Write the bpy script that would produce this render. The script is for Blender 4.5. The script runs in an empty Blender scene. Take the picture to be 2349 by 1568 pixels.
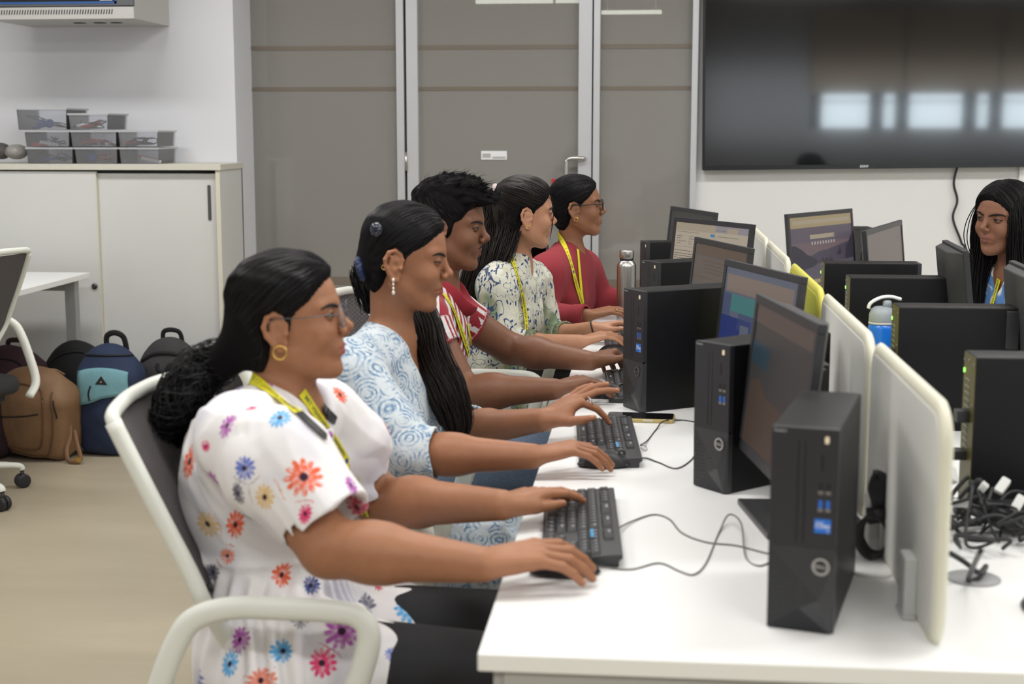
import bpy, math, random
import numpy as np
from mathutils import Vector, Matrix, Euler
from mathutils.bvhtree import BVHTree
from mathutils import noise as mnoise

SC = bpy.context.scene
COL = SC.collection
R = math.radians

# ------------------------------------------------------------------ camera
CF = 3262.0                       # focal length in pixels of the 2349 px wide frame (50 mm)
CH = 1.445                        # camera height
YAW = math.atan(313 / CF)
PIT = math.atan(484 / CF)
cam_d = bpy.data.cameras.new('camera')
cam = bpy.data.objects.new('camera', cam_d)
COL.objects.link(cam)
cam.location = (0, 0, CH)
cam.rotation_euler = (math.pi / 2 - PIT, 0, YAW)
cam_d.sensor_width = 36.0
cam_d.lens = CF * 36.0 / 2349.0
cam_d.clip_start = 0.05
cam_d.dof.use_dof = True
cam_d.dof.focus_distance = 4.35
cam_d.dof.aperture_fstop = 4.5
SC.camera = cam

# ------------------------------------------------------------------ view, world, lights
SC.view_settings.view_transform = 'Standard'
SC.view_settings.look = 'None'
SC.view_settings.gamma = 1.0
SC.view_settings.use_curve_mapping = False
SC.view_settings.exposure = 0.0

wd = bpy.data.worlds.new('world')
SC.world = wd
wd.use_nodes = True
wd.node_tree.nodes['Background'].inputs[0].default_value = (0.85, 0.92, 1.0, 1)
wd.node_tree.nodes['Background'].inputs[1].default_value = 0.35


def area(name, loc, rot, sx, sy, power, col=(1, 1, 1)):
    l = bpy.data.lights.new(name, 'AREA')
    l.shape = 'RECTANGLE'
    l.size = sx
    l.size_y = sy
    l.energy = power
    l.color = col
    o = bpy.data.objects.new(name, l)
    COL.objects.link(o)
    o.location = loc
    o.rotation_euler = rot
    return o


CEIL = 3.0
LAMPS = [(-2.6, 5.2), (-0.6, 5.2), (1.4, 5.2), (3.4, 5.2), (-2.6, 2.6), (-0.6, 2.6), (1.4, 2.6), (3.4, 2.6),
         (-2.6, -0.2), (-0.6, -0.2), (1.4, -0.2), (3.4, -0.2)]
for i, (lx, ly) in enumerate(LAMPS):
    area('ceiling_lamp_light', (lx, ly, CEIL - 0.09), (0, 0, 0), 1.18, 0.28, 25.0, (1.0, 0.992, 0.98))
# daylight that enters through the windows behind the camera
area('window_daylight', (2.9, -2.85, 1.75), (R(-90), 0, 0), 4.6, 0.9, 50.0, (0.88, 0.95, 1.0))

cy_, sy_, cp_, sp_ = math.cos(YAW), math.sin(YAW), math.cos(PIT), math.sin(PIT)
_FW = np.array((-sy_ * cp_, cy_ * cp_, -sp_))
_RT = np.array((cy_, sy_, 0.0))
_UP = np.array((-sy_ * sp_, cy_ * sp_, cp_))


def ray(u, v):
    return _FW + (u - 1174.5) / CF * _RT - (v - 784) / CF * _UP


def at(u, v, Y=None, z=None, x=None):
    """the point of the room seen at pixel (u, v) on the plane y=Y, z=z or x=x"""
    d = ray(u, v)
    t = Y / d[1] if Y is not None else ((z - CH) / d[2] if z is not None else x / d[0])
    return np.array((t * d[0], t * d[1], CH + t * d[2]))


# ------------------------------------------------------------------ materials
_mats = {}


def mat(name, col=(0.5, 0.5, 0.5), rough=0.5, metal=0.0, spec=0.5, sheen=0.0, coat=0.0, emit=None, es=1.0,
        alpha=1.0, trans=0.0, ior=1.45, noise=None, bump=None, attr=None, sss=0.0):
    """noise=(scale, amount): slight value variation; bump=(scale, strength, detail); attr: colour attribute name"""
    if name in _mats:
        return _mats[name]
    m = bpy.data.materials.new(name)
    m.use_nodes = True
    nt = m.node_tree
    b = nt.nodes['Principled BSDF']
    b.inputs['Base Color'].default_value = (*col, 1)
    b.inputs['Roughness'].default_value = rough
    b.inputs['Metallic'].default_value = metal
    b.inputs['Specular IOR Level'].default_value = spec
    b.inputs['Sheen Weight'].default_value = sheen
    b.inputs['Coat Weight'].default_value = coat
    b.inputs['Coat Roughness'].default_value = 0.08
    b.inputs['Alpha'].default_value = alpha
    b.inputs['Transmission Weight'].default_value = trans
    b.inputs['IOR'].default_value = ior
    if sss:
        b.inputs['Subsurface Weight'].default_value = sss
        b.inputs['Subsurface Radius'].default_value = (1.0, 0.35, 0.2)
        b.inputs['Subsurface Scale'].default_value = 0.006
    if emit:
        b.inputs['Emission Color'].default_value = (*emit, 1)
        b.inputs['Emission Strength'].default_value = es
    tc = nt.nodes.new('ShaderNodeTexCoord')
    src = None
    if attr:
        a = nt.nodes.new('ShaderNodeAttribute')
        a.attribute_name = attr
        src = a.outputs['Color']
    if noise:
        n = nt.nodes.new('ShaderNodeTexNoise')
        n.inputs['Scale'].default_value = noise[0]
        n.inputs['Detail'].default_value = 5
        nt.links.new(tc.outputs['Object'], n.inputs['Vector'])
        mr = nt.nodes.new('ShaderNodeMapRange')
        mr.inputs['From Min'].default_value = 0.3
        mr.inputs['From Max'].default_value = 0.7
        mr.inputs['To Min'].default_value = 1 - noise[1]
        mr.inputs['To Max'].default_value = 1 + noise[1]
        nt.links.new(n.outputs['Fac'], mr.inputs['Value'])
        vm = nt.nodes.new('ShaderNodeVectorMath')
        vm.operation = 'SCALE'
        if src:
            nt.links.new(src, vm.inputs[0])
        else:
            vm.inputs[0].default_value = col
        nt.links.new(mr.outputs[0], vm.inputs['Scale'])
        src = vm.outputs[0]
    if src:
        nt.links.new(src, b.inputs['Base Color'])
    if bump:
        n = nt.nodes.new('ShaderNodeTexNoise')
        n.inputs['Scale'].default_value = bump[0]
        n.inputs['Detail'].default_value = bump[2] if len(bump) > 2 else 3
        nt.links.new(tc.outputs['Object'], n.inputs['Vector'])
        bn = nt.nodes.new('ShaderNodeBump')
        bn.inputs['Strength'].default_value = bump[1]
        bn.inputs['Distance'].default_value = 0.01
        nt.links.new(n.outputs['Fac'], bn.inputs['Height'])
        nt.links.new(bn.outputs[0], b.inputs['Normal'])
    _mats[name] = m
    return m


# ------------------------------------------------------------------ objects
def link(name, me, parent=None, mats=None, smooth=False):
    o = bpy.data.objects.new(name, me)
    COL.objects.link(o)
    if mats is not None:
        for m in (mats if isinstance(mats, (list, tuple)) else [mats]):
            me.materials.append(m)
    if parent is not None:
        o.parent = parent
        o.matrix_parent_inverse = Matrix()
    if smooth:
        me.polygons.foreach_set('use_smooth', [True] * len(me.polygons))
    return o


def empty(name, loc=(0, 0, 0), rz=0.0, rot=None):
    o = bpy.data.objects.new(name, None)
    o.empty_display_size = 0.05
    COL.objects.link(o)
    o.location = loc
    o.rotation_euler = rot if rot else (0, 0, rz)
    return o


def tag(o, label=None, cat=None, group=None, kind=None):
    if label:
        o['label'] = label
    if cat:
        o['category'] = cat
    if group:
        o['group'] = group
    if kind:
        o['kind'] = kind
    return o


def structure(o):
    o['kind'] = 'structure'
    return o


def copy_tree(o, parent=None):
    c = o.copy()
    COL.objects.link(c)
    c.parent = parent
    for ch in list(o.children):
        copy_tree(ch, c)
    return c


class MB:
    """collects shapes for ONE mesh"""

    def __init__(s):
        s.v, s.f, s.m, s.sm = [], [], [], []

    def add(s, vs, fs, mi=0, sm=False):
        o = len(s.v)
        s.v += [tuple(float(c) for c in p) for p in vs]
        s.f += [tuple(i + o for i in f) for f in fs]
        s.m += [mi] * len(fs)
        s.sm += [sm] * len(fs)
        return s

    def box(s, c, d, rot=None, mi=0):
        x, y, z = d[0] / 2, d[1] / 2, d[2] / 2
        vs = [Vector((a * x, b * y, e * z)) for a in (-1, 1) for b in (-1, 1) for e in (-1, 1)]
        if rot is not None:
            M = rot if isinstance(rot, Matrix) else Euler(rot).to_matrix()
            vs = [M @ p for p in vs]
        vs = [p + Vector(c) for p in vs]
        return s.add(vs, [(0, 1, 3, 2), (4, 6, 7, 5), (0, 4, 5, 1), (2, 3, 7, 6), (0, 2, 6, 4), (1, 5, 7, 3)], mi)

    def bb(s, x0, x1, y0, y1, z0, z1, mi=0):
        return s.box(((x0 + x1) / 2, (y0 + y1) / 2, (z0 + z1) / 2), (abs(x1 - x0), abs(y1 - y0), abs(z1 - z0)), None, mi)

    def rbox(s, c, d, r=0.01, rot=None, mi=0, n=3, axis=2):
        """box with its edges around AXIS rounded by r (an extruded rounded rectangle)"""
        ax = [0, 1, 2]
        ax.remove(axis)
        a, b = d[ax[0]] / 2, d[ax[1]] / 2
        r = min(r, a * .999, b * .999)
        pr = []
        for (sa, sb, t0) in ((1, 1, 0), (-1, 1, 90), (-1, -1, 180), (1, -1, 270)):
            for k in range(n + 1):
                t = R(t0 + 90 * k / n)
                pr.append((sa * (a - r) + r * math.cos(t), sb * (b - r) + r * math.sin(t)))
        return s.prism(pr, d[axis], c, rot, mi, axis, sm=False)

    def prism(s, pr, h, c=(0, 0, 0), rot=None, mi=0, axis=2, sm=False):
        ax = [0, 1, 2]
        ax.remove(axis)
        n = len(pr)
        vs = []
        for e in (-h / 2, h / 2):
            for p in pr:
                q = [0, 0, 0]
                q[ax[0]], q[ax[1]], q[axis] = p[0], p[1], e
                vs.append(Vector(q))
        if rot is not None:
            M = rot if isinstance(rot, Matrix) else Euler(rot).to_matrix()
            vs = [M @ p for p in vs]
        vs = [p + Vector(c) for p in vs]
        s.add(vs, [tuple(range(n - 1, -1, -1)), tuple(range(n, 2 * n))] + [(i, (i + 1) % n, n + (i + 1) % n, n + i) for i in range(n)], mi, sm)
        return s

    def tube(s, path, r, n=8, mi=0, closed=False, flat=None):
        """round (or elliptic: flat=(ratio, normal)) tube along path; r number or list"""
        P = [Vector(p) for p in path]
        N = len(P)
        rs = [r] * N if not hasattr(r, '__len__') else list(r)
        vs, fs = [], []
        up = None
        for i, p in enumerate(P):
            a = P[(i - 1) % N] if (i or closed) else P[0]
            b = P[(i + 1) % N] if (i < N - 1 or closed) else P[-1]
            t = (b - a)
            if t.length < 1e-9:
                t = Vector((0, 0, 1))
            t.normalize()
            if flat:
                up = Vector(flat[1])
                up = (up - t * up.dot(t))
                up = up.normalized() if up.length > 1e-6 else t.orthogonal().normalized()
            elif up is None:
                up = t.orthogonal().normalized()
            else:
                up = up - t * up.dot(t)
                up = up.normalized() if up.length > 1e-6 else t.orthogonal().normalized()
            sd = t.cross(up)
            k = flat[0] if flat else 1.0
            for j in range(n):
                an = 2 * math.pi * j / n
                vs.append(p + sd * (math.cos(an) * rs[i]) + up * (math.sin(an) * rs[i] * k))
        M = N if closed else N - 1
        for i in range(M):
            for j in range(n):
                a, b = i * n + j, i * n + (j + 1) % n
                c, d = ((i + 1) % N) * n + (j + 1) % n, ((i + 1) % N) * n + j
                fs.append((a, b, c, d))
        if not closed:
            fs.append(tuple(range(n - 1, -1, -1)))
            fs.append(tuple((N - 1) * n + j for j in range(n)))
        return s.add(vs, fs, mi, True)

    def lathe(s, prof, c=(0, 0, 0), n=32, mi=0, rot=None, sm=True):
        vs, fs = [], []
        for (r, z) in prof:
            for j in range(n):
                a = 2 * math.pi * j / n
                vs.append(Vector((r * math.cos(a), r * math.sin(a), z)))
        if rot is not None:
            M = rot if isinstance(rot, Matrix) else Euler(rot).to_matrix()
            vs = [M @ p for p in vs]
        vs = [p + Vector(c) for p in vs]
        for i in range(len(prof) - 1):
            for j in range(n):
                fs.append((i * n + j, i * n + (j + 1) % n, (i + 1) * n + (j + 1) % n, (i + 1) * n + j))
        fs.append(tuple(range(n - 1, -1, -1)))
        fs.append(tuple((len(prof) - 1) * n + j for j in range(n)))
        return s.add(vs, fs, mi, sm)

    def sphere(s, c, r, n=12, mi=0, sc=(1, 1, 1)):
        vs, fs = [], []
        for i in range(n + 1):
            t = math.pi * i / n
            for j in range(2 * n):
                a = math.pi * j / n
                vs.append((c[0] + r * sc[0] * math.sin(t) * math.cos(a), c[1] + r * sc[1] * math.sin(t) * math.sin(a), c[2] + r * sc[2] * math.cos(t)))
        for i in range(n):
            for j in range(2 * n):
                fs.append((i * 2 * n + j, (i + 1) * 2 * n + j, (i + 1) * 2 * n + (j + 1) % (2 * n), i * 2 * n + (j + 1) % (2 * n)))
        return s.add(vs, fs, mi, True)

    def torus(s, c, Rr, r, rot=None, n=24, m=8, mi=0, sc=(1, 1)):
        M = Matrix.Identity(3) if rot is None else (rot if isinstance(rot, Matrix) else Euler(rot).to_matrix())
        p = [M @ Vector((Rr * sc[0] * math.cos(2 * math.pi * i / n), Rr * sc[1] * math.sin(2 * math.pi * i / n), 0)) + Vector(c) for i in range(n)]
        return s.tube(p, r, m, mi, closed=True)

    def ribbon(s, pts, sides, w, th=0.0012, nrm=None, mi=0):
        """flat strip: pts centres, sides unit side vectors, nrm unit normals"""
        vs, fs = [], []
        for i, p in enumerate(pts):
            p, sd = Vector(p), Vector(sides[i])
            nn = Vector(nrm[i])
            ww = w[i] if hasattr(w, '__len__') else w
            vs += [p - sd * ww / 2, p + sd * ww / 2, p + sd * ww / 2 + nn * th, p - sd * ww / 2 + nn * th]
        for i in range(len(pts) - 1):
            for j in range(4):
                a, b = i * 4 + j, i * 4 + (j + 1) % 4
                fs.append((a, b, b + 4, a + 4))
        fs += [(3, 2, 1, 0), tuple((len(pts) - 1) * 4 + j for j in range(4))]
        return s.add(vs, fs, mi, False)

    def build(s, name, mats, parent=None, bevel=0, seg=2, smooth=None):
        used = sorted({i for f in s.f for i in f})
        if len(used) < len(s.v):
            rm = {j: i for i, j in enumerate(used)}
            s.v = [s.v[j] for j in used]
            s.f = [tuple(rm[i] for i in f) for f in s.f]
        me = bpy.data.meshes.new(name)
        me.from_pydata(s.v, [], s.f)
        me.polygons.foreach_set('material_index', s.m)
        me.polygons.foreach_set('use_smooth', [True] * len(s.f) if smooth else s.sm)
        me.update()
        o = link(name, me, parent, mats)
        if bevel:
            b = o.modifiers.new('bevel', 'BEVEL')
            b.width = bevel
            b.segments = seg
            b.limit_method = 'ANGLE'
            b.angle_limit = R(50)
            me.polygons.foreach_set('use_smooth', [True] * len(s.f))
            try:
                b.harden_normals = True
            except Exception:
                pass
        return o


def text_mb(body, size, depth=0.0006, bold=0.0, space=1.0):
    """(verts, faces) of extruded lettering, lying in XY, centred on its middle"""
    cu = bpy.data.curves.new('t', 'FONT')
    cu.body = body
    cu.size = size
    cu.extrude = depth / 2
    cu.offset = bold
    cu.resolution_u = 2
    cu.space_character = space
    cu.align_x = 'CENTER'
    cu.align_y = 'CENTER'
    o = bpy.data.objects.new('t', cu)
    COL.objects.link(o)
    dg = bpy.context.evaluated_depsgraph_get()
    dg.update()
    me = bpy.data.meshes.new_from_object(o.evaluated_get(dg))
    vs = [tuple(v.co) for v in me.vertices]
    fs = [tuple(p.vertices) for p in me.polygons]
    bpy.data.objects.remove(o)
    bpy.data.curves.remove(cu)
    bpy.data.meshes.remove(me)
    return vs, fs


def add_text(mb, body, size, M, mi=0, **k):
    vs, fs = text_mb(body, size, **k)
    mb.add([M @ Vector(v) for v in vs], fs, mi)
    return mb


def spline(pts, n=10, closed=False):
    """Catmull-Rom through pts"""
    P = [np.array(p, float) for p in pts]
    out = []
    N = len(P)
    for i in range(N - (0 if closed else 1)):
        p0 = P[i - 1] if (i > 0 or closed) else 2 * P[0] - P[1]
        p1, p2 = P[i], P[(i + 1) % N]
        p3 = P[(i + 2) % N] if (i + 2 < N or closed) else 2 * P[-1] - P[-2]
        for k in range(n):
            t = k / n
            out.append(0.5 * ((2 * p1) + (-p0 + p2) * t + (2 * p0 - 5 * p1 + 4 * p2 - p3) * t * t + (-p0 + 3 * p1 - 3 * p2 + p3) * t ** 3))
    if not closed:
        out.append(P[-1])
    return out

# ================================================================== THE ROOM
YW = 7.25      # plane of the glass partition and of the wall with the television
YC = 6.94      # plane of the wall behind the cabinet
m_wall = mat('wall_paint', (0.76, 0.76, 0.755), 0.65, noise=(3.0, 0.012), bump=(220, 0.04))
m_wallb = mat('wall_paint_cool', (0.71, 0.715, 0.75), 0.62, noise=(2.0, 0.012), bump=(220, 0.04))
m_ceil = mat('ceiling_paint', (0.82, 0.82, 0.81), 0.9)
m_alu = mat('frame_aluminium', (0.56, 0.57, 0.59), 0.38, metal=0.35, noise=(6, 0.02))
m_gap = mat('dark_gap', (0.03, 0.03, 0.035), 0.7)
m_white = mat('white_laminate', (0.80, 0.80, 0.79), 0.42, noise=(9, 0.006))
m_chrome = mat('brushed_steel', (0.55, 0.54, 0.52), 0.28, metal=1.0)
m_blk = mat('black_plastic', (0.018, 0.018, 0.020), 0.42)
m_blkm = mat('black_matt', (0.012, 0.012, 0.013), 0.7)
m_print = mat('white_print', (0.75, 0.76, 0.78), 0.5)

# floor: pale beige vinyl sheet with a soft marbled grain
m_floor = mat('floor_vinyl', (0.47, 0.405, 0.295), 0.36, spec=0.4)
nt = m_floor.node_tree
bs = nt.nodes['Principled BSDF']
tc = nt.nodes.new('ShaderNodeTexCoord')
mp = nt.nodes.new('ShaderNodeMapping')
mp.inputs['Scale'].default_value = (0.8, 3.5, 1)
n1 = nt.nodes.new('ShaderNodeTexNoise')
n1.inputs['Scale'].default_value = 2.2
n1.inputs['Detail'].default_value = 8
n1.inputs['Roughness'].default_value = 0.62
cr = nt.nodes.new('ShaderNodeValToRGB')
cr.color_ramp.elements[0].position = 0.36
cr.color_ramp.elements[0].color = (0.395, 0.342, 0.248, 1)
cr.color_ramp.elements[1].position = 0.62
cr.color_ramp.elements[1].color = (0.425, 0.370, 0.272, 1)
nt.links.new(tc.outputs['Object'], mp.inputs['Vector'])
nt.links.new(mp.outputs[0], n1.inputs['Vector'])
nt.links.new(n1.outputs['Fac'], cr.inputs['Fac'])
nt.links.new(cr.outputs['Color'], bs.inputs['Base Color'])

structure(MB().bb(-5, 5.2, -3.2, 10.4, -0.1, 0.0).build('floor', m_floor))
structure(MB().bb(-5, 5.2, -3.2, 10.4, CEIL, CEIL + 0.1).build('ceiling', m_ceil))
structure(MB().bb(-5.1, -5.0, -3.2, 10.4, 0, CEIL).build('wall_left', m_wallb))
structure(MB().bb(5.2, 5.3, -3.2, 10.4, 0, CEIL).build('wall_right', m_wall))
structure(MB().bb(-5, -2.035, YC, YW + 0.1, 0, CEIL).build('wall_front_left', m_wallb))
XR = at(1598, 200, Y=YW)[0]
structure(MB().bb(XR, 5.2, YW, YW + 0.15, 0, CEIL).build('wall_front_right', m_wall))
m_corr = mat('corridor_paint', (0.50, 0.47, 0.42), 0.8)
structure(MB().bb(-5, 5.2, 10.3, 10.4, 0, CEIL).build('wall_corridor', m_corr))

# wall behind the camera: plain wall, a band of windows and brown roller blinds over it
m_rear = mat('rear_paint', (0.42, 0.42, 0.43), 0.8)
mb = MB()
mb.bb(-5, 1.9, -3.2, -3.1, 0, CEIL)
mb.bb(1.9, 5.2, -3.2, -3.1, 0, 1.48)
mb.bb(1.9, 5.2, -3.2, -3.1, 1.88, CEIL)
structure(mb.build('wall_rear', m_rear))
m_day = mat('daylight_pane', (0.7, 0.8, 0.85), 0.4, emit=(0.80, 0.92, 1.0), es=9.0)
m_wfr = mat('window_frame_grey', (0.16, 0.18, 0.2), 0.5)
m_blind = mat('roller_blind_brown', (0.42, 0.34, 0.26), 0.9, bump=(300, 0.1))
for i, (a, b) in enumerate([(2.0, 2.62), (2.72, 2.92), (3.02, 3.7), (3.8, 4.0), (4.1, 5.1)]):
    w = structure(empty('window_%d' % (i + 3), ((a + b) / 2, -3.12, 1.48)))
    MB().bb(-(b - a) / 2, (b - a) / 2, -0.01, 0.01, 0, 0.40).build('window_pane', m_day, w)
    f = MB()
    for s in (-1, 1):
        f.bb(s * (b - a) / 2 - 0.03, s * (b - a) / 2 + 0.03, -0.03, 0.05, 0, 0.40)
    f.bb(-(b - a) / 2, (b - a) / 2, -0.01, 0.035, 0.30, 0.315)
    f.build('window_frame', m_wfr, w)
bl = MB()
for k in range(3):
    bl.bb(1.9 + k * 1.1, 1.9 + k * 1.1 + 1.06, -3.06, -3.05, 1.9, 2.85)
structure(bl.build('trim_1', m_blind))

# lamps under the ceiling
m_lampb = mat('lamp_body', (0.8, 0.8, 0.8), 0.5)
m_lampd = mat('lamp_diffuser', (0.9, 0.9, 0.9), 0.5, emit=(1, 0.98, 0.94), es=3.0)
l0 = None
for i, (lx, ly) in enumerate(LAMPS):
    l = tag(empty('ceiling_lamp', (lx, ly, CEIL)), 'long flat white lamp under the ceiling', 'lamp', 'ceiling lamps in two rows')
    MB().bb(-0.6, 0.6, -0.15, 0.15, -0.07, 0).build('housing', m_lampb, l)
    MB().bb(-0.58, 0.58, -0.13, 0.13, -0.078, -0.07).build('diffuser', m_lampd, l)

# ------------------------------------------------------------------ glass partition
m_film = bpy.data.materials.new('frosted_film')
m_film.use_nodes = True
nt = m_film.node_tree
for n in list(nt.nodes):
    nt.nodes.remove(n)
out = nt.nodes.new('ShaderNodeOutputMaterial')
di = nt.nodes.new('ShaderNodeBsdfDiffuse')
di.inputs['Color'].default_value = (0.355, 0.340, 0.315, 1)
tr = nt.nodes.new('ShaderNodeBsdfTransparent')
tr.inputs['Color'].default_value = (0.92, 0.95, 0.95, 1)
gl = nt.nodes.new('ShaderNodeBsdfGlossy')
gl.inputs['Roughness'].default_value = 0.035
gl.inputs['Color'].default_value = (0.9, 0.95, 1.0, 1)
fr = nt.nodes.new('ShaderNodeFresnel')
fr.inputs['IOR'].default_value = 1.6
mx1 = nt.nodes.new('ShaderNodeMixShader')
mx1.inputs[0].default_value = 0.30
mx2 = nt.nodes.new('ShaderNodeMixShader')
nt.links.new(di.outputs[0], mx1.inputs[1])
nt.links.new(tr.outputs[0], mx1.inputs[2])
nt.links.new(fr.outputs[0], mx2.inputs[0])
nt.links.new(mx1.outputs[0], mx2.inputs[1])
nt.links.new(gl.outputs[0], mx2.inputs[2])
nt.links.new(mx2.outputs[0], out.inputs['Surface'])
m_band = mat('film_band_brown', (0.185, 0.155, 0.125), 0.3)
m_red = mat('sticker_red', (0.55, 0.03, 0.03), 0.4)
m_stick = mat('sticker_white', (0.82, 0.83, 0.85), 0.4)


def wx(u):
    return float(at(u, 300, Y=YW)[0])


def wz(v):
    return float(at(1174, v, Y=YW)[2])


def pane(root, ox, x0, x1, y=0.0, bands=True):
    MB().bb(x0 - ox, x1 - ox, y - 0.005, y + 0.005, 0.06, 2.9).build('glass_pane', m_film, root)
    if bands:
        for v, th in ((108, 0.022), (203, 0.02), (647, 0.04)):
            MB().bb(x0 - ox, x1 - ox, y - 0.0075, y - 0.0055, wz(v) - th / 2, wz(v) + th / 2).build('film_band', m_band, root)


def vpost(root, ox, u0, u1, y0=-0.05, y1=0.05, name='frame_post', m=None):
    MB().bb(wx(u0) - ox, wx(u1) - ox, y0, y1, 0, 2.98).build(name, m or m_alu, root, bevel=0.002)


w1 = structure(empty('window_1', (wx(740), YW, 0)))
ox = wx(740)
vpost(w1, ox, 566, 578)
pane(w1, ox, wx(578), wx(914))
vpost(w1, ox, 914, 931)
d1 = structure(empty('door_1', (wx(1140), YW, 0)))
ox = wx(1140)
MB().bb(wx(931) - ox, wx(936) - ox, 0, 0.04, 0, 2.98).build('frame_gap', m_gap, d1)
vpost(d1, ox, 936, 962, -0.04, 0.04, 'door_stile')
pane(d1, ox, wx(962), wx(1327))
vpost(d1, ox, 1327, 1358, -0.04, 0.04, 'door_stile')
MB().bb(wx(1358) - ox, wx(1361) - ox, 0, 0.04, 0, 2.98).build('frame_gap', m_gap, d1)
MB().bb(wx(962) - ox, wx(1327) - ox, -0.04, 0.04, 0.0, 0.10).build('bottom_rail', m_alu, d1)
# D shaped pull handle, hinge, keyhole, stickers
hz = wz(362)
hx0, hx1 = wx(1341) - ox, wx(1301) - ox
hp = spline([(hx0, -0.03, hz), (hx0, -0.06, hz), (hx0 - 0.01, -0.072, hz), (hx1 + 0.03, -0.075, hz), (hx1 + 0.005, -0.075, hz - 0.01), (hx1, -0.075, hz - 0.035), (hx1, -0.075, hz - 0.25), (hx1 + 0.01, -0.075, hz - 0.275), (hx0 - 0.01, -0.072, hz - 0.285), (hx0, -0.06, hz - 0.285), (hx0, -0.03, hz - 0.285)], 5)
MB().tube(hp, 0.0115, 12).build('door_handle', m_chrome, d1)
MB().tube([(wx(934) - ox, -0.045, wz(392)), (wx(934) - ox, -0.045, wz(348))], 0.008, 10).build('hinge', m_chrome, d1)
MB().lathe([(0.016, 0), (0.016, 0.012), (0.012, 0.014)], (wx(1345) - ox, -0.04, wz(572)), 20, rot=(R(90), 0, 0)).build('keyhole', m_chrome, d1)
MB().bb(wx(1104) - ox, wx(1163) - ox, -0.009, -0.006, wz(366), wz(346)).build('door_sticker', m_stick, d1)
mb = MB().bb(wx(1107) - ox, wx(1126) - ox, -0.0095, -0.009, wz(362), wz(352))
mb.bb(wx(1130) - ox, wx(1160) - ox, -0.0095, -0.009, wz(364), wz(359)).build('sticker_print', mat('sticker_grey', (0.45, 0.43, 0.42), 0.5), d1)
MB().bb(wx(1266) - ox, wx(1286) - ox, -0.009, -0.006, wz(431), wz(410)).build('door_sticker', m_red, d1)
mb = MB()
add_text(mb, 'x', 0.03, Matrix.Translation((wx(1276) - ox, -0.0095, wz(421))) @ Matrix.Rotation(R(90), 4, 'X'))
mb.build('sticker_print', m_print, d1)
w2 = structure(empty('window_2', (wx(1480), YW, 0)))
ox = wx(1480)
vpost(w2, ox, 1361, 1376)
pane(w2, ox, wx(1376), wx(1584))
vpost(w2, ox, 1584, 1598)
structure(MB().bb(wx(566), wx(1598), YW - 0.06, YW + 0.06, 2.9, 3.0).build('trim_2', m_alu))

# corridor lamps and a coat rack seen dimly through the film
m_lin = mat('linear_lamp', (1, 1, 1), 0.5, emit=(1, 0.97, 0.85), es=6.0)
for (u0, u1, v, nm) in ((1092, 1330, 3, 'thin linear lamp in the corridor behind the glass door'), (1380, 1518, 28, 'short linear lamp in the corridor behind the narrow glass pane')):
    a, b = at(u0, v, Y=8.4), at(u1, v, Y=8.4)
    c_ = (a + b) / 2
    ll = tag(empty('linear_lamp', tuple(c_)), nm, 'lamp')
    MB().box((0, 0, 0), (b[0] - a[0], 0.05, 0.02)).build('light_bar', m_lin, ll)
    for sg in (-1, 1):
        MB().tube([(sg * (b[0] - a[0]) * .4, 0, 0), (sg * (b[0] - a[0]) * .4, 0, CEIL - c_[2])], 0.002, 5).build('suspension_wire', m_alu, ll)
m_cdr = mat('jacket_cloth', (0.05, 0.065, 0.08), 0.9)
a = at(1190, 320, Y=8.0)


def lump(c, d, seed, n=10):
    mb = MB().sphere((0, 0, 0), 1, n)
    random.seed(seed)
    mb.v = [(c[0] + x * d[0] * (1 + .15 * mnoise.noise(Vector((x * 2 + seed, y * 2, z * 2)))), c[1] + y * d[1], c[2] + z * d[2] * (1 + .1 * mnoise.noise(Vector((z * 3, x * 2, seed))))) for x, y, z in mb.v]
    return mb


tag(lump(at(1175, 310, Y=7.75), (0.12, 0.1, 0.25), 3).build('hanging_jacket', m_cdr), 'dark jacket hanging in the corridor behind the glass door', 'jacket')
tag(lump(at(1270, 290, Y=7.85), (0.07, 0.06, 0.22), 8).tube([tuple(at(1270, 290, Y=7.85)), (at(1270, 290, Y=7.85)[0], 7.88, CEIL)], .006, 6).build('hanging_jacket', mat('jacket_blue', (0.06, 0.09, 0.13), 0.9)), 'blue jacket hanging near the handle behind the glass door', 'jacket')
tag(lump(at(1170, 400, Y=7.62), (0.06, 0.06, 0.10), 5).tube([tuple(at(1170, 400, Y=7.62)), (at(1170, 400, Y=7.62)[0], 7.70, 2.1), (at(1170, 400, Y=7.62)[0], 7.96, 2.1)], .006, 6).build('red_bag', mat('bag_red', (0.45, 0.08, 0.08), 0.8)), 'blurred red bag hanging behind the glass door', 'bag')
tag(MB().bb(wx(1165), wx(1460), 7.96, 7.98, 0.0, 1.78).build('notice_board', mat('board_grey', (0.52, 0.53, 0.53), 0.6)), 'pale notice board in the corridor behind the glass', 'board')

# ------------------------------------------------------------------ television
a, b = at(1611, 386, Y=YW - 0.075), at(2362, 378, Y=YW - 0.075)
tvw = float(b[0] - a[0])
tvh = tvw * 0.575
tv = tag(empty('television', (float(a[0]) + tvw / 2, YW, float(a[2])), 0, rot=(0, R(-0.75), 0)), 'very large black flat television on the white wall above the desks', 'television')
m_tvs = mat('tv_screen', (0.006, 0.006, 0.007), 0.045, spec=0.75, coat=0.6)
MB().rbox((0, -0.045, tvh / 2), (tvw, 0.055, tvh), 0.006, axis=1).build('frame', mat('tv_frame', (0.01, 0.01, 0.012), 0.3), tv, bevel=0.002)
MB().bb(-tvw / 2 + 0.012, tvw / 2 - 0.012, -0.0745, -0.0728, 0.022, tvh - 0.012).build('screen', m_tvs, tv)
MB().bb(-0.3, 0.3, -0.018, 0, 0.25, 0.7).build('wall_bracket', m_blkm, tv)
mb = MB()
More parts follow.
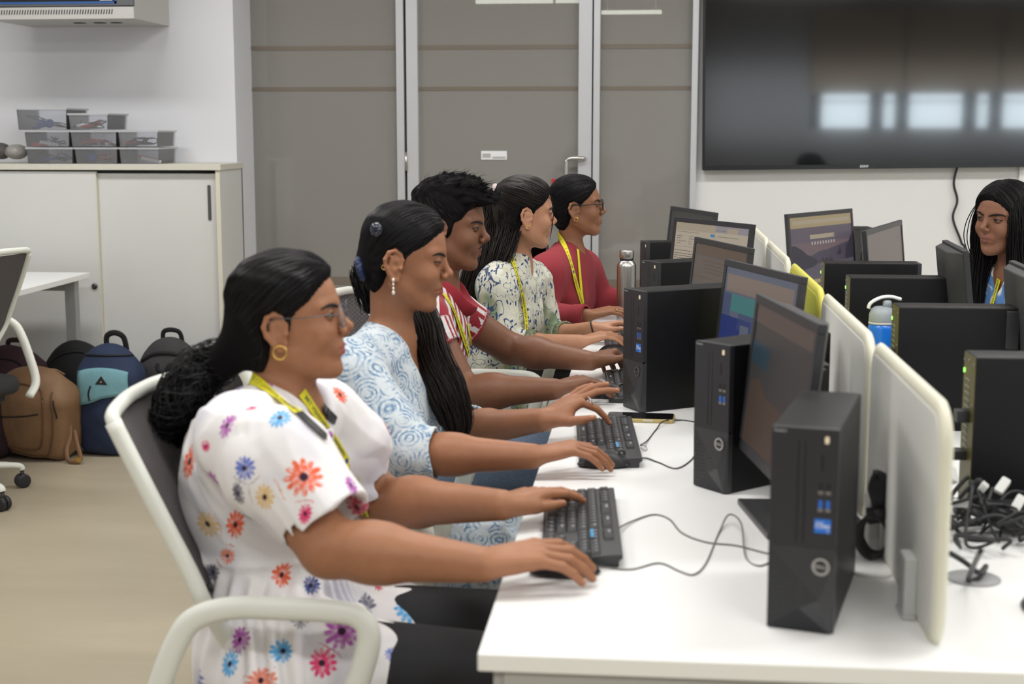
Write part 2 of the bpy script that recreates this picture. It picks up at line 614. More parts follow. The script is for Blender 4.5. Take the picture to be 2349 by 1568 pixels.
add_text(mb, 'SONY', 0.0155, Matrix.Translation((-0.01 - tvw / 2 + 0.80, -0.0732, 0.0115)) @ Matrix.Rotation(R(90), 4, 'X'), bold=0.0004)
mb.build('brand_lettering', m_print, tv)
p = [at(2197, 378, Y=YW - 0.02), at(2188, 420, Y=YW - 0.02), at(2196, 460, Y=YW - 0.02), at(2186, 500, Y=YW - 0.02), at(2205, 555, Y=YW - 0.02), at(2215, 600, Y=YW - 0.02), at(2216, 900, Y=YW - 0.02)]
tag(MB().tube(spline(p, 8), 0.006, 8).build('power_cable', m_blk), 'black cable hanging down the wall under the television', 'cable')
# slim cable duct on the wall right of it
structure(MB().bb(at(2337, 400, Y=YW - .01)[0], at(2352, 400, Y=YW - .01)[0], YW - 0.02, YW, 0, CEIL).build('trim_3', m_wall))

# ------------------------------------------------------------------ sliding door cabinet
m_cab = mat('cabinet_laminate', (0.64, 0.64, 0.62), 0.45, noise=(5, 0.01))
m_edge = mat('cabinet_edge', (0.66, 0.63, 0.52), 0.5)
CY = 6.56
cx1 = float(at(504, 400, Y=CY)[0])
cx0 = -3.65
ctop = float(at(250, 376, Y=CY)[2])
cb = tag(empty('cabinet', ((cx0 + cx1) / 2, (CY + YC) / 2, 0)), 'long low off-white cabinet with two sliding doors under the plastic boxes', 'cabinet')
ox, oy = (cx0 + cx1) / 2, (CY + YC) / 2
mb = MB()
mb.bb(cx0 - ox, cx0 + 0.02 - ox, CY - oy, YC - 0.005 - oy, 0.0, ctop - 0.028)
mb.bb(cx1 - 0.02 - ox, cx1 - ox, CY - oy, YC - 0.005 - oy, 0.0, ctop - 0.028)
mb.bb(cx0 - ox, cx1 - ox, YC - 0.02 - oy, YC - 0.005 - oy, 0.0, ctop - 0.028)
mb.bb(cx0 + .02 - ox, cx1 - .02 - ox, CY + 0.03 - oy, YC - 0.02 - oy, 0.0, 0.06)
mb.build('carcass', m_cab, cb)
MB().bb(cx1 - 0.0205 - ox, cx1 - ox, CY - 0.002 - oy, CY - oy, 0, ctop - 0.028).build('edge_strip', m_edge, cb)
MB().bb(cx0 - 0.01 - ox, cx1 + 0.008 - ox, CY - 0.012 - oy, YC - 0.005 - oy, ctop - 0.028, ctop).build('top_board', mat('cabinet_top', (0.62, 0.60, 0.52), 0.5), cb, bevel=0.002)
xs = float(at(222, 500, Y=CY)[0])
dl = MB().bb(cx0 + 0.025 - ox, xs + 0.0 - ox, CY + 0.004 - oy, CY + 0.02 - oy, 0.065, ctop - 0.036).build('sliding_door', m_cab, cb, bevel=0.001)
dr = MB().bb(xs - 0.02 - ox, cx1 - 0.022 - ox, CY + 0.026 - oy, CY + 0.042 - oy, 0.065, ctop - 0.045).build('sliding_door', m_cab, cb, bevel=0.001)
q = at(477, 465, Y=CY)
MB().rbox((q[0] - ox, CY + 0.024 - oy, q[2]), (0.014, 0.006, 0.165), 0.004, axis=1).build('handle', mat('grip_grey', (0.10, 0.10, 0.10), 0.4, metal=0.4), dr)
q = at(217, 656, Y=CY)
MB().lathe([(0.014, 0), (0.014, 0.008), (0.006, 0.009)], (q[0] - ox, CY + 0.004 - oy, q[2]), 20, rot=(R(90), 0, 0)).build('lock', mat('lock_steel', (0.12, 0.12, 0.12), 0.25, metal=0.9), dl)
MB().bb(xs - 0.003 - ox, xs + 0.003 - ox, CY + 0.003 - oy, CY + 0.022 - oy, 0.065, ctop - 0.036).build('door_edge', m_edge, dl)

# ------------------------------------------------------------------ wall mounted network rack
ry = 6.46
rx1 = float(at(308, 20, Y=ry)[0])
rz0 = float(at(308, 43, Y=ry)[2])
rk = tag(empty('network_cabinet', (rx1 - 0.35, YC, rz0)), 'grey steel network cabinet hung high on the wall above the plastic boxes', 'cabinet')
m_rk = mat('rack_grey', (0.50, 0.49, 0.47), 0.5)
m_rkd = mat('rack_dark', (0.11, 0.115, 0.125), 0.4)
D = YC - ry
MB().bb(-0.35, 0.35, -D + 0.01, -0.002, 0, 0.62).build('housing', m_rk, rk, bevel=0.003)
fr_ = MB()
zz = 0.058
fr_.bb(-0.35, 0.35, -D - 0.012, -D + 0.01, zz, 0.62)
fr_.build('door_frame', m_rkd, rk, bevel=0.003)
MB().bb(-0.35, 0.35, -D - 0.008, -D + 0.01, 0, zz - 0.004).build('vent_strip', m_rk, rk, bevel=0.002)
mb = MB()
for k in range(48):
    x = -0.36 + 0.04 + k * 0.0125
    mb.box((x - 0.02, -D - 0.0085, 0.032), (0.0042, 0.002, 0.022), (0, R(12), 0))
mb.build('vent_slot', m_blkm, rk)
MB().bb(-0.30, 0.262, -D - 0.0155, -D - 0.0125, 0.078, 0.6).build('door_glass', mat('rack_glass', (0.012, 0.013, 0.016), 0.1, coat=.5), rk)
mb = MB()
mb.bb(-0.31, 0.272, -D - 0.0145, -D - 0.0122, 0.068, 0.079)
mb.bb(0.262, 0.272, -D - 0.0145, -D - 0.0122, 0.068, 0.6)
mb.build('blue_seal', mat('seal_blue', (0.03, 0.10, 0.30), 0.5), rk)
MB().bb(0.195, 0.255, -D - 0.0165, -D - 0.0157, 0.082, 0.118).build('certificate_sticker', m_stick, rk)
mb = MB()
for k in range(5):
    mb.bb(0.199, 0.199 + 0.026, -D - 0.0168, -D - 0.0165, 0.087 + k * 0.006, 0.0885 + k * 0.006)
mb.torus((0.24, -D - 0.0167, 0.1), 0.009, 0.0012, (R(90), 0, 0))
add_text(mb, 'UL', 0.012, Matrix.Translation((0.24, -D - 0.0169, 0.1)) @ Matrix.Rotation(R(90), 4, 'X'))
mb.build('sticker_print', mat('print_grey', (0.2, 0.2, 0.22), 0.5), rk)
mb = MB()
for k in range(4):
    mb.box((0.305, -D - 0.0125, 0.10 + k * 0.022), (0.014, 0.002, 0.003), (0, R(-35), 0))
mb.build('door_slot', m_blkm, rk)
mb = MB()
for x, r in ((0.05, 0.03), (0.13, 0.028), (-0.05, 0.03)):
    mb.lathe([(r, 0), (r, 0.002)], (x + .05, -D + 0.22, -0.0018), 24)
mb.build('cable_hole', m_blkm, rk)

# ------------------------------------------------------------------ clear plastic boxes with electronics
m_clr = bpy.data.materials.new('clear_plastic')
m_clr.use_nodes = True
nt = m_clr.node_tree
for n in list(nt.nodes):
    nt.nodes.remove(n)
out = nt.nodes.new('ShaderNodeOutputMaterial')
di = nt.nodes.new('ShaderNodeBsdfDiffuse')
di.inputs['Color'].default_value = (0.85, 0.85, 0.88, 1)
tr = nt.nodes.new('ShaderNodeBsdfTransparent')
tr.inputs['Color'].default_value = (0.93, 0.94, 0.96, 1)
gl = nt.nodes.new('ShaderNodeBsdfGlossy')
gl.inputs['Roughness'].default_value = 0.15
fr = nt.nodes.new('ShaderNodeFresnel')
mx1 = nt.nodes.new('ShaderNodeMixShader')
mx1.inputs[0].default_value = 0.90
mx2 = nt.nodes.new('ShaderNodeMixShader')
nt.links.new(di.outputs[0], mx1.inputs[1])
nt.links.new(tr.outputs[0], mx1.inputs[2])
nt.links.new(fr.outputs[0], mx2.inputs[0])
nt.links.new(mx1.outputs[0], mx2.inputs[1])
nt.links.new(gl.outputs[0], mx2.inputs[2])
nt.links.new(mx2.outputs[0], out.inputs['Surface'])
PART_COL = [mat('wire_black', (0.02, 0.02, 0.025), 0.5), mat('part_red', (0.55, 0.06, 0.04), 0.5), mat('part_blue', (0.04, 0.10, 0.35), 0.5), mat('part_white', (0.75, 0.75, 0.75), 0.5), mat('part_dark', (0.05, 0.045, 0.06), 0.5)]
m_lid = mat('box_rim', (0.60, 0.61, 0.63), 0.35, alpha=0.7)


def plastic_box(x0, x1, z0, h, y0, label, seed, rows, d=0.26, flare=0.005):
    w = x1 - x0
    o = tag(empty('storage_box', ((x0 + x1) / 2, y0 + d / 2, z0)), label, 'box', 'clear plastic boxes of electronic parts')
    mb = MB()
    t = 0.002
    a, b = w / 2, d / 2
    f = flare
    # walls as a thin tapered tray
    def ring(s, z):
        return [(-(a - s), -(b - s), z), (a - s, -(b - s), z), (a - s, b - s, z), (-(a - s), b - s, z)]
    vs = ring(f, 0) + ring(0, h) + ring(t, h) + ring(f + t, t)
    fs = [(3, 2, 1, 0), (12, 13, 14, 15)]
    for k in range(3):
        for i in range(4):
            j = (i + 1) % 4
            fs.append((k * 4 + i, k * 4 + j, k * 4 + 4 + j, k * 4 + 4 + i))
    mb.add(vs, fs)
    mb.build('tray', m_clr, o)
    rm = MB()
    for i in range(2):
        s = -1 if i else 1
        rm.bb(-a - 0.004, a + 0.004, s * b - 0.004, s * b + 0.004, h - 0.008, h)
        rm.bb(s * a - 0.004, s * a + 0.004, -b, b, h - 0.008, h)
    rm.build('rim', m_lid, o)
    rnd = random.Random(seed)
    for (nm, col, kind, n) in rows:
        for _ in range(n):
            x = rnd.uniform(-a * .6, a * .6)
            y = rnd.uniform(-b * .8, -b * .2)
            if kind == 'wire':
                p = [(rnd.uniform(-a * .75, a * .75), rnd.uniform(-b * .75, -b * .2), rnd.uniform(0.01, h * .65)) for _k in range(4)]
                MB().tube(spline(p, 6), 0.0027, 5).build(nm, PART_COL[col], o)
            elif kind == 'board':
                MB().box((x, y, 0.012 + rnd.random() * 0.015), (0.09, 0.03, 0.014), (0, rnd.uniform(-.25, .25), rnd.uniform(-.3, .3))).build(nm, PART_COL[col], o)
            else:
                MB().lathe([(0.02, 0), (0.02, 0.018), (0.008, 0.02)], (x, y, 0.028), 14, rot=(R(80), 0, rnd.random())).build(nm, PART_COL[col], o)
    return o


yb = CY + 0.02
def bx_(u):
    return float(at(u, 340, Y=yb)[0])
h1 = 0.077
B = [  # x0,x1 (pixels at the front), layer z, height, label
    (60, 166, 0, h1, 'clear plastic box of blue and dark wires, bottom row next to the crumpled bag', [('wire', 0, 'wire', 4), ('circuit_part', 2, 'board', 2), ('circuit_part', 3, 'board', 1)]),
    (171, 268, 0, h1, 'clear plastic box holding a blue motor, middle of the bottom row', [('motor', 2, 'motor', 1), ('wire', 1, 'wire', 3), ('wire', 0, 'wire', 2)]),
    (273, 364, 0, h1, 'clear plastic box with one red strip and one white strip, bottom row end', [('circuit_part', 1, 'board', 1), ('circuit_part', 3, 'board', 1)]),
    (58, 160, 1, h1, 'clear plastic box with a white bar and brown card, left in the middle row', [('wire', 0, 'wire', 4), ('circuit_part', 3, 'board', 1), ('circuit_part', 1, 'board', 1)]),
    (163, 268, 1, h1, 'clear plastic box with a slanted white board, centre of the middle row', [('wire', 1, 'wire', 3), ('circuit_part', 3, 'board', 1), ('circuit_part', 4, 'board', 2)]),
    (272, 363, 1, h1, 'clear plastic box crammed with dark wires and a red bar, end of middle row', [('wire', 0, 'wire', 6), ('circuit_part', 1, 'board', 1), ('circuit_part', 4, 'board', 2)]),
    (160, 250, 2, h1, 'lower clear plastic box on the top row with a looping black wire', [('wire', 0, 'wire', 4), ('circuit_part', 1, 'board', 1), ('circuit_part', 3, 'board', 1)]),
    (42, 156, 2, 0.102, 'tallest clear plastic box, upper left of the stack with blue motors', [('motor', 2, 'motor', 2), ('wire', 0, 'wire', 2), ('circuit_part', 2, 'board', 1)]),
]
for i, (u0, u1, lay, hh, lb, rows) in enumerate(B):
    plastic_box(bx_(u0), bx_(u1), ctop + lay * (h1 + 0.003), hh, yb, lb, i + 3, rows)
# crumpled bag with leads left of the boxes
tag(lump(at(38, 348, Y=yb + .1) + np.array((0, 0, 0.0)), (0.055, 0.06, 0.036), 11).build('plastic_bag', mat('bag_film', (0.32, 0.30, 0.28), 0.4, bump=(30, 0.8))), 'crumpled clear bag of leads on the cabinet beside the boxes', 'bag')
tag(lump(at(2, 346, Y=yb + .1), (0.05, 0.05, 0.040), 14).build('plastic_bag', mat('bag_dark', (0.09, 0.08, 0.08), 0.6, bump=(40, 0.9))), 'dark bundle in a bag at the far end of the cabinet top', 'bag')

# ================================================================== DESK AND EQUIPMENT
TZ = 0.75
m_desk = mat('desk_laminate', (0.84, 0.84, 0.835), 0.30, spec=0.45)
m_dedge = mat('desk_edge', (0.78, 0.77, 0.71), 0.45)
m_leg = mat('desk_leg_grey', (0.36, 0.355, 0.34), 0.45, metal=0.2)
DX0, DX1, DY0, DY1 = -0.221, 1.02, 1.818, 6.15
dk = tag(empty('computer_desk', ((DX0 + DX1) / 2, (DY0 + DY1) / 2, 0)), 'long white desk that carries both rows of computers back to back', 'desk')
ox, oy = (DX0 + DX1) / 2, (DY0 + DY1) / 2
MB().bb(DX0 - ox, DX1 - ox, DY0 - oy, DY1 - oy, TZ - 0.025, TZ).build('tabletop', m_desk, dk, bevel=0.0015)
MB().bb(DX0 - ox + .001, DX1 - ox - .001, DY0 - oy - 0.0012, DY0 - oy + 0.001, TZ - 0.0235, TZ - 0.0015).build('edge_band', m_dedge, dk)
for yy in (DY0 + 0.03, 3.2, 4.6, DY1 - 0.06):
    mb = MB()
    for xx in (DX0 + 0.045, DX1 - 0.045):
        mb.bb(xx - ox - 0.025, xx - ox + 0.025, yy - oy - 0.02, yy - oy + 0.02, 0, TZ - 0.025)
    mb.bb(DX0 + 0.045 - ox, DX1 - 0.045 - ox, yy - oy - 0.02, yy - oy + 0.02, TZ - 0.075, TZ - 0.025)
    mb.build('leg_frame', m_leg, dk, bevel=0.002)
MB().bb(DX0 + 0.035 - ox, DX1 - 0.035 - ox, DY0 + 0.006 - oy, DY0 + 0.010 - oy, 0.02, TZ - 0.026).build('end_panel', mat('panel_grey', (0.36, 0.35, 0.315), 0.6), dk)

# ------------------------------------------------------------------ desk screens
m_scr = mat('screen_panel_white', (0.66, 0.66, 0.62), 0.6, bump=(350, 0.08))
m_screm = mat('screen_rim_cream', (0.72, 0.70, 0.57), 0.5)
m_yel = mat('screen_panel_yellow', (0.55, 0.56, 0.06), 0.55, bump=(350, 0.08))
m_yelr = mat('screen_rim_yellow', (0.66, 0.62, 0.10), 0.5)
m_bracket = mat('bracket_grey', (0.54, 0.55, 0.54), 0.45)


def desk_screen(y0, y1, m, mr, label):
    L, Hh, r = y1 - y0, 0.318, 0.045
    o = tag(empty('desk_screen', (0.40, (y0 + y1) / 2, TZ)), label, 'partition', 'low screens along the middle of the desk')
    MB().rbox((0, 0, Hh / 2 + 0.002), (0.020, L - 0.004, Hh - 0.004), r, axis=0, n=8).build('panel', m, o, bevel=0.004)
    a, b = L / 2, Hh / 2
    pts = []
    for (sa, sb, t0) in ((1, 1, 0), (-1, 1, 90), (-1, -1, 180), (1, -1, 270)):
        for k in range(9):
            t = R(t0 + 90 * k / 8)
            pts.append((0, sa * (a - r) + r * math.cos(t), Hh / 2 + 0.002 + sb * (b - r) + r * math.sin(t)))
    MB().tube(pts, 0.0165, 10, closed=True, flat=(0.55, (1, 0, 0))).build('rim', mr, o)
    pts2 = [(p[0], p[1] * 1.017, (p[2] - Hh / 2) * 1.025 + Hh / 2) for p in pts]
    MB().tube(pts2, 0.002, 6, closed=True).build('seam', mat('seam_cream', (0.45, 0.43, 0.33), 0.6), o)
    for s in (-1, 1):
        mb = MB().rbox((-0.019, s * (L / 2 - 0.13), 0.045), (0.018, 0.05, 0.09), 0.004, axis=1)
        mb.bb(-0.03, -0.01, s * (L / 2 - 0.13) - 0.03, s * (L / 2 - 0.13) + 0.03, 0.0005, 0.006)
        mb.build('bracket', m_bracket, o, bevel=0.002)
        MB().rbox((0, s * (L / 2 - 0.07), Hh + 0.0035), (0.008, 0.03, 0.002), 0.003).build('slot', mat('slot_grey', (0.3, 0.3, 0.27), .6), o)
    return o


desk_screen(1.905, 2.50, m_scr, m_screm, 'nearest white desk screen with a cream rim, beside the front computer')
desk_screen(2.565, 3.245, m_scr, m_screm, 'second white desk screen from the desk end, between it and the yellow one')
desk_screen(3.31, 3.985, m_yel, m_yelr, 'bright yellow desk screen with rounded corners')
desk_screen(4.11, 4.80, m_scr, m_screm, 'white desk screen just behind the yellow one')
desk_screen(4.87, 5.55, m_scr, m_screm, 'farthest white desk screen in the middle of the desk')

# ------------------------------------------------------------------ tower computers
m_case = mat('case_black', (0.007, 0.007, 0.008), 0.45, spec=.22, bump=(500, 0.05))
m_front = mat('front_black', (0.026, 0.026, 0.030), 0.40)
m_facet = mat('facet_grey', (0.040, 0.040, 0.043), 0.33)
m_dark = mat('recess_black', (0.008, 0.008, 0.012), 0.3)
m_usb = mat('usb_blue', (0.03, 0.13, 0.50), 0.4)
m_usbk = mat('usb_metal', (0.30, 0.29, 0.28), 0.35, metal=0.8)
m_intel = mat('sticker_blue', (0.02, 0.16, 0.62), 0.35)
m_logo = mat('logo_silver', (0.40, 0.40, 0.39), 0.35, metal=0.4)
m_logo2 = mat('logo_dim', (0.13, 0.12, 0.11), 0.4, metal=0.4)
# honeycomb relief on the lower facet
m_hex = mat('honeycomb_black', (0.020, 0.021, 0.022), 0.5)
nt = m_hex.node_tree
vo = nt.nodes.new('ShaderNodeTexVoronoi')
vo.feature = 'DISTANCE_TO_EDGE'
vo.inputs['Scale'].default_value = 130
vo.inputs['Randomness'].default_value = 0.25
tc = nt.nodes.new('ShaderNodeTexCoord')
bn = nt.nodes.new('ShaderNodeBump')
bn.inputs['Strength'].default_value = 0.9
bn.inputs['Distance'].default_value = 0.003
nt.links.new(tc.outputs['Object'], vo.inputs['Vector'])
nt.links.new(vo.outputs[0], bn.inputs['Height'])
nt.links.new(bn.outputs[0], nt.nodes['Principled BSDF'].inputs['Normal'])
m_back = mat('back_plate_olive', (0.075, 0.062, 0.012), 0.45, metal=0.3)
m_vent = mat('vent_metal', (0.30, 0.30, 0.27), 0.5, metal=0.3)
m_led = mat('led_green', (0.2, 0.7, 0.1), 0.4, emit=(0.35, 1.0, 0.15), es=1.6)
RX90 = Matrix.Rotation(R(90), 4, 'X')


def tower(loc, rz, label, W=0.093, D=0.293, Hh=0.29, logo=0, group='small black computers on the desk', back=False, side_grille=False):
    """front faces local -Y, origin at the middle of the front's bottom edge"""
    o = tag(empty('tower_computer', loc, rz), label, 'computer', group)
    h = W / 2
    MB().rbox((0, D / 2 + 0.006, Hh / 2), (W, D - 0.012, Hh), 0.004, axis=1).build('case', m_case, o, bevel=0.0015)
    X = lambda f: (f - 0.5) * W
    Z = lambda f: (1 - f) * Hh
    # front panel with its facets
    y1, y0 = 0.012, 0.0
    fb = Hh * 0.415
    mb = MB()
    mb.rbox((0, 0.006, (Hh + Z(0.585)) / 2), (W, 0.0125, Hh - Z(0.585)), 0.001, axis=1)
    P = dict(a=(X(0), y0, Z(.585)), b=(X(1), y0, Z(.60)), c=(X(1), y0 + .002, 0.001), d=(X(0), y0 + .002, 0.001), q=(X(.78), y0 - .009, Z(.83)), s=(X(.48), y0 - .003, Z(.885)), e=(X(.94), y0 - .004, 0.001),
             a2=(X(0), y1, Z(.585)), b2=(X(1), y1, Z(.585)), c2=(X(1), y1, 0.001), d2=(X(0), y1, 0.001), b1=(X(1), y0, Z(.585)))
    K = list(P)
    V = [P[k] for k in K]
    I = lambda *n: tuple(K.index(k) for k in n)
    mb.build('front_panel', m_front, o, bevel=0.0012)
    fc = MB()
    fc.add(V, [I('a', 'q', 'b'), I('b', 'q', 'e', 'c'), I('q', 's', 'e'), I('b', 'c', 'c2', 'b2'), I('d', 'd2', 'c2', 'c', 'e'), I('d2', 'a2', 'b2', 'c2'), I('a', 'b', 'b1')], 0)
    fc.build('front_facet', m_facet, o)
    MB().add(V, [I('a', 'd', 's', 'q'), I('a', 'a2', 'd2', 'd')], 0).build('honeycomb_facet', m_hex, o)
    MB().add(V, [I('d', 'e', 's')], 0).build('foot_recess', m_dark, o)
    e = -0.0004
    MB().bb(X(.40), X(.42), e, 0.0005, Z(.56), Z(.06)).bb(X(.50), X(.52), e, 0.0005, Z(.56), Z(.06)).build('panel_groove', m_dark, o)
    MB().rbox((X(.82), e, Z(.052)), (0.0055, 0.002, 0.010), 0.002, axis=1).build('power_button', mat('button_glow', (0.5, 0.42, 0.3), 0.4, emit=(1, .8, .55), es=0.35), o)
    MB().bb(X(.735), X(.79), e, 0.001, Z(.205), Z(.125)).build('card_slot', m_blkm, o)
    for k, (f0, f1, mm) in enumerate(((.26, .30, m_blkm), (.345, .385, m_usb))):
        for x in (.75, .86):
            u = MB().bb(X(x) - .0028, X(x) + .0028, e, 0.001, Z(f1), Z(f0))
            ob = u.build('usb_port', mm, o)
            MB().bb(X(x) - .0034, X(x) + .0034, e - .0002, 0.001, Z(f1 + .016), Z(f1)).build('port_rim', m_usbk, ob)
    if logo != 2:
        st = MB().bb(X(.67), X(.91), e, 0.001, Z(.505), Z(.437)).build('processor_sticker', m_intel, o)
        mb = MB()
        M0 = Matrix.Translation((X(.745), e - .0002, Z(.455))) @ RX90
        add_text(mb, 'intel', 0.0062, M0, depth=0.0002)
        add_text(mb, 'CORE', 0.0078, Matrix.Translation((X(.79), e - .0002, Z(.474))) @ RX90, depth=0.0002, bold=0.0001)
        add_text(mb, 'i5', 0.005, Matrix.Translation((X(.87), e - .0002, Z(.496))) @ RX90, depth=0.0002)
        mb.build('sticker_print', m_print, st)
    # round logo on the sloping facet
    lm = m_logo if logo != 1 else m_logo2
    lc = Vector((X(.79), -0.0045, Z(.668)))
    M = Matrix.Translation(lc) @ RX90 @ Matrix.Rotation(R(-4), 4, 'Y')
    lr = 0.0125
    mb = MB()
    n = 36
    vs, fs = [], []
    for i in range(n):
        t = 2 * math.pi * i / n
        for (rr, zz) in ((lr, 0.0), (lr, 0.001), (lr * .72, 0.001), (lr * .72, 0.0)):
            vs.append(M @ Vector((rr * math.cos(t), rr * math.sin(t), zz)))
    for i in range(n):
        j = (i + 1) % n
        for k in range(4):
            fs.append((i * 4 + k, j * 4 + k, j * 4 + (k + 1) % 4, i * 4 + (k + 1) % 4))
    mb.add(vs, fs)
    add_text(mb, 'D', 0.0068, M @ Matrix.Translation((-0.0058, 0, 0.0006)), depth=0.0012, bold=0.0003)
    add_text(mb, 'E', 0.0068, M @ Matrix.Translation((-0.0018, 0, 0.0006)) @ Matrix.Rotation(R(38), 4, 'Z'), depth=0.0012, bold=0.0003)
    add_text(mb, 'L', 0.0068, M @ Matrix.Translation((0.0025, 0, 0.0006)), depth=0.0012, bold=0.0003)
    add_text(mb, 'L', 0.0068, M @ Matrix.Translation((0.0063, 0, 0.0006)), depth=0.0012, bold=0.0003)
    mb.build('round_logo', lm, o)
    mb = MB()
    add_text(mb, 'Vostro', 0.0062, Matrix.Translation((X(.13), e - .0002, Z(.018))) @ RX90, depth=0.0002, bold=0.00012)
    mb.build('model_lettering', mat('lettering_grey', (0.35, 0.35, 0.36), 0.5), o)
    if back:
        bp = MB().bb(-h + .001, h - .001, D - .001, D + .0012, 0.002, Hh - .002).build('back_plate', m_back, o)
        mb = MB()
        for k in range(11):
            z = Hh - .05 - k * .0125
            mb.bb(-.010, .028, D + .001, D + .0024, z, z + .0018)
        mb.bb(.0, .0015, D + .001, D + .0024, Hh - .175, Hh - .045)
        mb.build('vent_grille', m_vent, bp)
        mb = MB()
        for x, z in ((-.038, Hh - .015), (.0, Hh - .012), (.038, Hh - .016), (-.04, Hh - .09), (.04, .02)):
            mb.lathe([(.0022, 0), (.0022, .002)], (x, D + .001, z), 10, rot=(R(-90), 0, 0))
        mb.build('screw', m_usbk, bp)
        MB().rbox((.036, D + .0018, Hh - .036), (.006, .003, .009), .003, axis=1).build('power_light', m_led, bp)
        MB().rbox((-.005, D + .012, Hh - .115), (.03, .024, .022), .003, axis=1).build('plug', m_blk, o)
        MB().rbox((.008, D + .018, Hh - .19), (.035, .036, .018), .003, axis=1).build('plug', m_blk, o)
    if side_grille:
        mb = MB()
        for r_ in range(16):
            for c_ in range(18):
                mb.bb(h, h + .0005, .10 + c_ * .0062 + (r_ % 2) * .003, .10 + c_ * .0062 + .004 + (r_ % 2) * .003, .14 + r_ * .005, .14 + r_ * .005 + .0025)
        mb.build('side_grille', mat('grille_dark', (0.035, 0.035, 0.035), 0.5), o)
    return o


def tower2(fl, fr, label, **k):
    """place by the front's bottom corners (seen from the front: left, right)"""
    a, b = np.array(fl), np.array(fr)
    c = (a + b) / 2
    d = b - a
    return tower((c[0], c[1], TZ + 0.001), math.atan2(d[1], d[0]), label, **k)


tower2((0.174, 1.958), (0.264, 1.936), 'front black computer nearest the desk end, wide silver ring logo and blue sticker', logo=0)
tower2((0.094, 2.768), (0.158, 2.700), 'second black computer, blue ports, standing left of the nearest monitor', logo=2)
tower2((-0.060, 3.572), (-0.010, 3.494), 'black computer in front of the steel bottle, side facing the phone', logo=1, Hh=0.303)
tower2((-0.020, 4.50), (0.030, 4.425), 'small black computer beside the striped shirt row, partly behind the document monitor', logo=1)
tower2((-0.030, 5.33), (-0.005, 5.243), 'farthest black computer on the near side, with a brown sheen on its front', logo=1)
for (xb, yn, lb) in ((0.592, 2.60, 'black computer with its back to the cable tangle, nearest of the far row'),
                     (0.582, 3.345, 'black computer directly behind the blue bottle, grille on its side'),
                     (0.563, 4.02, 'black computer with olive back plate under the mountain picture screen'),
                     (0.545, 4.46, 'black computer whose top edge shows just behind the olive backed one'),
                     ):
    # front faces +X
    tower((xb + 0.293, yn + 0.0465, TZ + 0.001), R(90), lb, back=True, logo=1, side_grille=(yn == 3.345), group='small black computers in the far row')

tower((0.912, 5.93, TZ + 0.001), R(4), 'dark computer between the two far screens that face the camera', logo=1, group='small black computers in the far row')

# ------------------------------------------------------------------ monitors
m_bez = mat('bezel_black', (0.030, 0.030, 0.034), 0.42)
m_shell = mat('shell_black', (0.045, 0.045, 0.047), 0.38)
m_scrg = {}


def lum(name, c, s=1.0):
    return mat('pix_' + name, (0.012, 0.012, 0.012), 0.35, spec=.25, emit=c, es=s * .82)


def monitor(fl, fr, label, content, Hh=0.30, ztop=1.13, tilt=6, base=True):
    """screen faces local -Y; fl / fr: x,y of its top corners seen from the front"""
    a, b = np.array(fl), np.array(fr)
    c, d = (a + b) / 2, b - a
    W = float(np.hypot(*d))
    rz = math.atan2(d[1], d[0])
    o = tag(empty('monitor', (c[0], c[1], TZ), rz), label, 'monitor', 'flat black monitors on the desk')
    T = Matrix.Translation((0, 0, ztop - TZ)) @ Matrix.Rotation(R(-tilt), 4, 'X').inverted()
    # panel hangs down from its top edge; leaning back, so the foot of the panel comes forward
    T = Matrix.Translation((0, 0, ztop - TZ)) @ Matrix.Rotation(R(-tilt), 4, 'X')
    bz = 0.017

    def put(mb, *a_, **k_):
        mb.v = [tuple(T @ Vector(v)) for v in mb.v]
        return mb.build(*a_, **k_)
    f = MB()
    f.bb(-W / 2, W / 2, 0, 0.015, -bz, 0)
    f.bb(-W / 2, W / 2, 0, 0.015, -Hh, -Hh + bz + .004)
    f.bb(-W / 2, -W / 2 + bz, 0, 0.015, -Hh + bz, -bz)
    f.bb(W / 2 - bz, W / 2, 0, 0.015, -Hh + bz, -bz)
    put(f, 'bezel', m_bez, o, bevel=0.0015)
    # back shell: bulging
    s = MB()
    pr = [(-W / 2 + .004, 0.0145), (W / 2 - .004, 0.0145), (W / 2 - .02, 0.022), (W * .28, 0.046), (-W * .28, 0.046), (-W / 2 + .02, 0.022)]
    s.prism(pr, Hh - .012, (0, 0, -Hh / 2), axis=2)
    put(s, 'back_shell', m_shell, o, bevel=0.006)
    # picture
    sw, sh = W - 2 * bz, Hh - 2 * bz - .004
    sc = put(MB().bb(-sw / 2, sw / 2, 0.003, 0.006, -bz - sh, -bz), 'screen', content[0], o)
    if len(content) > 1:
        layers = {}
        for it in content[1]:
            m_, x0, x1, y0, y1 = it[:5]
            dz = it[5] if len(it) > 5 else 0
            mb = layers.setdefault((m_.name, dz), (MB(), m_))[0]
            if len(it) > 6:     # polygon in picture coordinates
                pts = it[6]
                mb.add([((px - .5) * sw, 0.0026 - dz * .0003, -bz - py * sh) for px, py in pts], [tuple(range(len(pts)))])
            else:
                mb.add([((px - .5) * sw, 0.0026 - dz * .0003, -bz - py * sh) for px, py in ((x0, y1), (x1, y1), (x1, y0), (x0, y0))], [(0, 1, 2, 3)])
        for k_, (mb, m_) in layers.items():
            put(mb, 'picture', m_, sc)
    if base:
        n = MB().rbox((0, 0.065, 0.15), (0.06, 0.022, 0.28), 0.006)
        n.rbox((0, 0.05, 0.24), (0.09, 0.03, 0.09), 0.004, axis=1)
        n.build('stand_neck', m_blk, o, bevel=0.002)
        MB().prism([(-.12, -.06), (.12, -.06), (.10, .13), (-.10, .13)], 0.012, (0, 0.01, 0.0065)).build('stand_base', m_shell, o, bevel=0.003)
    return o


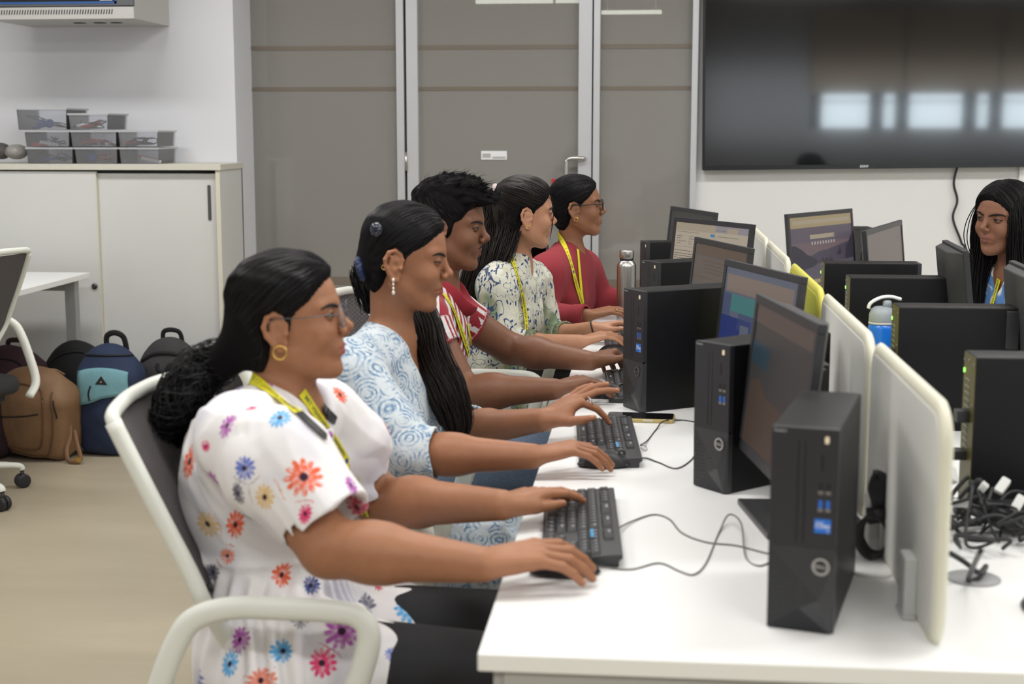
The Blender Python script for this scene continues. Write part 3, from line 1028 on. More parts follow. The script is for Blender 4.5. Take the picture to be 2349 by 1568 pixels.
rn = random.Random(5)
bei = lum('paper', (0.42, 0.36, 0.28))
bei2 = lum('ribbon', (0.36, 0.30, 0.22))
inkk = lum('ink', (0.06, 0.055, 0.055))
inkl = lum('ink_light', (0.20, 0.17, 0.15))
lilac = lum('tabs', (0.27, 0.24, 0.26))
blu = lum('button_blue', (0.05, 0.20, 0.40))


def lines(m, x0, x1, ys, th=.006, dz=1):
    out = []
    for y in ys:
        x = x0
        xe = x1 if rn.random() > .35 else x0 + (x1 - x0) * rn.uniform(.3, .8)
        while x < xe:
            w = rn.uniform(.01, .035)
            out.append((m, x, min(x + w, xe), y, y + th, dz))
            x += w + .005
    return out


doc = (bei, [(bei2, 0, .56, 0, .10), (lilac, .56, 1, 0, .085), (bei2, .72, .86, .02, .085, 1), (blu, .50, .555, .115, .15, 1),
             (inkl, .555, .558, .1, 1, 1), (inkl, 0, .555, .31, .314, 1), (inkk, .875, .925, .245, .315, 1)] +
       lines(inkl, .02, .34, [.115], .008) + lines(inkl, .03, .17, [.17, .20, .235, .265], .012) + lines(inkl, .20, .30, [.17, .2, .235, .265], .01) +
       lines(inkl, .32, .44, [.19, .22], .02) + lines(inkl, .46, .55, [.18, .22, .25], .015) + lines(inkk, .01, .40, [.36, .40, .43, .46], .008) +
       lines(inkk, .01, .22, [.50, .60], .008) + lines(inkk, .01, .5, [.70, .74, .80, .83, .86, .9], .008) + lines(inkl, .60, .95, [.13], .01) +
       lines(inkk, .58, .64, [.24], .012) + lines(inkk, .57, .63, [.37], .018) + lines(inkl, .57, .96, [.5, .55, .6, .66], .008) + lines(inkl, .58, .7, [.055], .01))
br1 = lum('dim_brown', (0.115, 0.092, 0.078))
br2 = lum('dim_tan', (0.15, 0.115, 0.09))
br3 = lum('dim_bar', (0.105, 0.075, 0.055))
br4 = lum('dim_grey', (0.10, 0.09, 0.085))
doc2 = (br1, [(br3, 0, 1, 0, .12), (br4, 0, 1, .12, .14, 1), (br2, .30, 1, .42, 1), (br4, 0, .3, .42, 1)] + lines(br3, .2, .9, [.17, .21, .25, .29], .014) + lines(br3, 0, 1, [.36], .01) +
        lines(lum('dim_ink', (0.06, .05, .045)), .34, .45, [.50, .55, .61], .012) + lines(lum('dim_ink', (0.06, .05, .045)), .34, .85, [.70, .73, .76, .79, .82, .85, .88, .91], .009))
tea = lum('teal', (0.055, 0.17, 0.17))
sl1 = lum('slate_blue', (0.06, 0.075, 0.14))
sl2 = lum('slate_grey', (0.10, 0.11, 0.15))
nav = lum('navy', (0.018, 0.032, 0.14))
tan = lum('tan_bar', (0.19, 0.145, 0.12))
site = (sl2, [(tan, .03, .96, .06, .22), (tea, .12, 1, .24, .40), (sl1, 0, .12, .24, 1), (sl1, .25, 1, .40, .55, 1),
              (nav, 0, .45, .45, 1, 1), (lum('amber', (.3, .18, .08)), .83, .87, .34, .39, 2), (sl2, .30, .42, .5, 1, 2), (sl2, .48, .52, .48, 1, 2)])
m1c = (lum('grey_reflection', (0.034, 0.032, 0.032)), [(lum('brown_top', (0.075, 0.052, 0.045)), 0, 1, 0, .13), (lum('teal_dark', (0.016, 0.036, 0.052)), .0, .32, .26, .42),  # emissive patches imitate the dim grey-brown reflection on this screen
                                                  (lum('skin_reflection', (0.058, 0.036, 0.027)), 0, 0, 0, 0, 1, [(.35, .60), (.62, .62), (.95, .72), (.95, 1), (.02, 1), (.05, .55), (.2, .5)])])
sky1 = lum('dusk_sky', (0.11, 0.088, 0.115))
sky2 = lum('dusk_pink', (0.15, 0.105, 0.115))
hil = lum('hill', (0.062, 0.052, 0.078))
hil2 = lum('near_hill', (0.030, 0.027, 0.043))
mist = lum('mist', (0.092, 0.078, 0.105))
yb1 = lum('bar_gold', (0.34, 0.27, 0.15))
yb2 = lum('bar_pale', (0.37, 0.31, 0.22))
tree = lum('tree_line', (0.022, 0.020, 0.032))
mount = (sky1, [(yb1, 0, 1, 0, .14), (yb2, .04, .97, .045, .095, 1), (sky2, .0, 1, .34, .50), (mist, 0, 1, .52, .66),
                (hil, 0, 0, 0, 0, 1, [(.0, .62), (.28, .52), (.45, .46), (.58, .45), (.72, .42), (1, .36), (1, .62)]),
                (hil2, 0, 0, 0, 0, 2, [(0, .36), (.06, .36), (.16, .42), (.24, .49), (.36, .55), (.42, .60), (.3, .68), (0, .72)]),
                (hil2, 0, 0, 0, 0, 2, [(.86, .62), (.88, .44), (.92, .40), (.96, .33), (1, .26), (1, .62)]),
                (mist, 0, 0, 0, 0, 3, [(0, .72), (.3, .66), (.6, .63), (1, .60), (1, .78), (0, .82)]),
                (yb2, .30, .70, .24, .295, 2), (inkk, .68, .69, .255, .28, 3)] +
         [(lum('icon', (.42, .38, .36)), .32 + k * .045, .34 + k * .045, .33, .37, 3) for k in range(9)] +
         [(tree, 0, 0, 0, 0, 3, [(x, y), (x + w, y), (x + w / 2, y - h)]) for x, y, w, h in [(.44 + k * .021, .62, .03, .05 + .04 * ((k * 7) % 3) / 2) for k in range(10)] + [(.76, .53, .04, .11), (.73, .54, .04, .07)]] +
         [(yb1, .10, 1, .82, .87, 3), (lum('tile1', (.10, .085, .08)), .12, .42, .87, 1, 3), (lum('tile_sun', (.33, .22, .08)), .30, .36, .90, .94, 4), (lum('tile2', (.05, .07, .10)), .45, .6, .87, 1, 3)])
plain = (lum('plain_brown', (0.125, 0.100, 0.088)),)
dim = (lum('dim_dark', (0.045, 0.042, 0.040)),)
offb = (mat('screen_off', (0.01, 0.01, 0.01), 0.15),)

monitor((0.207, 2.738), (0.275, 2.303), 'nearest monitor, dim screen with a faint warm reflection painted on it, behind the front computer', m1c, ztop=1.138)
monitor((0.190, 3.572), (0.335, 3.135), 'monitor with a blue picture and a teal bar, second from the desk end', site)
monitor((0.138, 4.318), (0.275, 3.90), 'small monitor with a brown tinted page, in front of the document screen', doc2)
monitor((0.088, 5.0), (0.330, 4.60), 'monitor that shows a text document beside a web page', doc, ztop=1.15)
monitor((0.093, 6.20), (0.262, 5.70), 'farthest dim monitor on the side of the red sweater', dim, ztop=1.125)
monitor((0.528, 5.53), (0.835, 5.98), 'far monitor showing purple mountains under a search bar', mount, Hh=0.34)
monitor((0.690, 4.62), (0.905, 5.22), 'far monitor with a plain brown screen, right of the mountain picture', plain)
monitor((0.850, 3.88), (0.872, 4.27), 'monitor seen from its edge in front of the long haired person', offb, tilt=7, Hh=0.30)
monitor((0.880, 3.16), (0.90, 3.60), 'monitor seen from behind at the picture edge, above the middle far computer', offb, tilt=5)

# ------------------------------------------------------------------ keyboards
m_kb = mat('keyboard_black', (0.035, 0.035, 0.038), 0.38)
m_key = mat('keycap_black', (0.024, 0.024, 0.027), 0.36)
m_keyp = mat('key_print', (0.26, 0.27, 0.30), 0.5)
m_keyb = mat('key_print_blue', (0.05, 0.22, 0.42), 0.5)
_keys = {}


def keycap(w, d):
    k = (round(w, 3), round(d, 3))
    if k not in _keys:
        mb = MB()
        a, b, c = w / 2, d / 2, 0.0025
        vs = [(-a, -b, 0), (a, -b, 0), (a, b, 0), (-a, b, 0), (-a + c, -b + c, .0045), (a - c, -b + c, .0045), (a - c, b - c * .6, .0045), (-a + c, b - c * .6, .0045)]
        mb.add(vs, [(4, 5, 6, 7), (0, 1, 5, 4), (1, 2, 6, 5), (2, 3, 7, 6), (3, 0, 4, 7)])
        mb.add([(-a * .55, b * .05, .0047), (-a * .05, b * .05, .0047), (-a * .05, b * .5, .0047), (-a * .55, b * .5, .0047)], [(0, 1, 2, 3)], 1)
        me = bpy.data.meshes.new('key')
        me.from_pydata(mb.v, [], mb.f)
        me.materials.append(m_key)
        me.materials.append(m_keyp)
        me.polygons.foreach_set('material_index', mb.m)
        _keys[k] = me
    return _keys[k]


def keyboard(loc, rz, label, keys=True):
    o = tag(empty('keyboard', loc, rz), label, 'keyboard', 'black wired keyboards on the desk')
    W, D = 0.435, 0.132
    pr = [(-D / 2, 0), (-D / 2, 0.009), (D / 2 - 0.02, 0.021), (D / 2, 0.022), (D / 2, 0.014), (D / 2 - .006, 0.010), (D / 2 - .006, 0)]
    MB().prism(pr, W, axis=0).build('body', m_kb, o, bevel=0.002)
    tilt = math.atan2(0.012, D - 0.02)
    u = 0.0187
    rows = [  # y from front, list of (x, width in units)
        (0.5, [(0, 1.25), (1.25, 1.25), (2.5, 1.25), (3.75, 6.25), (10, 1.25), (11.25, 1.25), (12.5, 1.25), (13.75, 1.25), (15.25, 1), (16.25, 1), (17.25, 1), (18.5, 2), (20.5, 1)]),
        (1.5, [(0, 2.25)] + [(2.25 + k, 1) for k in range(10)] + [(12.25, 2.75), (16.25, 1)] + [(18.5 + k, 1) for k in range(4)]),
        (2.5, [(0, 1.75)] + [(1.75 + k, 1) for k in range(11)] + [(12.75, 2.25)] + [(18.5 + k, 1) for k in range(3)]),
        (3.5, [(0, 1.5)] + [(1.5 + k, 1) for k in range(12)] + [(13.5, 1.5)] + [(15.25 + k, 1) for k in range(3)] + [(18.5 + k, 1) for k in range(4)]),
        (4.5, [(k, 1) for k in range(13)] + [(13, 2)] + [(15.25 + k, 1) for k in range(3)] + [(18.5 + k, 1) for k in range(4)]),
        (5.75, [(0, 1)] + [(1.75 + k * 1.0, 1) for k in range(4)] + [(6.2, 4), (10.6, 4), (15.25, 3)]),
    ]
    if keys:
        n = 0
        for (ry, ks) in rows:
            for (kx, kw) in ks:
                n += 1
                k = bpy.data.objects.new('key', keycap(kw * u - .001, u - .001))
                COL.objects.link(k)
                k.parent = o
                y = -D / 2 + 0.004 + ry * u
                k.location = (-W / 2 + 0.008 + (kx + kw / 2) * u, y, 0.0092 + (y + D / 2) * math.tan(tilt))
                k.rotation_euler = (tilt, 0, 0)
        mb = MB()
        mb.box((-W / 2 + .008 + 16.8 * u, -D / 2 + .004 + 4.3 * u, 0.0245), (2.6 * u, .006, .0003), (tilt, 0, 0))
        mb.build('blue_legend', m_keyb, o)
    return o


keyboard((-0.112, 2.428, TZ + .001), math.atan2(-.998, .058), 'nearest black keyboard, by the hands of the person in the flowered dress')
keyboard((-0.086, 3.118, TZ + .001), math.atan2(-.998, .066), 'black keyboard in front of the golden phone')
keyboard((-0.043, 3.838, TZ + .001), math.atan2(-.998, .06), 'black keyboard under the hands of the person in the striped shirt')
keyboard((-0.075, 4.69, TZ + .001), math.atan2(-.998, .06), 'black keyboard of the person in the leaf print shirt')


def mouse(loc, rz, label):
    o = tag(empty('mouse', loc, rz), label, 'mouse', 'black wired mice on the desk')
    mb = MB()
    n, m = 14, 18
    vs, fs = [], []
    for i in range(n + 1):
        t = i / n
        z = 0.037 * math.sin(math.pi * (0.12 + 0.38 * t)) if t < 1 else .036
        f = math.cos(math.pi / 2 * t)
        for j in range(m):
            a = 2 * math.pi * j / m
            r1, r2 = 0.031 * f ** .45, 0.058 * f ** .45
            vs.append((r2 * math.cos(a), r1 * math.sin(a), 0.003 + 0.033 * (1 - f ** 1.2) * (1.0 - .25 * math.cos(a) * f)))
    for i in range(n):
        for j in range(m):
            fs.append((i * m + j, i * m + (j + 1) % m, (i + 1) * m + (j + 1) % m, (i + 1) * m + j))
    fs.append(tuple(range(m - 1, -1, -1)))
    mb.add(vs, fs, 0, True)
    mb.build('shell', m_blk, o)
    MB().torus((0.036, 0, 0.028), 0.006, 0.003, (R(90), 0, 0), 14, 6).build('scroll_wheel', m_shell, o)
    return o


mouse((-0.125, 2.178, TZ + .001), R(8), 'black mouse nearest the desk end, under the hand of the flowered dress wearer')
mouse((-0.085, 2.915, TZ + .001), R(5), 'black mouse under the hand of the person in the blue print top')
mouse((-0.100, 3.70, TZ + .001), R(10), 'black mouse under the hand of the person in the striped shirt')
mouse((-0.100, 4.40, TZ + .001), R(8), 'black mouse held by the person in the leaf print shirt')
tag(mouse((0.585, 2.055, TZ + .001), R(100), 'unused black mouse lying at the picture edge beyond the nearest desk screen'))
mb_ = [o for o in COL.objects if o.name.startswith('mouse')][-1]

# ------------------------------------------------------------------ cables on the desk
m_cbl = mat('cable_grey', (0.16, 0.15, 0.14), 0.45)
m_cbk = mat('cable_black', (0.02, 0.02, 0.022), 0.45)


def cable(name, px, label, r=0.0016, z=TZ, m=None, lift=None, n=10):
    pts = []
    for i, p in enumerate(px):
        q = at(p[0], p[1], z=z + (p[2] if len(p) > 2 else r))
        pts.append(q)
    return tag(MB().tube(spline(pts, n), r, 8).build(name, m or m_cbl), label, 'cable')


cable('keyboard_cable', [(1413, 1214, .014), (1445, 1197, .004), (1497, 1180), (1535, 1190), (1565, 1222), (1620, 1243), (1690, 1251), (1757, 1268), (1800, 1275)], 'grey cable of the nearest keyboard, running to the front computer')
cable('mouse_cable', [(1350, 1298, .012), (1395, 1302, .003), (1450, 1305), (1512, 1291), (1560, 1310), (1592, 1317), (1620, 1290), (1650, 1220), (1672, 1180, .016), (1700, 1200, .02), (1710, 1275), (1740, 1297), (1775, 1285)], 'grey cable of the nearest mouse, curling up to the monitor foot')
cable('mouse_cable', [(1436, 1068, .010), (1475, 1050, .004), (1510, 1060), (1550, 1074), (1585, 1055), (1610, 1020), (1650, 1000)], 'dark cable of the second mouse, curving to the second computer', m=m_cbk)
cable('keyboard_cable', [(1470, 1020, .014), (1485, 1010, .003), (1505, 985), (1522, 966, .010), (1560, 963), (1600, 968), (1640, 972)], 'dark cable looping beside the golden phone', m=m_cbk)
cable('cable_tie', [(1468, 1022, .01), (1480, 1022, .008), (1484, 1030, .003), (1478, 1033, .003), (1470, 1026, .008)], 'small wire tie on the cable by the second keyboard', r=.0007, m=m_cbk)

# black cable bundle behind the front computer
ctr = at(2012, 1290, z=TZ)
rn = random.Random(4)
bundle = tag(empty('cable_bundle', (ctr[0], ctr[1], TZ)), 'tied bundle of thick black cable between the front computer and the desk screen', 'cable')
for k in range(6):
    c = Vector((0.0, 0.02, 0.035 + 0.0 * k))
    pts = []
    for i in range(14):
        t = 2 * math.pi * i / 14
        rr = 0.030 + .004 * rn.random()
        pts.append((c.x + rr * math.sin(t) * .8 + k * .003 - .008, c.y + k * .006 - .01, c.z + .005 + (0.032 + .004 * rn.random()) * math.cos(t)))
    MB().tube(spline(pts, 4, True), 0.0034, 8, closed=True).build('cable_loop', m_cbk, bundle)
for k in range(5):
    pts = [(-.012 + k * .004, .015 + k * .004, .06), (-.006 + k * .003, .02, .09), (-.014 + k * .005, .015, .12), (-.006, .01 + k * .003, .147), (.004 + k * .003, .015, .135), (.010, .018 + k * .002, .10), (.006, .02, .07)]
    MB().tube(spline(pts, 5), 0.0036, 8).build('cable_strand', m_cbk, bundle)
MB().tube([(-.016, .018, .075), (.016, .018, .079)], 0.012, 10).build('cable_wrap', m_blk, bundle)
MB().tube(spline([(.008, .02, .12), (.024, .03, .105), (.024, .03, .085), (.01, .02, .075)], 6), 0.0022, 8).build('cable_loop', m_cbk, bundle)

# cable tangle under the far computers
m_plug = mat('plug_white', (0.62, 0.62, 0.6), 0.45)
base = at(2262, 1240, z=TZ)
tang = tag(empty('cable_tangle', (base[0], base[1], TZ)), 'tangle of black cables and white plugs on the desk behind the nearest screen', 'cable')
rn = random.Random(12)
for k in range(15):
    n_ = rn.randint(5, 8)
    pts = []
    x, y = rn.uniform(-.03, .05), rn.uniform(-.04, .10)
    for i in range(n_):
        pts.append((x, y, 0.006 + abs(rn.gauss(0, 1)) * .022 + (.05 if rn.random() < .2 else 0)))
        x = max(-.07, min(.20, x + rn.uniform(-.06, .08)))
        y = max(-.10, min(.22, y + rn.uniform(-.09, .09)))
    MB().tube(spline(pts, 8), rn.choice([.0022, .0028, .0034, .004]), 8).build('cable_strand', m_cbk, tang)
for k, (x, y, z) in enumerate(((.035, .05, .085), (.055, .02, .062), (.01, .08, .075), (-.03, .06, .05), (.10, -.01, .03), (.12, .05, .045), (-.04, .10, .09))):
    e = (rn.uniform(-1, 1), rn.uniform(-1, 1), rn.uniform(0, 3))
    MB().rbox((x, y, z), (.030, .016, .012), .003, rot=e).build('plug', m_plug, tang, bevel=.001)
MB().rbox((.055, .05, .035), (.10, .05, .035), .008, rot=(0.2, .1, .5)).build('power_adapter', m_blk, tang, bevel=.003)
MB().rbox((.12, .10, .03), (.09, .05, .03), .008, rot=(0, .1, 1.2)).build('power_adapter', m_blk, tang, bevel=.003)
c = at(2215, 1262, z=TZ)
d = at(2252, 1300, z=TZ)
e_ = at(2232, 1325, z=TZ)
cable('power_lead', [(2180, 1268, .05), (2215, 1290, .03), (2245, 1312, .02), (2262, 1298, .01), (2245, 1325, .006), (2222, 1330, .006), (2232, 1300, .05), (2250, 1262, .12)], 'thick black lead bent into a V over the desk grommet', r=.0042, m=m_cbk)
g = at(2232, 1327, z=TZ)
tag(MB().lathe([(.042, 0), (.042, .002), (.038, .0035)], tuple(g), 32).build('cable_grommet', mat('grommet_grey', (.30, .30, .31), .5)), 'flat grey round grommet in the desk under the bent black lead', 'grommet')
g = at(2000, 1312, z=TZ)
tag(MB().lathe([(.034, 0), (.034, .002), (.030, .0035)], tuple(g), 32).build('cable_grommet', mat('grommet_white', (.70, .70, .68), .4)), 'white round grommet in the desk under the black cable bundle', 'grommet')
# black cable hooks behind second computer (bracket seen against the white screen)
tag(MB().tube(spline([(0.355, 2.935, .89), (0.372, 2.938, .895), (0.384, 2.938, .885)], 6), .012, 8).build('power_plug', m_blkm), 'black plug sticking out of the back of the second computer toward the screen', 'plug')

# ------------------------------------------------------------------ phone
p0, p1 = at(1392, 958, z=TZ), at(1548, 966, z=TZ)
ph = tag(empty('smartphone', tuple((p0 + p1) / 2), math.atan2(p1[1] - p0[1], p1[0] - p0[0]) + .1), 'black glass phone in a golden case lying behind the second keyboard', 'phone')
MB().rbox((0, 0, .005), (.164, .077, .009), .009, n=5).build('phone_case', mat('case_gold', (.52, .40, .16), .35, metal=.3), ph, bevel=.002)
MB().rbox((0, 0, .0100), (.158, .071, .0012), .008, n=5).build('phone_screen', mat('phone_glass', (.005, .005, .006), .06), ph)
MB().rbox((.02, -.0385, .006), (.024, .002, .004), .001, axis=1).build('side_button', mat('button_silver', (.6, .62, .55), .3, metal=.6), ph)

# ------------------------------------------------------------------ bottles
q = at(1438, 738, z=TZ)
q = np.array((-0.078, 5.18, TZ))
bt = tag(empty('steel_bottle', tuple(q)), 'brushed steel drinking bottle standing behind the computer tower', 'bottle')
m_st = mat('steel_satin', (0.52, 0.51, 0.50), 0.30, metal=1.0)
MB().lathe([(.030, .0), (.0345, .003), (.0350, .01), (.0350, .205), (.033, .216), (.027, .224), (.0255, .228)], (0, 0, .001), 40).build('bottle_body', m_st, bt)
MB().lathe([(.0245, .228), (.0245, .236)], (0, 0, .001), 32).build('neck_seal', m_blk, bt)
MB().lathe([(.0255, .236), (.0262, .238), (.0262, .262), (.0250, .265)], (0, 0, .001), 36).build('bottle_cap', m_chrome, bt)
mb = MB().lathe([(.012, 0), (.012, .001)], (0.004, -.0352, .10), 20, rot=(R(90), 0, 0))
mb.build('round_sticker', mat('sticker_orange', (.75, .36, .02), .5), bt)
q = at(2020, 800, Y=3.60)
bb = tag(empty('water_bottle', (float(q[0]), 3.60, TZ)), 'bright blue water bottle with a grey lid and white flip handle', 'bottle')
m_bb = mat('bottle_blue', (0.015, 0.19, 0.78), 0.30, coat=0.2)
MB().lathe([(.034, 0), (.038, .004), (.040, .05), (.0405, .12), (.038, .17), (.033, .205), (.0305, .219)], (0, 0, .001), 36).build('bottle_body', m_bb, bb)
MB().lathe([(.0312, .219), (.0318, .222), (.0312, .240), (.027, .254), (.018, .260)], (0, 0, .001), 32).build('lid', mat('lid_grey', (.34, .38, .42), .4), bb)
MB().lathe([(.032, .217), (.0325, .219), (.032, .222)], (0, 0, .001), 32).build('lid_ring', m_plug, bb)
MB().tube(spline([(-.034, 0, .256), (-.028, 0, .270), (-.005, 0, .283), (.02, 0, .286), (.045, 0, .280)], 6), .0105, 10, flat=(.4, (0, 0, 1))).build('flip_handle', mat('handle_white', (.78, .78, .77), .4), bb)
MB().lathe([(.011, .256), (.011, .272), (.008, .276)], (.012, 0, .001), 16).build('spout', mat('lid_grey', (.34, .38, .42), .4), bb)

# ================================================================== SOFT SHAPES (smoothly joined fields turned into one surface)
def V3(*a):
    return np.array(a if len(a) > 1 else a[0], np.float64)


def nrm(v):
    v = np.asarray(v, float)
    return v / max(1e-9, np.linalg.norm(v))


def lerp(a, b, t):
    return np.asarray(a, float) * (1 - t) + np.asarray(b, float) * t


def p_cone(a, b, r1, r2):
    a, b = np.asarray(a, np.float32), np.asarray(b, np.float32)
    ab = b - a
    L2 = float(ab @ ab) + 1e-12

    def f(P):
        pa = P - a
        t = np.clip((pa @ ab) / L2, 0, 1)
        q = pa - t[..., None] * ab
        return np.sqrt((q * q).sum(-1)) - (r1 + (r2 - r1) * t)
    return f


def p_cap(a, b, r1, r2, ext=0.0, e1=False):
    """cone cut flat at its end b (and at a with e1)"""
    a, b = np.asarray(a, np.float32), np.asarray(b, np.float32)
    ab = b - a
    L = float(np.linalg.norm(ab))
    n = (ab / L).astype(np.float32)

    def f(P):
        pa = P - a
        s = pa @ n
        t = np.clip(s / L, 0, 1.5)
        q = pa - s[..., None] * n
        d = np.sqrt((q * q).sum(-1)) - (r1 + (r2 - r1) * t)
        d = np.maximum(d, s - L)
        s0 = np.minimum(s, 0)
        if e1:
            return np.maximum(d, -s)
        return np.where(s < 0, np.sqrt((pa * pa).sum(-1)) - r1, d)
    return f


def p_ell(c, rad, M=None):
    c = np.asarray(c, np.float32)
    r = np.asarray(rad, np.float32)
    Mt = None if M is None else np.asarray(M, np.float32)

    def f(P):
        q = P - c
        if Mt is not None:
            q = q @ Mt          # columns of M are the axes
        k0 = np.sqrt(((q / r) ** 2).sum(-1))
        k1 = np.sqrt(((q / (r * r)) ** 2).sum(-1)) + 1e-6
        return k0 * (k0 - 1) / k1
    return f


def p_box(c, half, rr, M=None):
    c = np.asarray(c, np.float32)
    hb = np.asarray(half, np.float32) - rr
    Mt = None if M is None else np.asarray(M, np.float32)

    def f(P):
        q = P - c
        if Mt is not None:
            q = q @ Mt
        q = np.abs(q) - hb
        return np.sqrt((np.maximum(q, 0) ** 2).sum(-1)) + np.minimum(q.max(-1), 0) - rr
    return f


class Field:
    def __init__(s, h):
        s.h = h
        s.ops = []
        s.lo = np.array([1e9] * 3)
        s.hi = -s.lo
        s.disp = None
        s.amp = 0.0

    def grow(s, p, r):
        s.lo = np.minimum(s.lo, np.asarray(p, float) - r)
        s.hi = np.maximum(s.hi, np.asarray(p, float) + r)

    def add(s, f, k=0.0, box=None, mode='u'):
        s.ops.append((f, k, mode))
        if box is not None and mode == 'u':
            for p, r in box:
                s.grow(p, r)
        return s

    def cone(s, a, b, r1, r2, k=0.01, mode='u'):
        return s.add(p_cone(a, b, r1, r2), k, [(a, r1), (b, r2)], mode)

    def cap(s, a, b, r1, r2, k=0.01, mode='u'):
        return s.add(p_cap(a, b, r1, r2), k, [(a, r1), (b, r2)], mode)

    def sph(s, c, r, k=0.01, mode='u'):
        return s.add(p_cone(c, np.asarray(c, float) + 1e-5, r, r), k, [(c, r)], mode)

    def ell(s, c, rad, M=None, k=0.01, mode='u'):
        return s.add(p_ell(c, rad, M), k, [(c, max(rad))], mode)

    def chain(s, pts, rs, k=0.01, mode='u'):
        for i in range(len(pts) - 1):
            s.cone(pts[i], pts[i + 1], rs[i], rs[i + 1], k, mode)
        return s

    @staticmethod
    def comb(D, d, k, mode):
        if mode == 'u':
            if k > 0:
                hh = np.maximum(k - np.abs(D - d), 0) / k
                return np.minimum(D, d) - hh * hh * (k * 0.25)
            return np.minimum(D, d)
        if mode == 's':
            d = -d
        if k > 0:
            hh = np.maximum(k - np.abs(D - d), 0) / k
            return np.maximum(D, d) + hh * hh * (k * 0.25)
        return np.maximum(D, d)

    def value(s, P, cull=None):
        D = np.ones(P.shape[:-1], np.float32)
        for f, k, mode in s.ops:
            D = s.comb(D, f(P).astype(np.float32), k, mode)
        if s.disp:
            D = D + s.disp(P)
        return D

    def mesh(s):
        h = s.h
        B = 8
        lo = s.lo - 0.02 - 2 * h
        dims = np.ceil((s.hi + 0.02 + 2 * h - lo) / (h * B)).astype(int)
        n = dims * B
        # block centres
        ax = [lo[i] + (np.arange(dims[i]) + 0.5 - 0.5 / B) * h * B for i in range(3)]
        G = np.stack(np.meshgrid(*ax, indexing='ij'), -1).astype(np.float32).reshape(-1, 3)
        br = math.sqrt(3) * B * h / 2 + h
        vals = [f(G) for f, k, m in s.ops]
        Dc = np.ones(len(G), np.float32)
        for (f, k, m), v in zip(s.ops, vals):
            Dc = s.comb(Dc, v.astype(np.float32), k, m)
        need = np.where(np.abs(Dc) < br * 1.35 + 0.006 + s.amp)[0]
        off = np.stack(np.meshgrid(*[np.arange(B)] * 3, indexing='ij'), -1).reshape(-1, 3).astype(np.float32) * h
        base = G[need] - (B - 1) / 2 * h
        P = base[:, None, :] + off[None]
        D = np.ones(P.shape[:2], np.float32)
        for (f, k, m), v in zip(s.ops, vals):
            act = np.where(v[need] < br * 1.3 + k + 0.004 + s.amp)[0] if m != 'i' else np.arange(len(need))
            if len(act) == 0:
                continue
            D[act] = s.comb(D[act], f(P[act]).astype(np.float32), k, m)
        if s.disp:
            D = D + s.disp(P)
        A = np.where(Dc < 0, -1.0, 1.0).astype(np.float32)
        big = np.repeat(np.repeat(np.repeat(A.reshape(dims), B, 0), B, 1), B, 2)
        bi, bj, bk = np.unravel_index(need, dims)
        v6 = big.reshape(dims[0], B, dims[1], B, dims[2], B)
        v6[bi, :, bj, :, bk, :] = D.reshape(-1, B, B, B)
        big = v6.reshape(n)
        big[0] = big[-1] = 1
        big[:, 0] = big[:, -1] = 1
        big[:, :, 0] = big[:, :, -1] = 1
        return surface_net(big, lo, h)


def surface_net(D, lo, h):
    S = (D < 0)
    U = S.view(np.uint8)
    c = U[:-1, :-1, :-1].copy()
    for o in ((1, 0, 0), (0, 1, 0), (0, 0, 1), (1, 1, 0), (1, 0, 1), (0, 1, 1), (1, 1, 1)):
        c += U[o[0]:D.shape[0] - 1 + o[0], o[1]:D.shape[1] - 1 + o[1], o[2]:D.shape[2] - 1 + o[2]]
    act = (c > 0) & (c < 8)
    I = np.argwhere(act)
    idx = np.full(act.shape, -1, np.int32)
    idx[I[:, 0], I[:, 1], I[:, 2]] = np.arange(len(I))
    pos = np.zeros((len(I), 3), np.float64)
    cnt = np.zeros(len(I))
    cor = [(a, b, e) for a in (0, 1) for b in (0, 1) for e in (0, 1)]
    val = {o: D[I[:, 0] + o[0], I[:, 1] + o[1], I[:, 2] + o[2]] for o in cor}
    for o in cor:
        for ax in range(3):
            if o[ax] == 0:
                q = list(o)
                q[ax] = 1
                d0, d1 = val[o], val[tuple(q)]
                m = (d0 < 0) != (d1 < 0)
                t = np.where(m, d0 / np.where(m, d0 - d1, 1), 0)
                p = np.zeros((len(I), 3))
                for k in range(3):
                    p[:, k] = o[k]
                p[:, ax] = t
                pos += p * m[:, None]
                cnt += m
    pos = (pos / cnt[:, None] + I) * h + lo
    F = []
    for ax in range(3):
        a, b = [k for k in range(3) if k != ax]
        sl0 = [slice(None)] * 3
        sl1 = [slice(None)] * 3
        sl0[ax] = slice(0, -1)
        sl1[ax] = slice(1, None)
        diff = S[tuple(sl0)] != S[tuple(sl1)]
        E = np.argwhere(diff)
        E = E[(E[:, a] > 0) & (E[:, b] > 0) & (E[:, a] < S.shape[a] - 1) & (E[:, b] < S.shape[b] - 1)]
        ins = S[E[:, 0], E[:, 1], E[:, 2]]

        def cell(da, db):
            C = E.copy()
            C[:, a] += da
            C[:, b] += db
            return idx[C[:, 0], C[:, 1], C[:, 2]]
        q = np.stack([cell(-1, -1), cell(0, -1), cell(0, 0), cell(-1, 0)], 1)
        flip = ins if ax != 1 else ~ins
        q[~flip] = q[~flip][:, ::-1]
        F.append(q)
    F = np.concatenate(F)
    F = F[(F >= 0).all(1)]
    return pos, F


def relax(V, F, n=1, lam=0.5):
    for _ in range(n):
        acc = np.zeros_like(V)
        cnt = np.zeros(len(V))
        for i in range(4):
            a, b = F[:, i], F[:, (i + 1) % 4]
            for k in range(3):
                acc[:, k] += np.bincount(a, V[b, k], len(V)) + np.bincount(b, V[a, k], len(V))
            cnt += np.bincount(a, minlength=len(V)) + np.bincount(b, minlength=len(V))
        V = V * (1 - lam) + lam * acc / np.maximum(cnt, 1)[:, None]
    return V


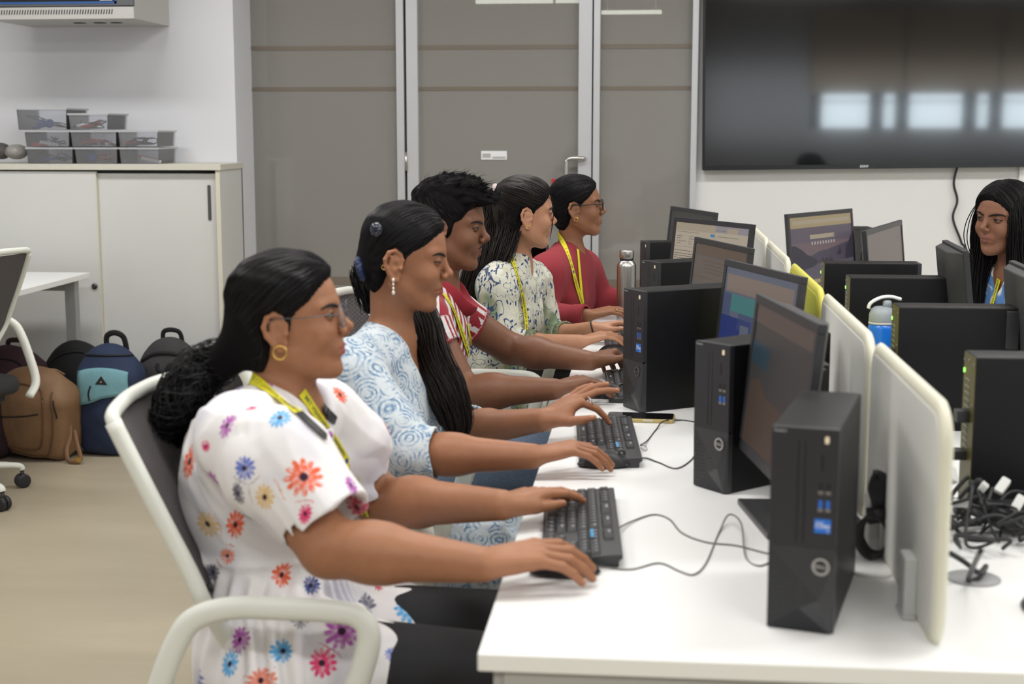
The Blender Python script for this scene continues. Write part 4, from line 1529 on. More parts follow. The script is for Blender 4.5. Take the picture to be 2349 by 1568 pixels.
def np_mesh(name, V, F, mats, parent=None, smooth=True):
    me = bpy.data.meshes.new(name)
    me.vertices.add(len(V))
    me.vertices.foreach_set('co', np.asarray(V, np.float32).ravel())
    me.loops.add(F.size)
    me.loops.foreach_set('vertex_index', F.astype(np.int32).ravel())
    me.polygons.add(len(F))
    me.polygons.foreach_set('loop_start', np.arange(0, F.size, F.shape[1], dtype=np.int32))
    try:
        me.polygons.foreach_set('loop_total', np.full(len(F), F.shape[1], np.int32))
    except Exception:
        pass
    me.update(calc_edges=True)
    o = link(name, me, parent, mats)
    if smooth:
        me.polygons.foreach_set('use_smooth', np.ones(len(F), bool))
    return o


def set_attr(o, name, data):
    me = o.data
    data = np.asarray(data, np.float32)
    if data.shape[1] == 4:
        a = me.color_attributes.new(name, 'FLOAT_COLOR', 'POINT')
        a.data.foreach_set('color', data.ravel())
    else:
        a = me.attributes.new(name, 'FLOAT_VECTOR', 'POINT')
        a.data.foreach_set('vector', data.ravel())


def verts_of(o):
    a = np.empty(len(o.data.vertices) * 3, np.float32)
    o.data.vertices.foreach_get('co', a)
    return a.reshape(-1, 3)


def normals_of(o):
    a = np.empty(len(o.data.vertices) * 3, np.float32)
    o.data.vertices.foreach_get('normal', a)
    return a.reshape(-1, 3)


def sub_keep_biggest(V, F, minfrac=0.02):
    return V, F


def sdf_obj(F_, name, mats, parent, off, n=1):
    """mesh of a field, moved so that the parent's origin is its zero"""
    V, Q = F_.mesh()
    if n:
        V = relax(V, Q, n, 0.4)
    return np_mesh(name, V - np.asarray(off), Q, mats, parent)


def fold(P, seed, scale, amp, dirv=None, stretch=0.35):
    """soft cloth creases"""
    rnd = np.random.RandomState(seed)
    out = 0
    P = P.astype(np.float32)
    for i in range(3):
        d = rnd.normal(size=3)
        if dirv is not None:
            d = d - np.asarray(dirv) * (d @ np.asarray(dirv)) * (1 - stretch)
        d = nrm(d).astype(np.float32)
        e = nrm(rnd.normal(size=3)).astype(np.float32)
        e2 = nrm(rnd.normal(size=3)).astype(np.float32)
        s = scale * (0.7 + 0.5 * i)
        w = np.sin((P @ d) * s + rnd.rand() * 6 + 1.6 * np.sin((P @ e) * s * 0.45 + rnd.rand() * 6) + 1.2 * np.sin((P @ e2) * s * 0.33 + rnd.rand() * 6))
        out = out + (np.abs(w) - 0.55) * (1.0 / (1 + i * .6))
    return (out * amp).astype(np.float32)

# ================================================================== PEOPLE: builders
class Fr:
    def __init__(s, o, yaw=0, pitch=0, roll=0, sc=1.0):
        """x forward, y to the person's left, z up; pitch > 0 looks up, roll > 0 tips to the left"""
        M = Matrix.Rotation(yaw, 3, 'Z') @ Matrix.Rotation(-pitch, 3, 'Y') @ Matrix.Rotation(-roll, 3, 'X')
        s.R = np.array(M)
        s.o = np.asarray(o, float)
        s.s = sc

    def p(s, *l):
        l = np.asarray(l if len(l) > 1 else l[0], float)
        return s.o + s.s * (l @ s.R.T)

    def d(s, *l):
        return np.asarray(l, float) @ s.R.T

    def loc(s, P):
        return ((P - s.o.astype(np.float32)) @ s.R.astype(np.float32)) / s.s


def head_at_nose(nose, yaw, pitch, roll=0, sc=1.0):
    f = Fr((0, 0, 0), yaw, pitch, roll, sc)
    f.o = np.asarray(nose, float) - f.p(0.1165, 0, -0.018)
    return f


NECK = {}


def add_head(F, fr, nose=1.0, jaw=1.0, chin=0.0, male=False, cheek=1.0):
    s = fr.s
    p = fr.p
    F.ell(p(.002, 0, .036), np.array((.090, .073, .076)) * s, fr.R, 0)
    F.ell(p(.026, 0, -.028), np.array((.061, .058, .074)) * s, fr.R, .03 * s)
    for y in (-1, 1):
        F.cone(p(.002, y * .0475 * jaw, -.048), p(.060, y * .018 * jaw, -.086), .017 * s, .0155 * s, .024 * s)
        F.sph(p(.062, y * .034, -.024), .0225 * s * cheek, .022 * s)
        F.cone(p(.082, y * .012, .027), p(.066, y * .044, .025), .0095 * s * (1.12 if male else 1), .010 * s, .012 * s)
    F.sph(p(.073 + chin, 0, -.089), .0165 * s * (1.08 if male else 1), .016 * s)
    F.ell(p(.079, 0, -.050), np.array((.0165, .026, .021)) * s, fr.R, .012 * s)
    # sockets
    for y in (-1, 1):
        F.sph(p(.1020, y * .031, .008), .0165 * s, .012 * s, 's')
    # nose
    F.cone(p(.0880, 0, .018), p(.1015, 0, -.010), .0062 * s, .0076 * s * nose, .010 * s)
    F.sph(p(.1083, 0, -.0165), .0082 * s * nose, .008 * s)
    for y in (-1, 1):
        F.sph(p(.0985, y * .0115 * nose, -.0235), .0066 * s, .006 * s)
    F.cone(p(.1035, 0, -.0265), p(.094, 0, -.0310), .0048 * s, .0060 * s, .006 * s)
    for y in (-1, 1):
        F.cone(p(.1020, y * .0060, -.0335), p(.0985, y * .0060, -.0275), .0030 * s, .0024 * s, .002 * s, 's')
    # lips
    for y in (-1, 1):
        F.cone(p(.0932, y * .003, -.0482), p(.0812, y * .0235, -.0545), .0050 * s, .0022 * s, .003 * s)
        F.cone(p(.0912, 0, -.0595), p(.0796, y * .0215, -.0560), .0062 * s, .0024 * s, .003 * s)
        F.cone(p(.1000, 0, -.0533), p(.0835, y * .024, -.0550), .0014 * s, .0010 * s, .003 * s, 's')
    # ears
    for y in (-1, 1):
        yy = lambda x, o=0.0: y * (.0705 + max(0.0, -x) * .42 + o)
        EZ = -.009
        H = [(.012, -.002), (.012, .014), (.006, .026), (-.006, .032), (-.018, .027), (-.024, .012), (-.021, -.004), (-.012, -.018), (-.004, -.029), (.005, -.030), (.009, -.018)]
        pts = [p(x, yy(x, .002), z + EZ) for x, z in H]
        rs = [.0035, .004, .0042, .0042, .0044, .0044, .0042, .0045, .0062, .0058, .004]
        F.ell(p(-.004, y * .0735, -.002 + EZ), np.array((.0165, .0055, .027)) * s, fr.R, .006 * s)
        F.chain(pts, [r * s for r in rs], .003 * s)
        F.cone(p(-.012, yy(-.012, .0015), .018 + EZ), p(-.012, yy(-.012, .0015), -.008 + EZ), .0038 * s, .0035 * s, .003 * s)
        F.sph(p(.0, y * .0845, .002 + EZ), .0088 * s, .003 * s, 's')
        F.sph(p(.0105, y * .0775, -.004 + EZ), .0042 * s, .003 * s)


def skin_colour(V, fr, tone, lip, nails):
    L = fr.loc(V.astype(np.float32))
    col = np.tile(np.array(tone, np.float32), (len(V), 1))
    dm = np.ones(len(V))
    for y in (-1, 1):
        for a, b, r1, r2 in (((.0932, y * .003, -.0482), (.0812, y * .0235, -.0545), .0052, .0024), ((.0912, 0, -.0595), (.0796, y * .0215, -.0560), .0064, .0026)):
            dm = np.minimum(dm, p_cone(a, b, r1, r2)(L))
    w = np.clip(1.3 - dm / .0016, 0, 1)[:, None]
    col = col * (1 - w) + np.array(lip, np.float32) * w
    # brown tint round the eyes and on the eyelids
    for y in (-1, 1):
        de = np.sqrt(((L - np.array((.084, y * .031, .009), np.float32)) ** 2).sum(1))
        w = (np.clip(1 - de / .022, 0, 1) * .35)[:, None]
        col = col * (1 - w * np.array((.35, .45, .5)))
    for tip, up in nails:
        d = V - tip
        w = (np.clip(1 - (np.sqrt((d * d).sum(1)) - .0045) / .002, 0, 1) * np.clip((d @ up) / .004, 0, 1))[:, None]
        col = col * (1 - w) + np.minimum(np.array(tone, np.float32) * 1.55 + .05, 1) * w
    return np.concatenate([np.clip(col, 0, 1), np.ones((len(V), 1))], 1)


def add_hand(F, W, d, up, right=True, hs=1.0, curl=None, splay=(7, 1, -5, -13), thumb=(0, 0), thumb_pts=None, fat=1.0):
    """W wrist, d direction to the knuckles, up = back of hand; curl = 4 x (mcp, pip, dip) degrees; returns finger tips"""
    d = nrm(d)
    up = nrm(np.asarray(up, float) - d * np.dot(up, d))
    t = np.cross(up, d) * (1 if right else -1)
    q = lambda a, b, c: np.asarray(W) + hs * (a * d + b * t + c * up)
    m = [(.088, .026), (.091, .006), (.086, -.013), (.077, -.030)]
    r_ = [.0105, .0105, .0100, .0092]
    bs = [.014, .005, -.005, -.014]
    F.ell(q(.048, .0, -.002), np.array((.044, .034, .0125)) * hs * np.array((1, 1, fat)), np.stack([d, t, up], 1), .014 * hs)
    for (a, b), r, b0 in zip(m, r_, bs):
        F.cone(q(.008, b0, 0), q(a, b, -.001), .0145 * hs * fat, r * hs * fat, .008 * hs)
    F.cone(q(.02, .012, -.008), q(.05, .028, -.010), .014 * hs * fat, .012 * hs * fat, .010 * hs)
    seg = [(.041, .025, .021), (.045, .028, .022), (.042, .027, .021), (.033, .020, .019)]
    rad = [(.0090, .0080, .0072, .0060), (.0092, .0082, .0073, .0061), (.0088, .0078, .0070, .0058), (.0078, .0069, .0062, .0053)]
    curl = curl or [(15, 25, 12)] * 4
    tips = []
    for i in range(4):
        a = R(splay[i])
        fd = d * math.cos(a) + t * math.sin(a)
        P = q(*m[i], -.001)
        ang = 0
        for j in range(3):
            ang += R(curl[i][j])
            dr = fd * math.cos(ang) - up * math.sin(ang)
            Q = P + dr * seg[i][j] * hs
            F.cone(P, Q, rad[i][j] * hs * fat, rad[i][j + 1] * hs * fat, .0035 * hs if j == 0 else .002 * hs)
            P = Q
        upn = up * math.cos(ang) + fd * math.sin(ang)
        tips.append((P + upn * .002 - dr * .002, upn))
    # thumb
    if thumb_pts is None:
        ta, tb = R(thumb[0]), R(thumb[1])      # opening away from the palm, dropping down
        def rot(v):
            x, y, z = v
            c, s_ = math.cos(ta), math.sin(ta)
            x, y = x * c - y * s_ , x * s_ + y * c
            return (x, y, z - tb * math.hypot(x, y))
        T = [(.016, .018, -.006), (.047, .040, -.014), (.074, .054, -.018), (.099, .062, -.021)]
        T = [T[0]] + [tuple(np.array(T[0]) + np.array(rot(np.array(v) - np.array(T[0])))) for v in T[1:]]
        T = [q(*v) for v in T]
    else:
        T = thumb_pts
    F.chain(T[:2], [.0150 * hs, .0120 * hs], .010 * hs)
    F.chain(T[1:3], [.0115 * hs, .0098 * hs], .004 * hs)
    F.chain(T[2:], [.0098 * hs, .0072 * hs], .002 * hs)
    tips.append((T[3] + up * .003, up))
    return tips, (d, t, up)


class Torso:
    def __init__(s, sp):
        s.P, s.N, s.SL, s.SR = [np.asarray(sp[k], float) for k in ('P', 'N', 'SL', 'SR')]
        s.lat = nrm(s.SL - s.SR)
        s.up = nrm(s.N - s.P)
        s.lat = nrm(s.lat - s.up * (s.lat @ s.up))
        s.fw = np.cross(s.lat, s.up)
        s.M = np.stack([s.fw, s.lat, s.up], 1)
        s.L = np.linalg.norm(s.N - s.P)
        s.C = s.N - s.up * .165 * s.L / .48 + s.fw * .005
        if 'C' in sp:
            s.C = np.asarray(sp['C'], float)
        s.g = sp.get('girth', 1.0)
        s.bust = sp.get('bust', 1.0)
        hl = nrm(np.array((0, 1, 0)) if 'hl' not in sp else sp['hl'])
        s.hip = {1: s.P + hl * .085, -1: s.P - hl * .085}

    def add(s, F, grow=0.0, hips=True, upper=True):
        g = s.g
        G = lambda *r: np.array(r) * g + grow
        M = s.M
        if hips:
            F.ell(s.P + s.up * .01, G(.120, .168, .105), M, .04)
        F.ell(lerp(s.P, s.C, .45) + s.fw * .004, G(.102, .135, .135), M, .06)
        F.ell(s.C, G(.104, .140, .150), M, .05)
        if upper:
            F.cone(s.SR - s.up * .012, s.SL - s.up * .012, .050 * g + grow, .050 * g + grow, .05)
            for S in (s.SL, s.SR):
                F.cone(s.N - s.up * .015, lerp(s.N, S, .75), .038 + grow, .036 + grow, .04)
            if s.bust:
                for y in (-1, 1):
                    F.sph(s.C + s.fw * .070 * g + s.lat * y * .066 - s.up * .012, (.050 * s.bust + grow * .8), .045)


def limbs(F, sp, grow=0.0, legs=True, g=1.0):
    if legs:
        for k, hp in (('L', 1), ('R', -1)):
            H, K, A = sp['T'].hip[hp], np.asarray(sp['K' + k]), np.asarray(sp['A' + k])
            F.cone(H, K, .088 * g + grow, .058 * g + grow, .03)
            F.cone(K, A, .056 * g + grow, .036 * g + grow, .02)


def tube_strands(paths, r, name, m, parent, off, taper=True):
    """paths: (n, k, 3) array -> one mesh of thin three sided strands"""
    paths = np.asarray(paths, float)
    n, k, _ = paths.shape
    T = np.gradient(paths, axis=1)
    T /= np.linalg.norm(T, axis=2, keepdims=True) + 1e-9
    ref = np.array((0.31, 0.57, 0.76))
    A = np.cross(T, ref)
    A /= np.linalg.norm(A, axis=2, keepdims=True) + 1e-9
    Bv = np.cross(T, A)
    rr = np.full(k, 1.0) if not taper else np.minimum(1, np.minimum(np.arange(k) / 2 + .3, (k - 1 - np.arange(k)) / 3 + .15))
    rad = (np.asarray(r) * np.ones(n))[:, None] * rr[None]
    V = []
    for j in range(3):
        a = 2 * math.pi * j / 3
        V.append(paths + (A * math.cos(a) + Bv * math.sin(a)) * rad[..., None])
    V = np.stack(V, 2).reshape(-1, 3)
    ii, kk = np.meshgrid(np.arange(n), np.arange(k - 1), indexing='ij')
    F = []
    for j in range(3):
        a = (ii * k + kk) * 3 + j
        b = (ii * k + kk) * 3 + (j + 1) % 3
        F.append(np.stack([a, b, b + 3, a + 3], -1).reshape(-1, 4))
    return np_mesh(name, V - np.asarray(off), np.concatenate(F), m, parent)


def poly_sd(X, Z, poly):
    poly = np.asarray(poly, np.float32)
    n = len(poly)
    d = np.full(X.shape, 1e9, np.float32)
    ins = np.zeros(X.shape, bool)
    for i in range(n):
        x1, z1 = poly[i]
        x2, z2 = poly[(i + 1) % n]
        ex, ez = x2 - x1, z2 - z1
        wx_, wz_ = X - x1, Z - z1
        t = np.clip((wx_ * ex + wz_ * ez) / (ex * ex + ez * ez), 0, 1)
        d = np.minimum(d, (wx_ - t * ex) ** 2 + (wz_ - t * ez) ** 2)
        c = ((z1 <= Z) & (Z < z2)) | ((z2 <= Z) & (Z < z1))
        ins ^= c & (X < x1 + (Z - z1) / (ez if abs(ez) > 1e-9 else 1e-9) * ex)
    d = np.sqrt(d)
    return np.where(ins, d, -d)


ZONE = [(.100, .092), (.074, .064), (.052, .038), (.032, .024), (.018, .010), (.013, -.008), (.008, .017), (-.006, .028), (-.022, .021), (-.029, -.003), (-.030, -.045), (-.038, -.085), (-.25, -.14), (-.25, .3), (.14, .3)]


def hair_fn(fr, zone=ZONE, T=.012, back=0.0, top=0.0, seed=1, lump=0.0, edge=.010):
    zone = np.asarray(zone, np.float32)
    e1 = p_ell((.002, 0, .036), (.090, .073, .076))
    e2 = p_ell((-.004, 0, -.022), (.072, .066, .070))

    def f(P):
        L = fr.loc(P).astype(np.float32)
        D = Field.comb(e1(L), e2(L), .03, 'u')
        sgn = poly_sd(L[..., 0], L[..., 2], zone)
        w = np.clip(sgn / edge * .5 + .5, 0, 1)
        w = w * w * (3 - 2 * w)
        t = T + back * np.clip(-L[..., 0] / .1, 0, 1) + top * np.clip((L[..., 2] - .03) / .08, 0, 1)
        if lump:
            t = t + lump * np.sin(L[..., 0] * 90 + seed + 2 * np.sin(L[..., 2] * 70)) * np.sin(L[..., 1] * 80 + L[..., 2] * 60)
        t = -.009 + (t + .009) * w
        return (D - t) * fr.s
    return f


def trace(fn, starts, flow, steps, ds, lift=.0006):
    """walk over the surface fn=0 along the direction field flow(P)"""
    P = np.asarray(starts, np.float32)
    out = [P]
    e = 1e-3

    def grad(P):
        g = np.stack([fn(P + np.eye(3, dtype=np.float32)[i] * e) - fn(P - np.eye(3, dtype=np.float32)[i] * e) for i in range(3)], -1)
        return g / (np.linalg.norm(g, axis=-1, keepdims=True) + 1e-9)
    for _ in range(steps):
        g = grad(P)
        v = flow(P)
        v = v - g * (v * g).sum(-1, keepdims=True)
        v /= np.linalg.norm(v, axis=-1, keepdims=True) + 1e-9
        P = P + v * ds
        d = fn(P)
        P = (P - grad(P) * np.clip(d - lift, -.01, .01)[:, None]).astype(np.float32)
        out.append(P)
    return np.stack(out, 1)


def hair_material(name, col, rough=0.46):
    m = mat(name, col, rough, spec=0.32)
    nt = m.node_tree
    b = nt.nodes['Principled BSDF']
    b.inputs['Anisotropic'].default_value = 0.0
    return m


m_hcore = mat('hair_underlayer', (0.006, 0.005, 0.0055), 0.8, spec=0.10)
m_hair = hair_material('hair_black', (0.0075, 0.0065, 0.0075))
m_hairb = hair_material('hair_brown_black', (0.017, 0.012, 0.010))


def lock(path, rad, name, m, parent, off, n=60, seed=0, r=.0012, wob=.25, core=.72, curl=0.0, flat=1.0, fn=(0, 1, 0), k=26, twist=1.0, ragged=0.25):
    """a tress of hair: a core and many strands that run with it"""
    S = np.array(spline(path, 10))
    rr = np.interp(np.linspace(0, 1, len(S)), np.linspace(0, 1, len(rad)), rad)
    rnd = np.random.RandomState(seed)
    T = np.gradient(S, axis=0)
    T /= np.linalg.norm(T, axis=1, keepdims=True)
    up = np.asarray(fn, float)
    A = np.array([nrm(up - t * (up @ t)) for t in T])
    Bv = np.cross(T, A)
    mb = MB()
    mb.tube([tuple(s - off) for s in S], [x * core for x in rr], 12, flat=(flat, tuple(fn)))
    c = mb.build(name, m_hcore, parent)
    idx = np.linspace(0, len(S) - 1, k)
    paths = []
    for i in range(n):
        th = rnd.rand() * 2 * math.pi
        q = (.80 + .3 * rnd.rand())
        th2 = th + np.linspace(0, 1, k) * rnd.uniform(-1, 1) * twist
        if curl:
            th2 = th2 + curl * np.sin(np.linspace(0, 9, k) + rnd.rand() * 6)
        e = 1 - ragged * rnd.rand() ** 2
        ii = idx * e
        P = np.stack([np.interp(ii, np.arange(len(S)), S[:, j]) for j in range(3)], 1)
        a_ = np.stack([np.interp(ii, np.arange(len(S)), A[:, j]) for j in range(3)], 1)
        b_ = np.stack([np.interp(ii, np.arange(len(S)), Bv[:, j]) for j in range(3)], 1)
        w = np.interp(ii, np.arange(len(S)), rr) * q * (1 + wob * .3 * np.sin(np.linspace(0, 7, k) + rnd.rand() * 6))
        paths.append(P + a_ * (np.sin(th2) * w * flat)[:, None] + b_ * (np.cos(th2) * w)[:, None])
    o = tube_strands(paths, rnd.uniform(.6, 1.25, n) * r, name + '_strands', m, parent, off)
    return c, o


# ------------------------------------------------------------------ eyes, lids, brows, glasses
m_eyew = mat('eye_white', (0.30, 0.27, 0.25), 0.35, spec=.3)
m_iris = mat('iris_brown', (0.035, 0.015, 0.008), 0.12)
m_lash = mat('lash_black', (0.008, 0.006, 0.006), 0.6)


def add_eyes(fr, parent, off, skin, gaze=(1, 0, -.1), open_up=16, open_lo=-14, brow=True, browm=None, body=None):
    bvb = bvh_of([(body, off)])

    def on_face(az, y0, z):
        c = fr.p(.040, y0, z)
        d = fr.d(math.cos(az), math.sin(az), 0)
        h = bvb.ray_cast(Vector(c + d * .12), Vector(-d), .2)
        return (c + d * .05, d) if h[0] is None else (np.array(h[0]), np.array(h[1]))
    """skin: plain material of the eyelids"""
    s = fr.s
    g = nrm(gaze)
    for y in (-1, 1):
        c = np.array((.0762, y * .031, .009))
        mb = MB()
        mb.sphere((0, 0, 0), .0118, 14)
        gz = nrm(g)
        mi = []
        for f in mb.f:
            cc = np.mean([mb.v[i] for i in f], 0)
            cc = cc / np.linalg.norm(cc)
            mi.append(1 if cc @ gz > .80 else 0)
        mb.m = mi
        mb.v = [tuple(fr.p(c + np.array(v)) - off) for v in mb.v]
        mb.build('eye', [m_eyew, m_iris], parent)
        for nm, hi, lo_ in (('upper_eyelid', 95, open_up), ('lower_eyelid', -80, open_lo)):
            vs, fs = [], []
            na, ne = 25, 7
            for rr in (.0131, .0118):
                for i in range(na):
                    az = R(-112 + 224 * i / (na - 1))
                    e0 = (lo_ + 3) * max(0.0, math.cos(az * 90 / 74)) ** .7 - 3 if abs(az) < R(74) else -3
                    for j in range(ne):
                        el = R(e0 + (hi - e0) * j / (ne - 1))
                        vs.append(tuple(fr.p(c + rr * np.array((math.cos(el) * math.cos(az), math.cos(el) * math.sin(az), math.sin(el)))) - off))
            n0 = na * ne
            for i in range(na - 1):
                for j in range(ne - 1):
                    a = i * ne + j
                    fs.append((a, a + 1, a + ne + 1, a + ne))
                    fs.append((n0 + a, n0 + a + ne, n0 + a + ne + 1, n0 + a + 1))
                a = i * ne
                fs.append((a, a + ne, n0 + a + ne, n0 + a))
            lid = MB().add(vs, fs, 0, True).build(nm, skin, parent)
            edge = [vs[i * ne] for i in range(na)]
            MB().tube(edge, [.0003] + [(.0009 if nm[0] == 'u' else .00035) * s] * (na - 2) + [.0003], 6).build('eyelashes', m_lash, lid)
        if brow:
            pts, rs = [], []
            bz_ = [np.interp(np.linspace(9, 60, 16), (9, 18, 28, 39, 50, 60), q_) for q_ in ((.0195, .0225, .0250, .0265, .0255, .0222), (.0014, .0029, .0033, .0030, .0024, .0013))]
            for (az, z, r) in zip(np.linspace(9, 60, 16), *bz_):
                hp_, hn = on_face(y * R(az), 0, z)
                pts.append(tuple(hp_ + hn * .0008 - off))
                rs.append(r * s)
            sp_ = spline(pts, 2)
            rs2 = np.interp(np.linspace(0, 1, len(sp_)), np.linspace(0, 1, len(rs)), rs)
            MB().tube(sp_, list(rs2), 8, flat=(.35, tuple(fr.d(.75, y * .66, 0)))).build('eyebrow', browm or m_hair, parent)


def glasses(fr, parent, off, m, r=.0012, rx=.022, rz=.020, x=.104, square=False, lens=True):
    root = None
    mb = MB()
    for y in (-1, 1):
        c = np.array((x, y * .031, .006))
        pts = []
        for i in range(24):
            t = 2 * math.pi * i / 24
            cx_, sz_ = math.cos(t), math.sin(t)
            if square:
                cx_ = math.copysign(abs(cx_) ** .5, cx_)
                sz_ = math.copysign(abs(sz_) ** .5, sz_)
            pts.append(tuple(fr.p(c[0] - .004 * abs(cx_) * (cx_ * y > 0), c[1] + rx * cx_ * .93, c[2] + rz * sz_) - off))
        mb.tube(pts, r, 6, closed=True)
        if lens:
            lens_v = pts
            LB = MB().add(list(pts), [tuple(range(24))])
            lb = LB
            if root is None:
                lenses = []
            root = 1
            lenses.append(lb)
        # temple arm
        arm = [(x - .004, y * .0515, .010), (x - .012, y * .062, .012), (.06, y * .0735, .013), (.03, y * .078, .013), (.0, y * .079, .016), (-.012, y * .080, .010), (-.02, y * .080, -.002)]
        mb.tube([tuple(fr.p(a) - off) for a in spline(arm, 4)], r * .95, 6)
    mb.tube([tuple(fr.p(a) - off) for a in spline([(x, -.0105, .009), (x + .004, 0, .012), (x, .0105, .009)], 5)], r, 6)
    g = mb.build('glasses', m, parent)
    if lens:
        for lb in lenses:
            lb.build('lens', m_lens, g)
    return g


m_lens = mat('lens_glass', (0.9, 0.93, 0.95), 0.03, alpha=0.10, spec=0.6)
m_gold = mat('gold', (0.72, 0.46, 0.14), 0.25, metal=1.0)


# ------------------------------------------------------------------ lanyard
m_lan = mat('lanyard_yellow', (0.66, 0.60, 0.02), 0.55)
m_lant = mat('lanyard_print', (0.10, 0.10, 0.035), 0.6)
m_lanb = mat('lanyard_emblem', (0.03, 0.07, 0.24), 0.6)
_LT = {}


def lantext(s, size):
    if (s, size) not in _LT:
        _LT[(s, size)] = text_mb(s, size, depth=0.0002, bold=0.0003)
    return _LT[(s, size)]


def band(pts, nr, w, parent, off, name='lanyard', text='MIT VISHWAPRAYAG UNIVERSITY', flip=False, m=None, lift=.003, start=.02, gap=.03):
    """strip along pts (world) lying on a surface with normals nr"""
    P = np.array(pts, float)
    Nn = np.array([nrm(n) for n in nr])
    for _ in range(6):
        Nn[1:-1] = (Nn[:-2] + Nn[1:-1] * 2 + Nn[2:]) / 4
        P[1:-1] = (P[:-2] + P[1:-1] * 2 + P[2:]) / 4
    Nn = np.array([nrm(n) for n in Nn])
    P = P + Nn * lift
    T = np.gradient(P, axis=0)
    T = np.array([nrm(t) for t in T])
    Sd = np.array([nrm(np.cross(n, t)) for n, t in zip(Nn, T)])
    Nn = np.array([nrm(np.cross(t, s)) for t, s in zip(T, Sd)])
    o = MB().ribbon(P - off, Sd, w, .0010, Nn).build(name, m or m_lan, parent)
    if not text:
        return o
    L = np.concatenate([[0], np.cumsum(np.linalg.norm(np.diff(P, axis=0), axis=1))])

    def place(v, s0):
        x = s0 + v[0] * (-1 if flip else 1)
        y = v[1] * (-1 if flip else 1)
        i = np.array([np.interp(x, L, P[:, k]) for k in range(3)])
        sd = np.array([np.interp(x, L, Sd[:, k]) for k in range(3)])
        nn = np.array([np.interp(x, L, Nn[:, k]) for k in range(3)])
        return tuple(i + sd * y + nn * (.0012 + v[2]) - off)
    size = w * .62
    vs, fs = lantext(text, size)
    wd_ = max(v[0] for v in vs) - min(v[0] for v in vs)
    s0 = start + wd_ / 2
    mb, me_ = MB(), MB()
    while s0 - wd_ / 2 < L[-1]:
        # keep only letters that lie on the strip
        ok = [0 <= s0 + v[0] * (-1 if flip else 1) <= L[-1] for v in vs]
        mb.add([place(v, s0) for v in vs], [f for f in fs if all(ok[i] for i in f)])
        e = s0 + wd_ / 2 + gap / 2
        if e + .01 < L[-1]:
            me_.add([place(v, e) for v in ((-.007, 0, 0), (-.001, w * .33, 0), (.007, w * .2, 0), (.006, -w * .2, 0), (-.001, -w * .33, 0))], [(0, 1, 2, 3, 4)])
        s0 += wd_ + gap
    if mb.f:
        mb.build('lettering', m_lant, o)
    if me_.f:
        me_.build('emblem', m_lanb, o)
    return o


def bvh_of(objs):
    V, F, n = [], [], 0
    for o, off in objs:
        v = verts_of(o) + np.asarray(off, np.float32)
        f = np.empty(len(o.data.loops), np.int32)
        o.data.loops.foreach_get('vertex_index', f)
        f = f.reshape(-1, 4) + n
        V.append(v)
        F.append(f)
        n += len(v)
    return BVHTree.FromPolygons([tuple(x) for x in np.concatenate(V).tolist()], [tuple(x) for x in np.concatenate(F).tolist()])


def cast_px(bvh, u, v):
    d = Vector(ray(u, v)).normalized()
    h = bvh.ray_cast(Vector((0, 0, CH)), d, 20)
    return (None, None) if h[0] is None else (np.array(h[0]), np.array(h[1]))


def lay_band(bvh, px, w, parent, off, n=26, extra_start=None, **k):
    """a strip over a garment, whose way over the cloth is given as seen in the photograph"""
    S = spline([(a, b, 0) for a, b in px], 8)
    L = np.concatenate([[0], np.cumsum([np.linalg.norm(S[i + 1] - S[i]) for i in range(len(S) - 1)])])
    pts, nr = [], []
    for t in np.linspace(0, L[-1], n):
        u = np.interp(t, L, [s[0] for s in S])
        v = np.interp(t, L, [s[1] for s in S])
        p, q = cast_px(bvh, u, v)
        if p is not None:
            pts.append(p)
            nr.append(q)
    if extra_start is not None:
        pts = [np.array(e[0]) for e in extra_start] + pts
        nr = [np.array(e[1]) for e in extra_start] + nr
    # drop jumps
    good = [0]
    for i in range(1, len(pts)):
        if np.linalg.norm(pts[i] - pts[good[-1]]) < .17:
            good.append(i)
    pts = [pts[i] for i in good]
    nr = [nr[i] for i in good]
    if len(pts) < 3:
        return None
    return band(pts, nr, w, parent, off, **k)


def skin_mats(name, tone):
    b = mat('skin_' + name, tone, 0.47, spec=0.38, attr='Col', noise=(55, 0.05), bump=(420, 0.10, 2), sss=0.12)
    l = mat('lid_' + name, tuple(c * .72 for c in tone), 0.45, spec=0.38, noise=(55, 0.04), sss=0.1)
    return b, l


